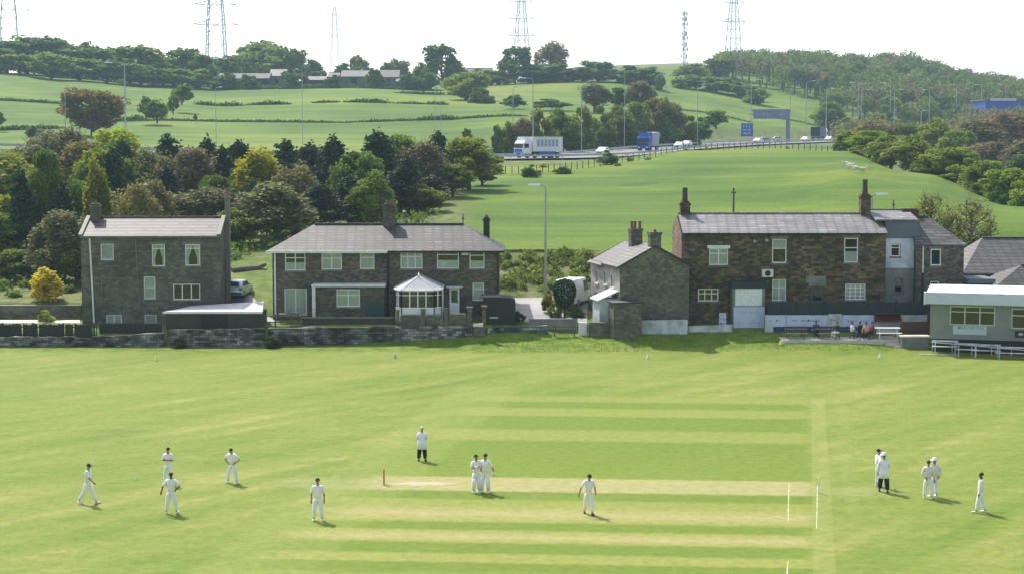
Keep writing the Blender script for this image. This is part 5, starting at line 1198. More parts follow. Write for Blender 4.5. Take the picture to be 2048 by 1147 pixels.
rd = [('dome',528,84,720,150,(.95,1.05,.8),'broad light green tree on the skyline right of the big pylon'),('dome',586,96,710,60,OLV,'smaller tree joined to the right of the broad skyline tree'),('round',625,120,700,44,DK,'dark tree between barn and farmhouse roofs'),('dome',485,108,700,70,GRN,'light green tree between the big pylon and the broad skyline tree'),('dome',722,113,720,46,(.9,1,.9),'thin round tree behind the farmhouse roof'),('dome',800,120,720,44,(.9,1,.9),'thin round tree behind the second farm roof'),('round',842,126,700,30,OLV,'little tree left of the tall egg-shaped tree'),('round',884,92,690,64,DK,'tall egg-shaped dark tree on the skyline'),('round',915,128,690,40,DK,'low tree at the right foot of the egg-shaped tree'),('round',1031,95,700,56,DK,'dark skyline tree below the middle pylon'),('twig',1100,86,720,66,(1,1,1),'open see-through tree right of the middle pylon'),('bush',1060,132,700,80,DK,'dark hedge tree below the middle pylon'),('bush',1130,130,700,90,DK,'dark clump right of the open tree'),('bush',1195,124,700,80,BLU,'higher dark clump on the skyline'),('bush',1250,132,690,70,BLU,'dark clump at the right part of the skyline hedge'),('bush',1290,136,690,50,BLU,'last dark clump of the skyline hedge'),('bush',1318,146,680,16,MID,'tiny bush at the end of the skyline hedge'),('bush',980,140,690,70,DK,'dark hedge clump right of the stone farm building'),
 ('round',1380,128,780,60,OLV,'first tree of the wood beside the lattice mast'),('round',1432,118,800,60,OLV,'tree of the wood edge left of the right pylon'),('bush',1375,150,720,50,MID,'low hedge bush below the lattice mast'),('bush',1430,155,715,60,MID,'low hedge bush right of the mast'),('bush',1480,165,710,50,MID,'low hedge bush where the hedge turns down'),('bush',1512,178,690,40,GRN,'last low bush of the falling hedge')]
for kd, px, top, Y, wp, col, lab in rd: tree(kd, px, top, Y, wp*(1.4 if kd == 'bush' else 1.05), col, lab, low=True)
# wooded hill on the right: one far-off wood
def wood(name, label, spots, seed, mat, col, n_leaf=420, size=.85):
    rng = np.random.default_rng(seed); v = []; f = []; tk = MB()
    for X, Y, h, r in spots:
        z = terr(X, Y); nb = 7; tk.tube([(X, Y, z-1), (X+.2, Y, z+h*.6)], [.35, .15], 4, cap=False)
        for k in range(nb):
            an = rng.random()*6.28; q = rng.random()**.5; c_ = np.array([X+math.cos(an)*r*.62*q, Y+math.sin(an)*r*.62*q, z+h*(.62+.26*(1-q)+rng.uniform(-.18, .05))]); s = r*rng.uniform(.32, .6)
            m_ = n_leaf//nb; o_ = rng.normal(size=(m_, 3)); o_ /= np.linalg.norm(o_, axis=1)[:, None]
            leaf_cloud(v, f, c_+o_*s*rng.random((m_, 1))**.35, size, rng)
    me_ = bpy.data.meshes.new(name); n0 = len(v); v += tk.v; f += [tuple(i+n0 for i in q) for q in tk.f]
    me_.from_pydata(v, [], f); me_.materials.append(mat); o = link(bpy.data.objects.new(name, me_)); o['kind'] = 'stuff'; o['label'] = label; o.color = col
    return o
rng = np.random.default_rng(21)
tops = [(1480,104),(1540,98),(1600,100),(1680,110),(1730,116),(1780,103),(1830,108),(1880,136),(1950,146),(2048,156),(2200,165)]
def topy(px):
    for (a, ya), (b_, yb) in zip(tops, tops[1:]):
        if px <= b_: return ya+(yb-ya)*max(0, (px-a))/(b_-a)
    return 160
sp = [[], [], []]
for k in range(560):
    px = rng.uniform(1440, 2130); Y = rng.uniform(665, 960)
    lim = 700+max(0, (1700-px))*.42
    if px < 1660 and Y < lim: continue
    X = Xp(px, Y); h = rng.uniform(11, 15)
    zt = terr(X, Y)+h; ymax = Zp(topy(px), Y)
    if zt > ymax: h -= (zt-ymax)
    if h < 6: continue
    sp[int(rng.integers(3))].append((X, Y, h, rng.uniform(4.5, 7.5)))
wood('woodland', 'green trees of the wood covering the right hill', sp[0], 1, M['leaf'], (1.05,1.08,.95,1))
wood('woodland', 'brown budding trees mixed through the right hill wood', sp[1], 2, M['twigleaf'], (.82,.86,.95,1))
wood('woodland', 'dark trees mixed through the right hill wood', sp[2], 3, M['leaf'], (.62,.74,.8,1))
sp = []
for k in range(130):
    px = rng.uniform(1690, 2130); Y = rng.uniform(430, 640)
    if abs(Y-(500+(px-1550)*.4)) < 26: continue
    sp.append((Xp(px, Y), Y, rng.uniform(4, 7.0), rng.uniform(4, 6)))
for k in range(26):
    px = rng.uniform(1925, 2090); Y = rng.uniform(590, 612); X = Xp(px, Y); sp.append((X, Y, Zp(rng.uniform(211, 222), Y)-terr(X, Y), 5.0))
wood('roadside_scrub', 'mixed brown scrub trees beside the motorway at the right', sp, 5, M['twigleaf'], (.85,.9,.85,1), size=.6)
# field hedges
def hedge(segs, label, h=1.6, col=(.5,.7,.5), name='hedgerow', w_=1.2):
    rng = np.random.default_rng(len(label)); v = []; f = []; p0 = None
    for a, b_, pa, pb2, Y in segs:
        n = max(2, int((b_-a)/3))
        for k in range(n):
            t = k/n; px = a+(b_-a)*t; py = pa+(pb2-pa)*t; p = Vector((Xp(px, Y, py), Y, Zp(py, Y))); p.z = terr(p.x, p.y); hh = h*rng.uniform(.5, 1.1)*min(1, .35+3*t, .35+3*(1-t))
            if p0 is None: p0 = p
            hh *= .75; o_ = rng.normal(size=(30, 3))*np.array([.9, w_*.4, hh*.3])+np.array([p.x-p0.x, p.y-p0.y, p.z-p0.z+hh*.45]); leaf_cloud(v, f, o_, min(.5, h*.45), rng)
    me_ = bpy.data.meshes.new(name); me_.from_pydata(v, [], f); me_.materials.append(M['leaf']); o = link(bpy.data.objects.new(name, me_)); o.location = p0; o.color = (*col, 1)
    return tag(o, label, 'hedge')
hedge([(395,428,217,216,520)], 'short dark hedge piece, leftmost in the broken hedge line')
hedge([(436,482,215,214,520)], 'dark hedge piece second in the broken hedge line')
hedge([(503,576,212,209,522)], 'long dark hedge piece above the dark belt pines')
hedge([(632,672,210,208,525)], 'faint hedge piece in the middle of the broken line', 1.0)
hedge([(698,776,207,207,525)], 'long straight hedge piece below the farmhouse')
hedge([(792,844,207,207,525)], 'thin hedge piece right of the long straight one', .9)
hedge([(856,892,208,210,525)], 'last hedge piece left of the willow', 1.3)
hedge([(260,700,250,249,448),(700,840,249,247,450)], 'long thin wall-like hedge across the lower far field', .8)
hedge([(838,915,246,245,450)], 'thicker hedge tuft at the right end of the lower field line', 1.6)
hedge([(915,1050,245,241,452)], 'thin low hedge running right to the motorway bushes', .8)
hedge([(430,700,180,174,640)], 'dark hedge below the black barn', 2.0)
hedge([(700,880,176,172,640)], 'low hedge below the farmhouse walls', 1.3)
hedge([(-40,130,198,206,505)], 'faint hedge line on the upper left field', 1.0)
hedge([(-40,120,255,262,425)], 'dark hedge line on the lower left field', 1.4)
hedge([(240,290,240,238,450)], 'dark hedge piece between copper tree and joined bushes', 1.8)
hedge([(795,905,175,205,600)], 'thin hedge falling from the farm to the willow', 1.2)
hedge([(1330,1500,222,228,600),(1500,1650,200,232,640)], 'faint hedge line across the field behind the gantry', .7)
hedge([(1000,1175,499,498,161.5)], 'thin dark hedge line along the foot of the hill pasture', .22, w_=.4)
# grass tufts on bank: real blades
rng = np.random.default_rng(5); v = []; f = []
for k in range(3000):
    px = rng.uniform(940, 1800); Y = rng.uniform(131.5, 137.0)
    if px > 1560 and Y > 133: continue
    X = Xp(px, Y); z = terr(X, Y); h = rng.uniform(.04, .12); a = rng.random()*3.14; d = (math.cos(a)*.06, math.sin(a)*.06); b0 = len(v)
    v += [(X-d[0], Y-d[1], z), (X+d[0], Y+d[1], z), (X+rng.normal()*.06, Y+rng.normal()*.06, z+h)]; f.append((b0, b0+1, b0+2))
me_ = bpy.data.meshes.new('bank_grass'); me_.from_pydata(v, [], f); me_.materials.append(M['leaf']); o = link(bpy.data.objects.new('bank_grass', me_)); o['kind'] = 'stuff'; o['label'] = 'rough grass on the bank below the pub'; o.color = (1.5, 1.75, .8, 1)
# ---------------- farm buildings on the ridge ----------------
def far_house(label, name, px0, px1, base, eaves, ridge, Y, D, wm, rm, hl=0, hr=0, doors=(), cat='farm building', wins=()):
    x0, x1 = Xp(px0, Y, base), Xp(px1, Y, base); zE = Zp(eaves, Y); zR = Zp(ridge, Y+D/2); z0 = Zp(base, Y)-2
    t = thing(name, label, cat, (x0, Y, z0+2)); mb = MB()
    ops = [(Xp(a, Y, base), Zp(c, Y), Xp(b_, Y, base), Zp(d, Y)) for a, d, b_, c in doors]
    walls(mb, x0, x1, z0, zE, Y, Y+D, ops, zR, not hl, not hr); mb.build('wall', M[wm], t, world=True)
    rf = MB(); roof(rf, x0, x1, zE, zR, Y, Y+D, .4, hl=hl, hr=hr); rf.build('roof', M[rm], t, world=True)
    for op in ops: MB().box(op[0], Y+.1, op[1], op[2], Y+.15, op[3]).build('barn_door', M['dark'], t, world=True)
    return t
far_house('long black open-fronted barn left on the ridge', 'black_barn', 424, 538, 172, 157, 147, 650, 12, 'dark', 'dark')
far_house('grey curved-roof barn end right of the black barn', 'grey_barn', 538, 570, 170, 152, 139, 655, 14, 'render_blue', 'slate_dark', doors=((549,159,556,168),))
far_house('low dark farm shed with pale strip roof between barns', 'farm_shed', 607, 652, 170, 160, 153, 660, 8, 'black', 'slate_dark')
far_house('pale stone farmhouse with arched dark door on the ridge', 'farmhouse', 682, 742, 172, 153, 141, 655, 10, 'stone_grey', 'slate_dark', doors=((703,157,714,171),))
far_house('second stone farm building with sloping roof right of the farmhouse', 'farm_cottage', 760, 798, 172, 154, 140, 665, 10, 'stone_grey', 'slate_dark')
far_house('long low dark farm range right of the farm cottage', 'farm_range', 792, 858, 172, 163, 158, 655, 6, 'stone', 'slate_dark')
far_house('grey stone building with plain roof on the skyline right of the egg-shaped tree', 'stone_house', 932, 985, 160, 149, 137, 690, 10, 'stone_grey', 'slate_dark')
far_house('small stone gable house below the faint distant pylon', 'gable_house', 656, 678, 170, 154, 146, 662, 8, 'stone_grey', 'slate_dark')
# skyline wall and small white vehicles by the farm
sw_ = thing('farmyard_wall', 'long dark drystone wall along the farm track on the ridge', 'wall', (Xp(430,640,178), 640, Zp(178,640)))
mb = MB()
for a in range(430, 860, 12):
    p, q = gp(a, 175, 644), gp(a+12, 175, 644); mb.add([(p.x,p.y,p.z-.5),(q.x,q.y,q.z-.5),(q.x,q.y,q.z+1.6),(p.x,p.y,p.z+1.6),(p.x,p.y+.5,p.z-.5),(q.x,q.y+.5,q.z-.5),(q.x,q.y+.5,q.z+1.6),(p.x,p.y+.5,p.z+1.6)], [(0,1,2,3),(4,7,6,5),(3,2,6,7)])
mb.build('wall_body', M['stone_grey'], sw_, world=True)
for px, top, Y, wp, lab in ((455,146,640,40,'dark tree in front of the left end of the black barn'),(500,150,640,34,'low dark tree in front of the black barn middle'),(590,140,645,46,'dark tree between grey barn and farm shed'),(640,142,668,44,'dark tree behind the farm shed'),(668,150,640,30,'bush left of the farmhouse'),(750,138,645,34,'dark tree between farmhouse and farm cottage'),(828,148,640,44,'dark tree before the long farm range'),(862,146,645,44,'dark tree at the right end of the farm range'),(905,150,660,44,'dark bush left of the skyline stone house'),(775,128,690,50,'dark tree behind the farm cottage'),(700,128,690,50,'dark tree behind the farmhouse')):
    tree('bush', px, top, Y, wp*1.2, DK, lab, low=True)
# blue building far right
t = thing('blue_warehouse', 'long bright blue low building among the trees at the right edge', 'warehouse', P(1972, 213, 620))
Y = 620; MB().box(Xp(1972,Y,210), Y, Zp(250,Y), Xp(2120,Y,210), Y+20, Zp(201,Y)).build('wall', M['blue'], t, world=True)
MB().box(Xp(1980,Y,210), Y-.3, Zp(202,Y), Xp(2032,Y,210), Y-.01, Zp(197,Y)).build('sign_panel', M['fascia'], t, world=True)
MB().box(Xp(1969,Y,210), Y-.2, Zp(201,Y)+.01, Xp(2120,Y,210), Y+20, Zp(199.5,Y)).build('roof', M['slate_pale'], t, world=True)

# ---------------- pylons, mast ----------------
def pylon(label, px, Y, top, armrows, wbase, wtop, arm, mat='pylon', thick=.22, waist=None, base=None):
    b_ = gp(px, 150, Y); H = Zp(top, Y)-b_.z; t = thing('pylon', label, 'pylon', b_, R(18), group='electricity pylons on the skyline')
    def hw(z):
        q = z/H; wq = waist or .55
        return (wbase+(wtop*1.35-wbase)*(q/wq) if q < wq else wtop*1.35+(wtop*.5-wtop*1.35)*((q-wq)/(1-wq)))/2
    mb = MB(); n = 11; zs = [H*(1-(1-k/n)**1.25) for k in range(n+1)]
    for sx_, sy_ in ((1,1),(1,-1),(-1,1),(-1,-1)): mb.tube([(sx_*hw(z), sy_*hw(z), z-(1 if z == 0 else 0)) for z in zs], thick, 4)
    mb.build('tower_legs', M[mat], t)
    br = MB(); th = thick*.5
    for za, zb in zip(zs, zs[1:]):
        a, c = hw(za), hw(zb); 
        for (p, q) in (((-a,-a),(c,-c)),((a,-a),(-c,-c)),((-a,a),(c,c)),((a,a),(-c,c)),((-a,-a),(-c,c)),((-a,a),(-c,-c)),((a,-a),(c,c)),((a,a),(c,-c))): br.tube([(p[0],p[1],za),(q[0],q[1],zb)], th, 3, cap=False)
        for p, q in (((-c,-c),(c,-c)),((c,-c),(c,c)),((c,c),(-c,c)),((-c,c),(-c,-c))): br.tube([(p[0],p[1],zb),(q[0],q[1],zb)], th, 3, cap=False)
    br.build('lattice', M[mat], t)
    for py in armrows:
        z = Zp(py, Y)-b_.z; h_ = hw(z)
        am = MB()
        for s in (-1, 1):
            tip = (s*(h_+arm), 0, z+.1)
            for yy in (-h_, h_): am.tube([(s*h_, yy, z), tip], thick*.6, 3); am.tube([(s*h_, yy, z+1.6), tip], thick*.6, 3)
            am.tube([(s*(h_+arm*.5), -h_*.5, z+.05), (s*(h_+arm*.5), h_*.5, z+.05)], th, 3)
        am.tube([(-h_, -h_, z), (h_, -h_, z)], thick*.7, 3); am.tube([(-h_, h_, z), (h_, h_, z)], thick*.7, 3)
        a_ = am.build('crossarm', M[mat], t)
        for s in (-1, 1):
            MB().lathe([(.07, 0), (.16, -.3), (.08, -.5), (.16, -.8), (.08, -1.1), (.16, -1.4), (.06, -1.9)], (s*(h_+arm-.2), 0, z), 6).build('insulator', M[mat], a_)
    return t
pylon('large steel pylon with heavy crossarms above the black barn', 433, 700, -75, (50, 10, -32), 8.2, 4.6, 6.0, thick=.2)
pylon('small faint distant pylon above the farmhouse', 670, 1400, 14, (30, 52, 72), 12, 4.2, 4.5, thick=.17)
pylon('steel pylon standing behind the dark skyline tree in the middle', 1043, 830, -28, (72, 38, 4), 7, 3.4, 4.4, thick=.17)
pylon('slim steel pylon at the edge of the right hill wood', 1466, 820, -30, (44, 6), 7, 3.2, 4.0, thick=.16)
pylon('pale double-legged pylon in the top left corner', 20, 720, -60, (20, -22), 7, 4.6, 6.0, thick=.18)
b_ = gp(1369, 130, 860); H = Zp(22, 860)-b_.z
ms_ = thing('telecoms_mast', 'lattice telecoms mast bristling with aerials on the brown skyline', 'mast', b_, .3)
mb = MB(); n = 10
for k in range(3):
    a = k*2.094; mb.tube([(.9*math.cos(a), .9*math.sin(a), -1), (.6*math.cos(a), .6*math.sin(a), H)], .14, 4)
mb.tube([(0,0,H),(0,0,H+1.2)], .06, 4)
mb.build('tower_legs', M['pylon'], ms_); br = MB()
for k in range(16):
    z0, z1 = H*k/16, H*(k+1)/16; 
    for j in range(3):
        a, c = j*2.094, (j+1)*2.094; br.tube([(.85*math.cos(a), .85*math.sin(a), z0), (.8*math.cos(c), .8*math.sin(c), z1)], .07, 3, cap=False)
br.build('lattice', M['pylon'], ms_)
for k, (zq, r) in enumerate(((.95,1.2),(.86,1.1),(.78,1.4),(.62,1.3),(.55,1.5),(.44,1.3),(.36,1.4),(.24,1.7),(.12,1.5))):
    for j in range(3):
        a = j*2.094+k; x, y = r*math.cos(a), r*math.sin(a); m_ = MB().box(x-.22, y-.12, H*zq-.9, x+.22, y+.12, H*zq+.9).tube([(0,0,H*zq),(x,y,H*zq)], .06, 3)
        m_.build('aerial', M['pylon'], ms_)

# ---------------- street lamps ----------------
def lamp_mesh(H, arm):
    p = MB(); p.tube([(0,0,-.3),(0,0,H*.5),(0,0,H-.25),(arm*.15,0,H),(arm,0,H+.12)], [.13,.11,.08,.07,.05], 6)
    h = MB(); s = 1 if arm > 0 else -1; x0 = arm; h.add([(x0-s*.1,-.17,H+.04),(x0+s*.95,-.14,H+.1),(x0+s*.95,.14,H+.1),(x0-s*.1,.17,H+.04),(x0-s*.1,-.12,H+.22),(x0+s*.85,-.09,H+.24),(x0+s*.85,.09,H+.24),(x0-s*.1,.12,H+.22)], [(0,3,2,1),(4,5,6,7),(0,1,5,4),(1,2,6,5),(2,3,7,6),(3,0,4,7)])
    return p.mesh('pole'), h.mesh('lamp_head')
def lamp(px, base_py, Y, top, side, label, group=None, thick=1.0, double=False, base=None):
    z0 = base if base is not None else terr(Xp(px, Y, base_py), Y)
    H = Zp(top, Y)-z0; pm, hm = lamp_mesh(H, 1.3*side)
    t = thing('street_lamp', label, 'street lamp', (Xp(px, Y, base_py), Y, z0), group=group)
    for nm, mm, mat in (('pole', pm, 'metal'), ('lamp_head', hm, 'lampglass')):
        o = link(bpy.data.objects.new(nm, mm)); o.data.materials.append(M[mat]); o.parent = t
    if double:
        pm2, hm2 = lamp_mesh(H, -1.3*side); o = link(bpy.data.objects.new('lamp_head', hm2)); o.data.materials.append(M['lampglass']); o.parent = t
    t.scale = (thick, thick, 1) if thick != 1 else (1, 1, 1)
    return t
lamp(1091, 560, 150.3, 373, -.45, 'tall grey street lamp between the semis and the cottage')
lamp(268, 420, 168, 372, .3, 'street lamp with white head poking above the left house roof')
lamp(1744, 391, 160, 391, .4, 'lamp head poking out right of the pub chimney')
GL = 'lamps along the motorway'
for px, top, Y, sd, lab in ((251,127,292,-1.2,'tall lamp with a bright white head near the left hill wood'),(131,175,295,1,'thin pole left of the copper tree'),(432,176,300,1,'faint pole above the squat belt pine'),
    (605,140,300,-1,'faint pole above the left hip of the semis'),(870,176,310,1,'faint pole at the right end of the tree belt, left of a pair'),(882,190,308,1,'faint pole at the right end of the tree belt, right of a pair'),
    (1066,158,312,-1.2,'pole in front of the white lorry'),(1026,175,345,1,'pole above the white lorry cab'),(1163,172,356,1,'pole on the bank right of the white lorry'),(1249,152,392,-1,'pole left of the blue lorry'),(1395,170,432,1,'pole behind the right end of the bank bushes'),(1332,150,470,-.8,'short pole on the field left of the mast'),
    (1502,160,535,1,'lamp left of the gantry sign'),(1580,176,520,1,'lamp at the right leg of the gantry'),(1612,163,560,1,'lamp right of the gantry'),(1652,178,560,1,'lamp above the dark box lorry'),
    (1716,166,600,-1,'lamp right of the box lorry, left-hand head'),(1722,180,585,1,'lamp right of the box lorry, lower head'),(1780,167,640,-1,'lamp in the wood, third from the box lorry'),(1788,180,610,1,'lamp with violet-tinted head in the wood'),(1858,180,640,-1,'lamp above the bright yellow-green tree'),(1842,222,560,.4,'short lamp pole just left of the bright yellow-green tree'),(1912,170,680,-1,'lamp in the wood left of the blue building'),(1962,170,700,-1,'lamp above the left end of the blue building'),(2010,170,720,-1,'lamp above the blue building at right')):
    i = int(np.argmin(np.abs(MWA[:, 1]-Y))); zb = MWA[i, 2]-.2
    lamp(px, 250, Y, top, sd*1.1, lab, GL, 1.25 if px > 1400 or px in (251,) else (.5 if px < 1000 else .8), base=min(zb, Zp(top, Y)-5) if px != 1842 else None)
def post(px, Y, top, label, mat='wood', r=.12):
    p = gp(px, 420, Y); t = thing('telegraph_pole', label, 'pole', p)
    MB().tube([(0,0,-.3),(0,0,Zp(top,Y)-p.z)], [r, r*.8], 6).build('pole', M[mat], t)
    MB().box(-.5*r*4, -.05, Zp(top,Y)-p.z-.5, .5*r*4, .05, Zp(top,Y)-p.z-.38).build('cross_bar', M[mat], t); return t
post(1467, 168, 376, 'dark pole behind the middle of the pub roof'); post(926, 165, 428, 'thin pole behind the right end of the semis roof', r=.07)
post(1787, 168, 400, 'short pole behind the rendered house roof', r=.08); post(1933, 175, 400, 'pole behind the spindly olive tree', r=.08)
# fence along the top of the hill pasture
fl = [(985,262,384),(1050,258,366),(1120,262,350),(1200,266,333),(1300,280,305),(1400,296,292),(1550,306,290),(1690,300,292)]
ft = thing('field_fence', 'post and wire fence between hill pasture and motorway', 'fence', gp(985, 380, 258)); pr_ = []
for (a, Ya, _), (b_, Yb, _) in zip(fl, fl[1:]):
    n = int((b_-a)/11)
    for k in range(n):
        t_ = k/n; p = gp(a+(b_-a)*t_, 320, Ya+(Yb-Ya)*t_); pr_.append(p); MB().box(p.x-.06, p.y-.06, p.z-.2, p.x+.06, p.y+.06, p.z+1.15).build('fence_post', M['wood'], ft, world=True)
wr = MB()
for z in (.4, .75, 1.1): wr.tube([p+Vector((0,0,z)) for p in pr_], .018, 3)
wr.build('wires', M['wood'], ft, world=True)

# ---------------- motorway signs ----------------
M['gantry'] = plain('gantry_steel', (.2, .22, .22), (.15, .17, .17), .3)
Y = 520; zr = MWA[int(np.argmin(np.abs(MWA[:,1]-Y))), 2]
gn = thing('gantry_sign', 'motorway gantry with wide grey-violet message board on one tall leg', 'gantry', (Xp(1574,Y,270), Y, zr))
MB().box(Xp(1571,Y,270), Y-.4, zr-.3, Xp(1578,Y,270), Y+.4, Zp(222,Y)).build('leg', M['gantry'], gn, world=True)
gb = MB().box(Xp(1506,Y,230), Y-.7, Zp(238,Y), Xp(1578,Y,230), Y-.41, Zp(219,Y)).build('message_board', M['violet2'] if 'violet2' in M else plain('message_board', (.2, .22, .34), (.14, .17, .26), .3), gn, world=True)
MB().box(Xp(1504,Y,230), Y-.38, Zp(224,Y), Xp(1580,Y,230), Y+.3, Zp(219.5,Y)).build('beam', M['gantry'], gn, world=True)
ls = MB(); scribble(ls, Xp(1512,Y,230), Xp(1572,Y,230), Zp(228.5,Y), .7, Y-.7, random.Random(5), (5,4,6)); ls.build('sign_lettering', M['paleblue'], gb, world=True)
Y = 505
bs = thing('blue_motorway_sign', 'square blue motorway sign on two posts left of the gantry', 'road sign', (Xp(1494,Y,270), Y, zr))
bp = MB().box(Xp(1482,Y,260), Y-.15, Zp(273,Y), Xp(1506,Y,260), Y, Zp(247,Y)).build('sign_panel', M['signblue'], bs, world=True)
ls = MB(); 
for k, wl in enumerate(((3,), (4, 3), (6,))): scribble(ls, Xp(1486,Y,260), Xp(1502,Y,260), Zp(253+k*7,Y), .45, Y-.15, random.Random(k), wl)
ls.build('sign_lettering', M['white'], bp, world=True)
for a in (1486, 1501): MB().box(Xp(a,Y,260), Y+.01, zr-.5, Xp(a+1.2,Y,260), Y+.18, Zp(250,Y)).build('post', M['pylon'], bs, world=True)

# ---------------- vehicles ----------------
def wheel(par, x, y, r, w_=.25):
    s = 1 if y > 0 else -1
    tm = MB(); n = 14; vs = []; 
    for yy in (y-w_/2, y+w_/2):
        for k in range(n): vs.append((x+r*math.cos(2*math.pi*k/n), yy, r+r*math.sin(2*math.pi*k/n)))
    tm.add(vs, [tuple(range(n)), tuple(range(n, 2*n))[::-1]]+[(k, (k+1) % n, (k+1) % n+n, k+n) for k in range(n)])
    w0 = tm.build('wheel', M['tyre'], par)
    rm = MB(); yo = y+s*(w_/2+.006); vs = [(x+r*.58*math.cos(2*math.pi*k/n), yo, r+r*.58*math.sin(2*math.pi*k/n)) for k in range(n)]; rm.add(vs, [tuple(range(n))]); rm.build('rim', M['metal'], w0)
def car(label, pos, rz, paint='silver', van=False, group=None, L=4.2, W=1.72, H=1.45):
    t = thing('parked_car' if group is None else 'car', label, 'van' if van else 'car', pos, rz, group)
    h = L/2; w_ = W/2
    prof = [(-h, .28), (h, .28), (h+.03, .55), (h-.08, .82), (h*.45, .95), (h*.12, H), (-h*.62, H), (-h*.95, .98), (-h-.02, .6)] if not van else [(-h, .3), (h, .3), (h+.02, .8), (h*.72, 1.15), (h*.45, H), (-h*.95, H), (-h-.02, 1.0)]
    def loft(prof, w0, w1, zt):   # narrower at the top
        vs = []; n = len(prof)
        for s in (-1, 1):
            for x, z in prof: vs.append((x, s*(w0 if z < .9 else w0+(w1-w0)*min(1, (z-.9)/(zt-.9))), z))
        return vs, [tuple(range(n)), tuple(range(n, 2*n))[::-1]]+[(i, (i+1) % n, (i+1) % n+n, i+n) for i in range(n)]
    mb = MB(); mb.add(*loft(prof, w_, w_*.78, H)); b_ = mb.build('body', M[paint], t)
    bv = b_.modifiers.new('bevel', 'BEVEL'); bv.width = .06; bv.segments = 2; b_.data.shade_smooth()
    g = MB()
    if not van:
        xa, xb = h*.40, h*.14; yy = lambda z: w_+(w_*.78-w_)*((z-.9)/(H-.9))
        g.add([(xa+.02, -yy(1)+.08, 1.0), (xa+.02, yy(1)-.08, 1.0), (xb+.05, yy(H)-.06, H-.07), (xb+.05, -yy(H)+.06, H-.07)], [(0,1,2,3)]); 
        g.add([(-h*.93-.03, yy(1)-.12, 1.03), (-h*.93-.03, -yy(1)+.12, 1.03), (-h*.66-.05, -yy(H)+.1, H-.08), (-h*.66-.05, yy(H)-.1, H-.08)], [(0,1,2,3)])
        for s in (-1, 1): g.add([(-h*.8, s*(yy(1.0)+.012), 1.0), (h*.33, s*(yy(1.0)+.012), 1.0), (h*.12, s*(yy(H-.12)+.012), H-.12), (-h*.58, s*(yy(H-.12)+.012), H-.12)], [(0,1,2,3)])
    else:
        g.add([(h*.70+.03, -w_*.8, 1.2), (h*.70+.03, w_*.8, 1.2), (h*.47+.05, w_*.72, H-.12), (h*.47+.05, -w_*.72, H-.12)], [(0,1,2,3)])
        for s in (-1, 1): g.add([(h*.1, s*(w_*.95+.01), 1.2), (h*.6, s*(w_*.95+.01), 1.2), (h*.45, s*(w_*.83+.01), H-.2), (h*.1, s*(w_*.83+.01), H-.2)], [(0,1,2,3)])
        g.add([(-h*.98-.03, w_*.7, 1.15), (-h*.98-.03, -w_*.7, 1.15), (-h*.95-.03, -w_*.65, H-.25), (-h*.95-.03, w_*.65, H-.25)], [(0,1,2,3)])
    g.build('window_glass', M['carglass'], t)
    for s in (-1, 1):
        MB().box(h-.1, s*w_*.72-.17, .62, h+.045, s*w_*.72+.17, .76).build('headlight', M['lampglass'], t)
        MB().box(-h-.05, s*w_*.8-.13, .7, -h+.05, s*w_*.8+.13, .86).build('tail_light', M['red'], t)
        MB().box(h*.32, s*(w_+.02)-.08, .95, h*.40, s*(w_+.02)+.08, 1.07).build('wing_mirror', M[paint], t)
        for x in (-h*.62, h*.62): wheel(t, x, s*(w_-.10), .31, .2)
    MB().box(h-.02, -w_*.5, .33, h+.055, w_*.5, .48).build('bumper', M['cardark'], t); MB().box(-h-.055, -w_*.9, .35, -h+.02, w_*.9, .52).build('bumper', M['cardark'], t)
    MB().box(-h-.065, -.26, .56, -h-.0, .26, .67).build('number_plate', M['yellow'], t)
    return t
car('silver hatchback parked nose-away on the drive between the houses', gp(476, 580, 147.2)+Vector((0,0,.06)), R(86), 'silver')
car('white van parked behind the clipped bush beside the cottage', gp(1146, 590, 145.5)+Vector((0,0,.07)), R(70), 'carwhite', van=True, L=4.9, W=1.95, H=2.25)
def road_at(Y, lane):
    i = int(np.argmin(np.abs(MWA[:, 1]-Y))); i = min(max(i, 1), len(MWA)-2); t = Vector(MWA[i+1]-MWA[i-1]); n = Vector((-t.y, t.x, 0)).normalized()
    return Vector(MWA[i])+n*lane+Vector((0, 0, .13)), math.atan2(t.y, t.x)
def road_px(px, lane):
    def f(Y):
        p, a = road_at(Y, lane); return abs(CX+F*p.x/p.y-px)
    best = min((q[1] for q in MWA[1:-1]), key=f); return road_at(best, lane)
GC = 'cars driving on the motorway'
for px, lane, paint, lab, rev in ((1216,-5.4,'carwhite','white car on the near carriageway behind the round verge bush',1),(1226,7.5,'cardark','dark car on the far carriageway right of the white lorry',0),(1352,-7,'carwhite','white car following the blue lorry, left of two',1),(1376,-4,'carwhite','white car following the blue lorry, right of two',1),(1508,-5,'carwhite','pale car under the left end of the gantry',1),(1556,5,'silver','small silver car under the gantry board',0),(1603,-6,'carwhite','bright white car between gantry and dark box lorry',1),(1651,-8,'carwhite','white car in front of the dark box lorry',1),(1534,6,'cardark','dark car under the gantry, left of the silver one',0)):
    p, a = road_px(px, lane); car(lab, p, a+(math.pi if rev else 0), paint, group=GC)
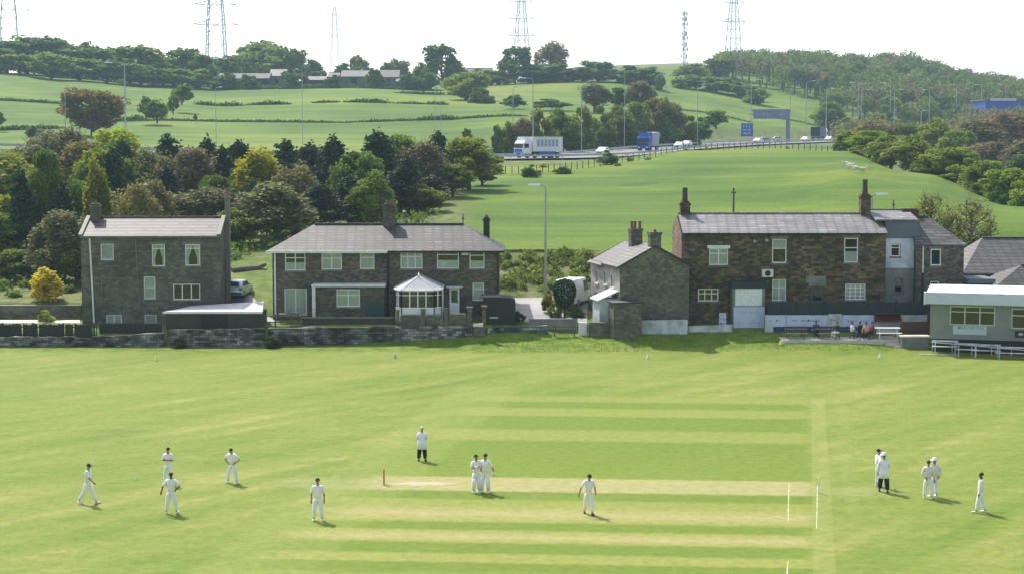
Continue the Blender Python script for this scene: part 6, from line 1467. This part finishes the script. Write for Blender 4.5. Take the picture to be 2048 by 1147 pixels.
def lorry(label, name, px, lane, cabm, bodym, bodyH, L=8.6, kind='tipper', rev=1, dy=0, rzadd=0, s=1.0):
    p, a = road_px(px, lane); t = thing(name, label, 'lorry', p, a+(math.pi if rev else 0)+rzadd); W = 1.25; h = L/2
    c = MB(); cp = [(h-2.0, .7), (h, .7), (h+.05, 1.6), (h-.1, 2.6), (h-.45, 3.0), (h-2.0, 3.0)]; c.prism(cp, 'y', -W, W); cab = c.build('cab', M[cabm], t)
    b_ = cab.modifiers.new('bevel', 'BEVEL'); b_.width = .1; b_.segments = 2
    MB().add and 0
    g = MB(); g.box(h-.14, -W+.15, 1.75, h+.06, W-.15, 2.5)
    for sg in (-1, 1): g.box(h-1.3, sg*(W+.005)-.01, 1.8, h-.35, sg*(W+.005)+.01, 2.5)
    g.build('windscreen', M['carglass'], cab)
    MB().tap(h-2.0, -W+.1, 3.003, h-.5, W-.1, 3.75, .8).build('wind_deflector', M[cabm if kind != 'tipper' else 'carwhite'], cab)
    MB().box(h-.05, -W+.1, .45, h+.1, W-.1, .95).build('bumper', M['truckblue'], t)
    MB().box(h-.02, -W+.25, 1.05, h+.09, W-.25, 1.6).build('grille', M['truckblue' if kind == 'tipper' else 'cardark'], t)
    for sg in (-1, 1):
        MB().box(h+.02, sg*.85-.2, .62, h+.13, sg*.85+.2, .82).build('headlight', M['lampglass'], t)
        MB().box(h-.35, sg*(W+.15)-.08, 1.7, h-.2, sg*(W+.15)+.08, 2.5).build('wing_mirror', M['cardark'], t)
    MB().box(-h, -.5, .75, h-2.1, .5, 1.05).build('chassis', M['cardark'], t)
    x0, x1 = -h, h-2.25
    if kind == 'tipper':
        b = MB(); b.box(x0, -W, 1.15, x1, W, bodyH); bo = b.build('load_body', M[bodym], t)
        r = MB()
        for k in range(9):
            x = x0+(x1-x0)*k/8
            for sg in (-1, 1): r.box(x-.05, sg*(W+.04)-.04, 1.15, x+.05, sg*(W+.04)+.04, bodyH)
        for sg in (-1, 1): r.box(x0, sg*(W+.05)-.05, bodyH-.15, x1, sg*(W+.05)+.05, bodyH); r.box(x0, sg*(W+.05)-.05, 1.15, x1, sg*(W+.05)+.05, 1.35)
        r.build('ribs', M['white'], bo)
        pn = MB()
        for sg in (-1, 1):
            for k in range(1, 7): x = x0+(x1-x0)*k/8; pn.box(x+.16, sg*(W+.012)-.01, 2.0, x+(x1-x0)/8-.16, sg*(W+.012)+.01, bodyH-.5)
        pn.build('side_lettering', M['paleblue'], bo)
        sk = MB(); 
        for sg in (-1, 1): sk.box(x0+1.8, sg*W-.04, .5, x1-1.5, sg*W+.04, 1.1)
        sk.build('side_guard', M['truckblue'], t)
    elif kind == 'sheeted':
        b = MB(); b.prism([(x0+.4, 1.15), (x1, 1.15), (x1, bodyH), (x0-.2, bodyH+.25)], 'y', -W, W); bo = b.build('load_body', M[bodym], t)
        MB().box(x1-1.2, -W-.02, 1.2, x1+.02, W+.02, bodyH+.15).build('blue_headboard', M['truckblue'], bo)
    else:
        b = MB(); b.box(x0, -W, 1.1, x1, W, bodyH); bo = b.build('load_body', M[bodym], t)
        MB().box(x0-.02, -W-.01, 1.2, x0+1.3, W+.01, bodyH-.1).build('dark_panel', M['navy'], bo)
    for x in (h-1.1, -h+1.1, -h+2.4, h-2.9 if L > 8 else -h+1.1):
        for sg in (-1, 1): wheel(t, x, sg*(W-.18), .5, .32)
    t.scale = (s, s, s)
    return t
lorry('white ribbed tipper lorry with blue lower front on the near carriageway', 'tipper_lorry', 1060, -7.5, 'carwhite', 'carwhite', 3.75, 9.4, s=1.0, rzadd=R(-4))
lorry('bright blue lorry with grey sheeted trailer climbing the motorway', 'blue_lorry', 1290, -6.5, 'truckblue', 'paleblue', 3.7, 10.5, 'sheeted')
lorry('dark violet box lorry facing right near the right-hand trees', 'box_lorry', 1645, 6.0, 'carwhite', 'violet', 4.0, 9.0, 'box', rev=0, s=1.05)
# ---------------- people ----------------
SKQ = []
def skinned(name, chains, mat, parent, level=1):
    """chains: list of [(point, radius), ...]; a chain whose first point equals an existing point joins it"""
    vs = []; rs = []; es = []
    def idx(p, r):
        for i, q in enumerate(vs):
            if (q-p).length < 1e-5: return i
        vs.append(p); rs.append(r); return len(vs)-1
    for ch in chains:
        prev = None
        for p, r in ch:
            i = idx(Vector(p), r)
            if prev is not None and prev != i: es.append((prev, i))
            prev = i
    me_ = bpy.data.meshes.new(name); me_.from_pydata(vs, es, []); o = link(bpy.data.objects.new(name, me_)); o.parent = parent
    md = o.modifiers.new('skin', 'SKIN'); md.use_smooth_shade = True
    sv = me_.skin_vertices[0].data
    for i, r in enumerate(rs):
        sv[i].radius = (r, r) if not isinstance(r, tuple) else r; sv[i].use_root = (i == 0)
    ss = o.modifiers.new('sub', 'SUBSURF'); ss.levels = level; ss.render_levels = level
    SKQ.append((o, M[mat])); return o
ARM = {'down': ((.07,.02,-.29), (.01,-.07,-.25)), 'hips': ((.21,.07,-.21), (-.19,-.10,-.17)), 'chest': ((.08,-.07,-.27), (-.13,-.2,.09)), 'folded': ((.09,-.08,-.26), (-.27,-.16,.04)),
       'pockets': ((.12,.07,-.27), (-.05,-.10,-.20)), 'fwd': ((.04,-.14,-.25), (-.02,-.18,-.17)), 'back': ((.05,.12,-.26), (.0,.04,-.25)), 'lap': ((.06,-.08,-.27), (-.08,-.24,-.05)), 'behind': ((.1,.1,-.27), (-.15,.06,-.17)), 'wide': ((.16,.0,-.25), (.08,-.05,-.23)), 'hang': ((.03,-.03,-.29), (.02,-.05,-.26))}
def person(pos, rz, label, arms=('down','down'), stride=0.0, spread=.10, lean=0.0, nod=0.0, H=1.78, top='flannel', legs='flannel', head='hair', skin='skin', sleeve=1, coat=False, pads=False, hat=None, sit=False, bat=False, gloves=False, shoe='flannel', bulk=1.0, twist=0):
    t = thing('person', label, 'person', pos, rz, None); k = H/1.78; V = lambda *a: Vector(a)*k
    cl, sl_ = math.cos(lean), math.sin(lean); pz = .95 if not sit else .50
    def up(x, y, z):    # torso point: rotate about pelvis
        dz = z-.95; return V(x, y*cl-dz*sl_, pz+dz*cl+y*sl_)
    pel = V(0, 0, pz); wai = up(0, 0, 1.10); che = up(0, .0, 1.30); nb = up(0, .01, 1.47); nk = up(0, -.005, 1.54)
    hd = V(0, -math.sin(nod)*.1, math.cos(nod)*.1); h1 = nk+hd; h2 = nk+hd*2.0
    sh = {s: up(s*.185, .0, 1.42) for s in (-1, 1)}; hip = {s: V(s*.09, 0, pz-.04) for s in (-1, 1)}
    el = {}; wr = {}; kn = {}; an = {}; toe = {}
    for i, s in enumerate((-1, 1)):
        a, b_ = ARM[arms[i]]; el[s] = sh[s]+V(s*a[0], a[1], a[2]); wr[s] = el[s]+V(s*b_[0], b_[1], b_[2])
        st_ = stride*s
        if sit: kn[s] = V(s*.13, -.42, .50); an[s] = V(s*.13, -.38, .09); toe[s] = V(s*.14, -.56, .035)
        else:
            kn[s] = V(s*(.09+spread*.5), -st_*.5-.03, .50); an[s] = V(s*(.07+spread), -st_+ (.06 if st_ < -.05 else 0), .085+(.06 if st_ < -.2 else 0)); toe[s] = an[s]+V(s*.03, -.17, -.05 if st_ > -.2 else -.10)
    ch = [[(pel, .075), (wai, .09), (che, .14), (nb, .085), (nk, .055), (h1, .082), (h2, .062)]]
    # nose and chin give the head a face
    fd = Vector((0, -1, 0)) if not nod else Vector((0, -math.cos(nod), -math.sin(nod)))
    ch.append([(h1, .082), (h1+fd*.075*k+V(0,0,-.035), .035)])
    for s in (-1, 1):
        ch.append([(che, .14), (sh[s], .062), (el[s], .043), (wr[s], .03)])
        hdv = (wr[s]-el[s]).normalized(); pl = wr[s]+hdv*.085*k; ch.append([(wr[s], .03), (wr[s]+hdv*.05*k, .036), (pl, .033)])
        side = Vector((s*.6, -.8, 0)).cross(hdv).normalized(); inn = Vector((-s, 0, 0)); inn = (inn-hdv*inn.dot(hdv)).normalized()
        for j in range(4):
            L_ = (.068, .078, .072, .056)[j]*k; o_ = side*(j-1.5)*.019*k; p1 = pl+o_+hdv*L_*.5; p2 = p1+hdv*L_*.38+inn*L_*.3
            ch.append([(pl, .033), (pl+o_+hdv*.012*k, .0105), (p1, .0095), (p2, .0075)])
        tb = wr[s]+hdv*.035*k; ch.append([(wr[s]+hdv*.05*k, .036), (tb+side*-.045*k+hdv*.02*k, .012), (tb+side*-.055*k+hdv*.055*k+inn*.015*k, .0095)])
        ch.append([(pel, .075), (hip[s], .055), (kn[s], .05), (an[s], .04), (toe[s], .036)])
    skinned('body', ch, skin, t)
    ey = MB()
    for s in (-1, 1): ey.lathe([(.001,-.009),(.009,-.004),(.009,.004),(.001,.009)], h1+fd*.083*k+V(s*.032, 0, .018), 6)
    ey.build('eyes', M['hair'], t)
    mm = h1+fd*.088*k+V(0,0,-.055); MB().box(mm.x-.022, mm.y-.004, mm.z-.004, mm.x+.022, mm.y+.004, mm.z+.004).build('mouth', M['red'], t)
    # clothes
    b = bulk; tc = [[(V(0,0,pz-.09), .17*b), (wai, .158*b), (che, .165*b), (nb, .085), (nk+V(0,0,-.03), .062)]]
    for i, s in enumerate((-1, 1)):
        c_ = [(che, .165*b), (sh[s], .085*b)]
        if sleeve >= 1: c_ += [(el[s], .062*b)]+([(wr[s], .046*b)] if sleeve > 1 else [])
        else: c_ += [(sh[s].lerp(el[s], .7), .066*b)]
        tc.append(c_)
    skinned('shirt' if not coat else 'coat_top', tc, top, t)
    if coat:
        cm = MB(); cm.lathe([(.22, .18), (.235, 0), (.25, -.28), (.235, -.281), (.2, 0)], pel+V(0,0,-.02), 16, 1.0, .78); cm.build('coat_skirt', M[top], t, smooth=True)
    lc = [[(V(0,0,pz+.08), .155*b), (pel, .165*b)]]
    for s in (-1, 1): lc.append([(pel, .155*b), (hip[s], .125*b), (kn[s], .105*b), (an[s]+V(0,0,.015), .085*b)])
    skinned('trousers', lc, legs, t)
    for s in (-1, 1):
        a, c = an[s]+V(0, .06, -.05), toe[s]+V(0, -.06, 0); MB().tube([a, a.lerp(c, .5)+V(0,0,.012), c], [.045*k, .05*k, .034*k], 8).build('shoe', M[shoe], t, smooth=True)
    # hair / headgear
    hc = h1.lerp(h2, .62); 
    hm = MB(); R0 = .098*k; prof = [(R0*math.cos(a), R0*1.02*math.sin(a)) for a in [R(x) for x in (-18, 5, 28, 50, 70, 86)]]; 
    if hat == 'wide':
        hm.lathe([(.19*k, -.0), (.2*k, .012), (.11*k, .03), (.108*k, .09), (.085*k, .125), (.02, .135)], hc+V(0,0,.0), 16); hm.build('sun_hat', M['coat'], t, smooth=True)
        MB().lathe([(q[0]*.98, q[1]) for q in prof], hc+V(0,.015,-.03), 12).build('hair', M['hair'], t, smooth=True)
    else:
        hm.lathe(prof, hc+V(0,.014,-.005), 12); hm.build('hair' if hat != 'cap' else 'cap', M[head], t, smooth=True)
        if hat == 'cap':
            b0 = hc+fd*.085*k+V(0,0,.0); MB().tap(b0.x-.07, b0.y-.09, b0.z, b0.x+.07, b0.y+.02, b0.z+.02, .8).build('cap_peak', M[head], t)
    if pads:
        for s in (-1, 1):
            p = an[s].lerp(kn[s], .05); q = kn[s]+V(0,0,.17); MB().tube([p+V(0,-.03,0), p.lerp(q, .5)+V(0,-.05,0), kn[s]+V(0,-.06,.02), q+V(0,-.04,0)], [.085, .1, .11, .08], 8).build('batting_pad', M['flannel'], t, smooth=True)
    if gloves:
        for s in (-1, 1):
            hdv = (wr[s]-el[s]).normalized(); MB().tube([wr[s]-hdv*.05, wr[s]+hdv*.05, wr[s]+hdv*.13], [.05, .065, .055], 8).build('glove', M['flannel2'], t, smooth=True)
    return t
def bat(pos, rz, tilt, label):
    t = thing('cricket_bat', label, 'cricket bat', pos, rz); t.rotation_euler = (tilt, 0, rz)
    MB().prism([(-.02, 0), (.02, 0), (.035, .25), (.03, .5), (.015, .56), (-.015, .56)], 'x', -.054, .054).build('blade', M['willow'], t)
    MB().tube([(0,0,.56), (0,0,.86)], .017, 8).build('handle', M['navy'], t)
# the players
person(G(176,1006), R(82), 'bareheaded-armed fielder in dark cap striding right at the far left of the field', ('fwd','back'), stride=.33, spread=.03, H=1.8, hat='cap', head='navy', nod=.25, lean=.06)
person(G(337,967), R(-5), 'fielder with hands at his chest, standing behind another player on the left', ('chest','folded'), H=1.74, head='hair', skin='skin')
person(G(343,1026), R(182), 'dark-haired fielder seen from behind with elbows out, in front of another player', ('hips','wide'), spread=.15, H=1.8, skin='skin_d')
person(G(465,965), R(-15), 'fielder with hands on hips and head bowed, left of midfield', ('hips','hips'), spread=.17, H=1.7, nod=.5, lean=.12)
person(G(636,1040), R(4), 'fielder facing the camera with arms at his sides, nearest on the left half', ('down','down'), H=1.82, hat='cap', head='navy')
person(G(844,921), R(175), 'umpire in long white coat and black trousers, bareheaded, above the wicket', ('folded','folded'), H=1.72, top='coat', legs='trouser', head='metal', coat=True, sleeve=2, shoe='hair', bulk=1.15)
person(G(952,984), R(28), 'batsman in dark helmet and pads, left of the pair in mid-pitch', ('chest','down'), H=1.76, hat='cap', head='navy', pads=True, gloves=True, spread=.07)
person(G(971,984), R(-20), 'batsman in dark helmet and pads, right of the pair in mid-pitch', ('chest','wide'), H=1.8, hat='cap', head='navy', pads=True, gloves=True, spread=.09)
b0 = G(981, 978); bat((b0.x-.12, b0.y-.35, .02), R(10), R(-8), 'cricket bat resting beside the right batsman of the mid-pitch pair')
person(G(1177,1027), R(12), 'bowler walking towards the camera with head down in the middle of the square', ('wide','fwd'), stride=.2, spread=.04, H=1.8, hat='cap', head='navy', nod=.55, lean=.12, shoe='hair')
person(G(1756,972), R(100), 'fielder in dark cap mostly hidden behind the white-hatted umpire', ('hips','fwd'), H=1.78, hat='cap', head='navy', spread=.12)
person(G(1767,983), R(170), 'umpire in wide white sun hat, white coat and black trousers', ('folded','down'), stride=.12, H=1.8, top='coat', legs='trouser', coat=True, sleeve=2, hat='wide', shoe='hair', bulk=1.15)
person(G(1856,996), R(165), 'bareheaded fielder from behind, left of a close pair on the right', ('down','behind'), H=1.74, top='flannel2', spread=.09, sleeve=2)
person(G(1868,993), R(-160), 'fielder in pale sun hat from behind, right of a close pair on the right', ('behind','down'), H=1.76, top='flannel2', spread=.08, sleeve=2, hat='wide', head='hair')
person(G(1961,1024), R(-105), 'slim dark-haired fielder in side view at the far right', ('hang','hang'), stride=.16, spread=.05, H=1.76, skin='skin_d', sleeve=2)
# wicket
wk = thing('wicket', 'orange-brown three-stump wicket at the left end of the pitch', 'wicket', G(768, 968), R(8))
for k in (-1, 0, 1): MB().tube([(k*.02, k*.1, -.05), (k*.02, k*.1, .71)], .024, 8).build('stump', M['stump'], wk)
for k in (-.05, .05): MB().tube([(k*.2, k-.045, .725), (k*.2, k+.045, .725)], .012, 6).build('bail', M['stump'], wk)
wk = thing('wicket', 'pale three-stump wicket on the crease at the right end of the pitch', 'wicket', G(1637, 985), R(8))
for k in (-1, 0, 1): MB().tube([(k*.02, k*.1, -.05), (k*.02, k*.1, .71)], .019, 8).build('stump', M['flannel2'], wk)
for k in (-.05, .05): MB().tube([(k*.2, k-.045, .725), (k*.2, k+.045, .725)], .01, 6).build('bail', M['flannel2'], wk)
# boundary markers
for px, py, mt, lab in ((312,721,'yellow','small yellow boundary marker on the left outfield'),(790,715,'whitewash','small white boundary marker below the semis wall'),(1296,716,'white','small white boundary marker below the cottage gable'),(1760,715,'white','small white boundary marker below the terrace steps'),(271,959,'white','tiny white disc on the grass between two left fielders'),(1563,683,'yellow','yellow-white marker at the left end of the terrace edge')):
    p = G(px, py) if py > 700 else Vector((Xp(px,133), 133, ground(Xp(px,133),133))); t = thing('boundary_marker', lab, 'boundary marker', p, group='markers on the outfield')
    s = 1.0 if py < 800 else .45; MB().lathe([(.16*s,0),(.14*s,.05*s),(.05*s,.3*s),(.02*s,.34*s)], (0,0,0), 10).build('cone', M[mt], t, smooth=True)

# ---------------- terrace furniture, benches ----------------
zt_ = Zp(679, 133.4)
def picnic(px, Y, label, mat='wood', rz=0, s=1.0):
    t = thing('picnic_table', label, 'picnic table', (Xp(px,Y), Y, zt_), rz)
    MB().box(-.85,-.35,.70,.85,.35,.75).build('table_top', M[mat], t)
    for sg in (-1, 1):
        MB().box(-.85, sg*.72-.13, .42, .85, sg*.72+.13, .46).build('seat', M[mat], t)
        MB().tube([(sg*.6, -.62, 0), (sg*.6, -.25, .70)], .045, 4).tube([(sg*.6, .62, 0), (sg*.6, .25, .70)], .045, 4).build('leg', M[mat], t)
        MB().box(sg*.6-.03, -.83, .36, sg*.6+.03, .83, .42).build('cross_bar', M[mat], t)
    t.scale = (s, s, s)
picnic(1592, 134.6, 'grey wooden picnic table at the left end of the terrace'); picnic(1655, 134.6, 'second grey wooden picnic table on the terrace, beside a man in white'); picnic(1737, 135.3, 'picnic table behind the group in red and black'); picnic(1776, 134.4, 'white picnic table at the right end of the terrace', 'white', s=1.15)
def spec(px, Y, rz, label, **kw): return person((Xp(px,Y), Y, zt_), rz, label, sit=True, **kw)
spec(1676, 134.4, R(-60), 'seated spectator in white trousers and navy top on the terrace', arms=('lap','lap'), top='navy', legs='flannel', sleeve=2)
spec(1706, 134.2, R(60), 'seated spectator in bright white shirt on the terrace', arms=('lap','fwd'), top='flannel', legs='denim')
spec(1722, 134.6, R(30), 'seated spectator all in black on the terrace', arms=('lap','lap'), top='navy', legs='trouser', sleeve=2)
spec(1734, 134.0, R(-30), 'seated spectator in pale pink top beside the one in black', arms=('fwd','lap'), top='pink', legs='trouser')
spec(1746, 134.3, R(-80), 'seated spectator in dark red jacket on the terrace', arms=('lap','lap'), top='redcloth', legs='trouser', sleeve=2)
spec(1634, 135.2, R(10), 'seated spectator in dark blue between the two grey picnic tables', arms=('lap','lap'), top='denim', legs='navy', sleeve=2)
for px, Y, mt, lab in ((1676,134.35,'wood','wooden stool under the spectator in white trousers'),(1706,134.15,'wood','wooden stool under the spectator in the white shirt'),(1722,134.55,'wood','wooden stool under the spectator in black'),(1734,133.95,'wood','wooden stool under the spectator in pink'),(1746,134.25,'wood','wooden stool under the spectator in dark red'),(1634,135.15,'wood','wooden stool under the spectator in dark blue')):
    t = thing('stool', lab, 'stool', (Xp(px,Y), Y, zt_)); MB().box(-.2,-.2,.36,.2,.2,.40).build('seat', M[mt], t)
    for a in (-1,1):
        for b_ in (-1,1): MB().box(a*.16-.02,b_*.16-.02,0,a*.16+.02,b_*.16+.02,.357).build('leg', M[mt], t)
def slat_bench(pxa, pxb, Y, py, label, dpy=0):
    xa, xb = Xp(pxa, Y, py), Xp(pxb, Y, py); z = Zp(py, Y); t = thing('slatted_bench', label, 'bench', (xa, Y, 0), -R(14), group='slatted benches in front of the clubhouse')
    for k in range(3): MB().box(xa, Y-.2+k*.15, z-.04, xb, Y-.2+k*.15+.11, z).build('slat', M['whitewash'], t, world=True)
    MB().box(xa, Y+.32, z+.3, xb, Y+.36, z+.42).build('backrest', M['whitewash'], t, world=True)
    for q in (.12, .88):
        x = xa+(xb-xa)*q; MB().box(x-.035, Y-.18, -.05, x+.035, Y-.11, z-.043).box(x-.035, Y+.26, -.05, x+.035, Y+.318, z+.42).build('leg', M['whitewash'], t, world=True)
slat_bench(1864, 1915, 130.2, 691, 'white slatted bench before the clubhouse, leftmost of four')
slat_bench(1912, 1956, 129.3, 697, 'white slatted bench before the clubhouse, second from the left')
slat_bench(1944, 2000, 128.8, 699, 'white slatted bench below the clubhouse name board, third from the left')
slat_bench(1990, 2062, 127.9, 704, 'white slatted bench at the right picture edge, last of four')
kb = MB(); kb.box(Xp(1842,130), 129.9, -.05, Xp(1920,130), 130.05, .07); kb.build('stone_edging', M['paving'])['kind'] = 'structure'
hp = thing('handrail', 'thin white handrail along the foot of the clubhouse', 'handrail', (Xp(1864,131.1), 131.1, 0), -R(16))
MB().tube([(Xp(1864,131.1), 131.1, Zp(683,131.1)), (Xp(2070,131.1), 131.1, Zp(695,131.1))], .05, 6).build('rail', M['whitewash'], hp, world=True)
for k in range(6): x = Xp(1868+k*38,131.1); MB().box(x-.03, 131.08, -.05, x+.03, 131.12, Zp(684+k*2.2,131.1)).build('post', M['whitewash'], hp, world=True)

# ---------------- sheep ----------------
def sheep(px, py, Y, rz, label, lying=False):
    p = gp(px, py, Y); t = thing('sheep', label, 'sheep', p, rz, 'sheep on the hill pasture'); z = .62 if not lying else .32
    ch = [[(Vector((-.48,0,z+.02)), .17), (Vector((-.2,0,z+.06)), .27), (Vector((.18,0,z+.05)), .28), (Vector((.45,0,z+.08)), .19), (Vector((.62,0,z+.25)), .11), (Vector((.74,0,z+.30)), .095), (Vector((.90,0,z+.18)), .05)],
          [(Vector((-.48,0,z+.02)), .17), (Vector((-.62,0,z-.08)), .035)]]
    for s in (-1, 1): ch.append([(Vector((.74,0,z+.30)), .095), (Vector((.72,s*.15,z+.30)), .025)])
    if not lying:
        for s in (-1, 1):
            ch.append([(Vector((.18,0,z+.05)), .28), (Vector((.3,s*.12,z-.2)), .08), (Vector((.32,s*.12,.3)), .04), (Vector((.30,s*.12,.02)), .035)])
            ch.append([(Vector((-.2,0,z+.06)), .27), (Vector((-.38,s*.12,z-.15)), .1), (Vector((-.48,s*.12,.28)), .042), (Vector((-.42,s*.12,.02)), .035)])
    skinned('body', ch, 'wool', t)
sheep(1712, 345, 232, R(170), 'pale sheep standing at the right of the small flock'); sheep(1700, 343, 236, R(20), 'middle sheep of the flock'); sheep(1694, 342, 240, R(200), 'leftmost sheep of the flock'); sheep(1724, 344, 234, R(5), 'sheep at the right end of the flock, grazing apart', True)

# bake the skinned figures
dg = bpy.context.evaluated_depsgraph_get()
for o, mt in SKQ:
    me_ = bpy.data.meshes.new_from_object(o.evaluated_get(dg)); me_.materials.clear(); me_.materials.append(mt)
    me_.shade_smooth(); o.modifiers.clear(); o.data = me_

# ---------------- haze ----------------
hz = MB().box(-1100, -40, -14, 1100, 3100, 190).build('haze', M['white']); hz['kind'] = 'stuff'
m, nt, b = nmat('haze_air'); nt.nodes.remove(b); pv = nt.nodes.new('ShaderNodeVolumePrincipled')
pv.inputs['Color'].default_value = (.6, .8, 1, 1); pv.inputs['Density'].default_value = .00015; pv.inputs['Anisotropy'].default_value = .2
nt.links.new(pv.outputs[0], nt.nodes['Material Output'].inputs['Volume']); hz.data.materials.clear(); hz.data.materials.append(m)
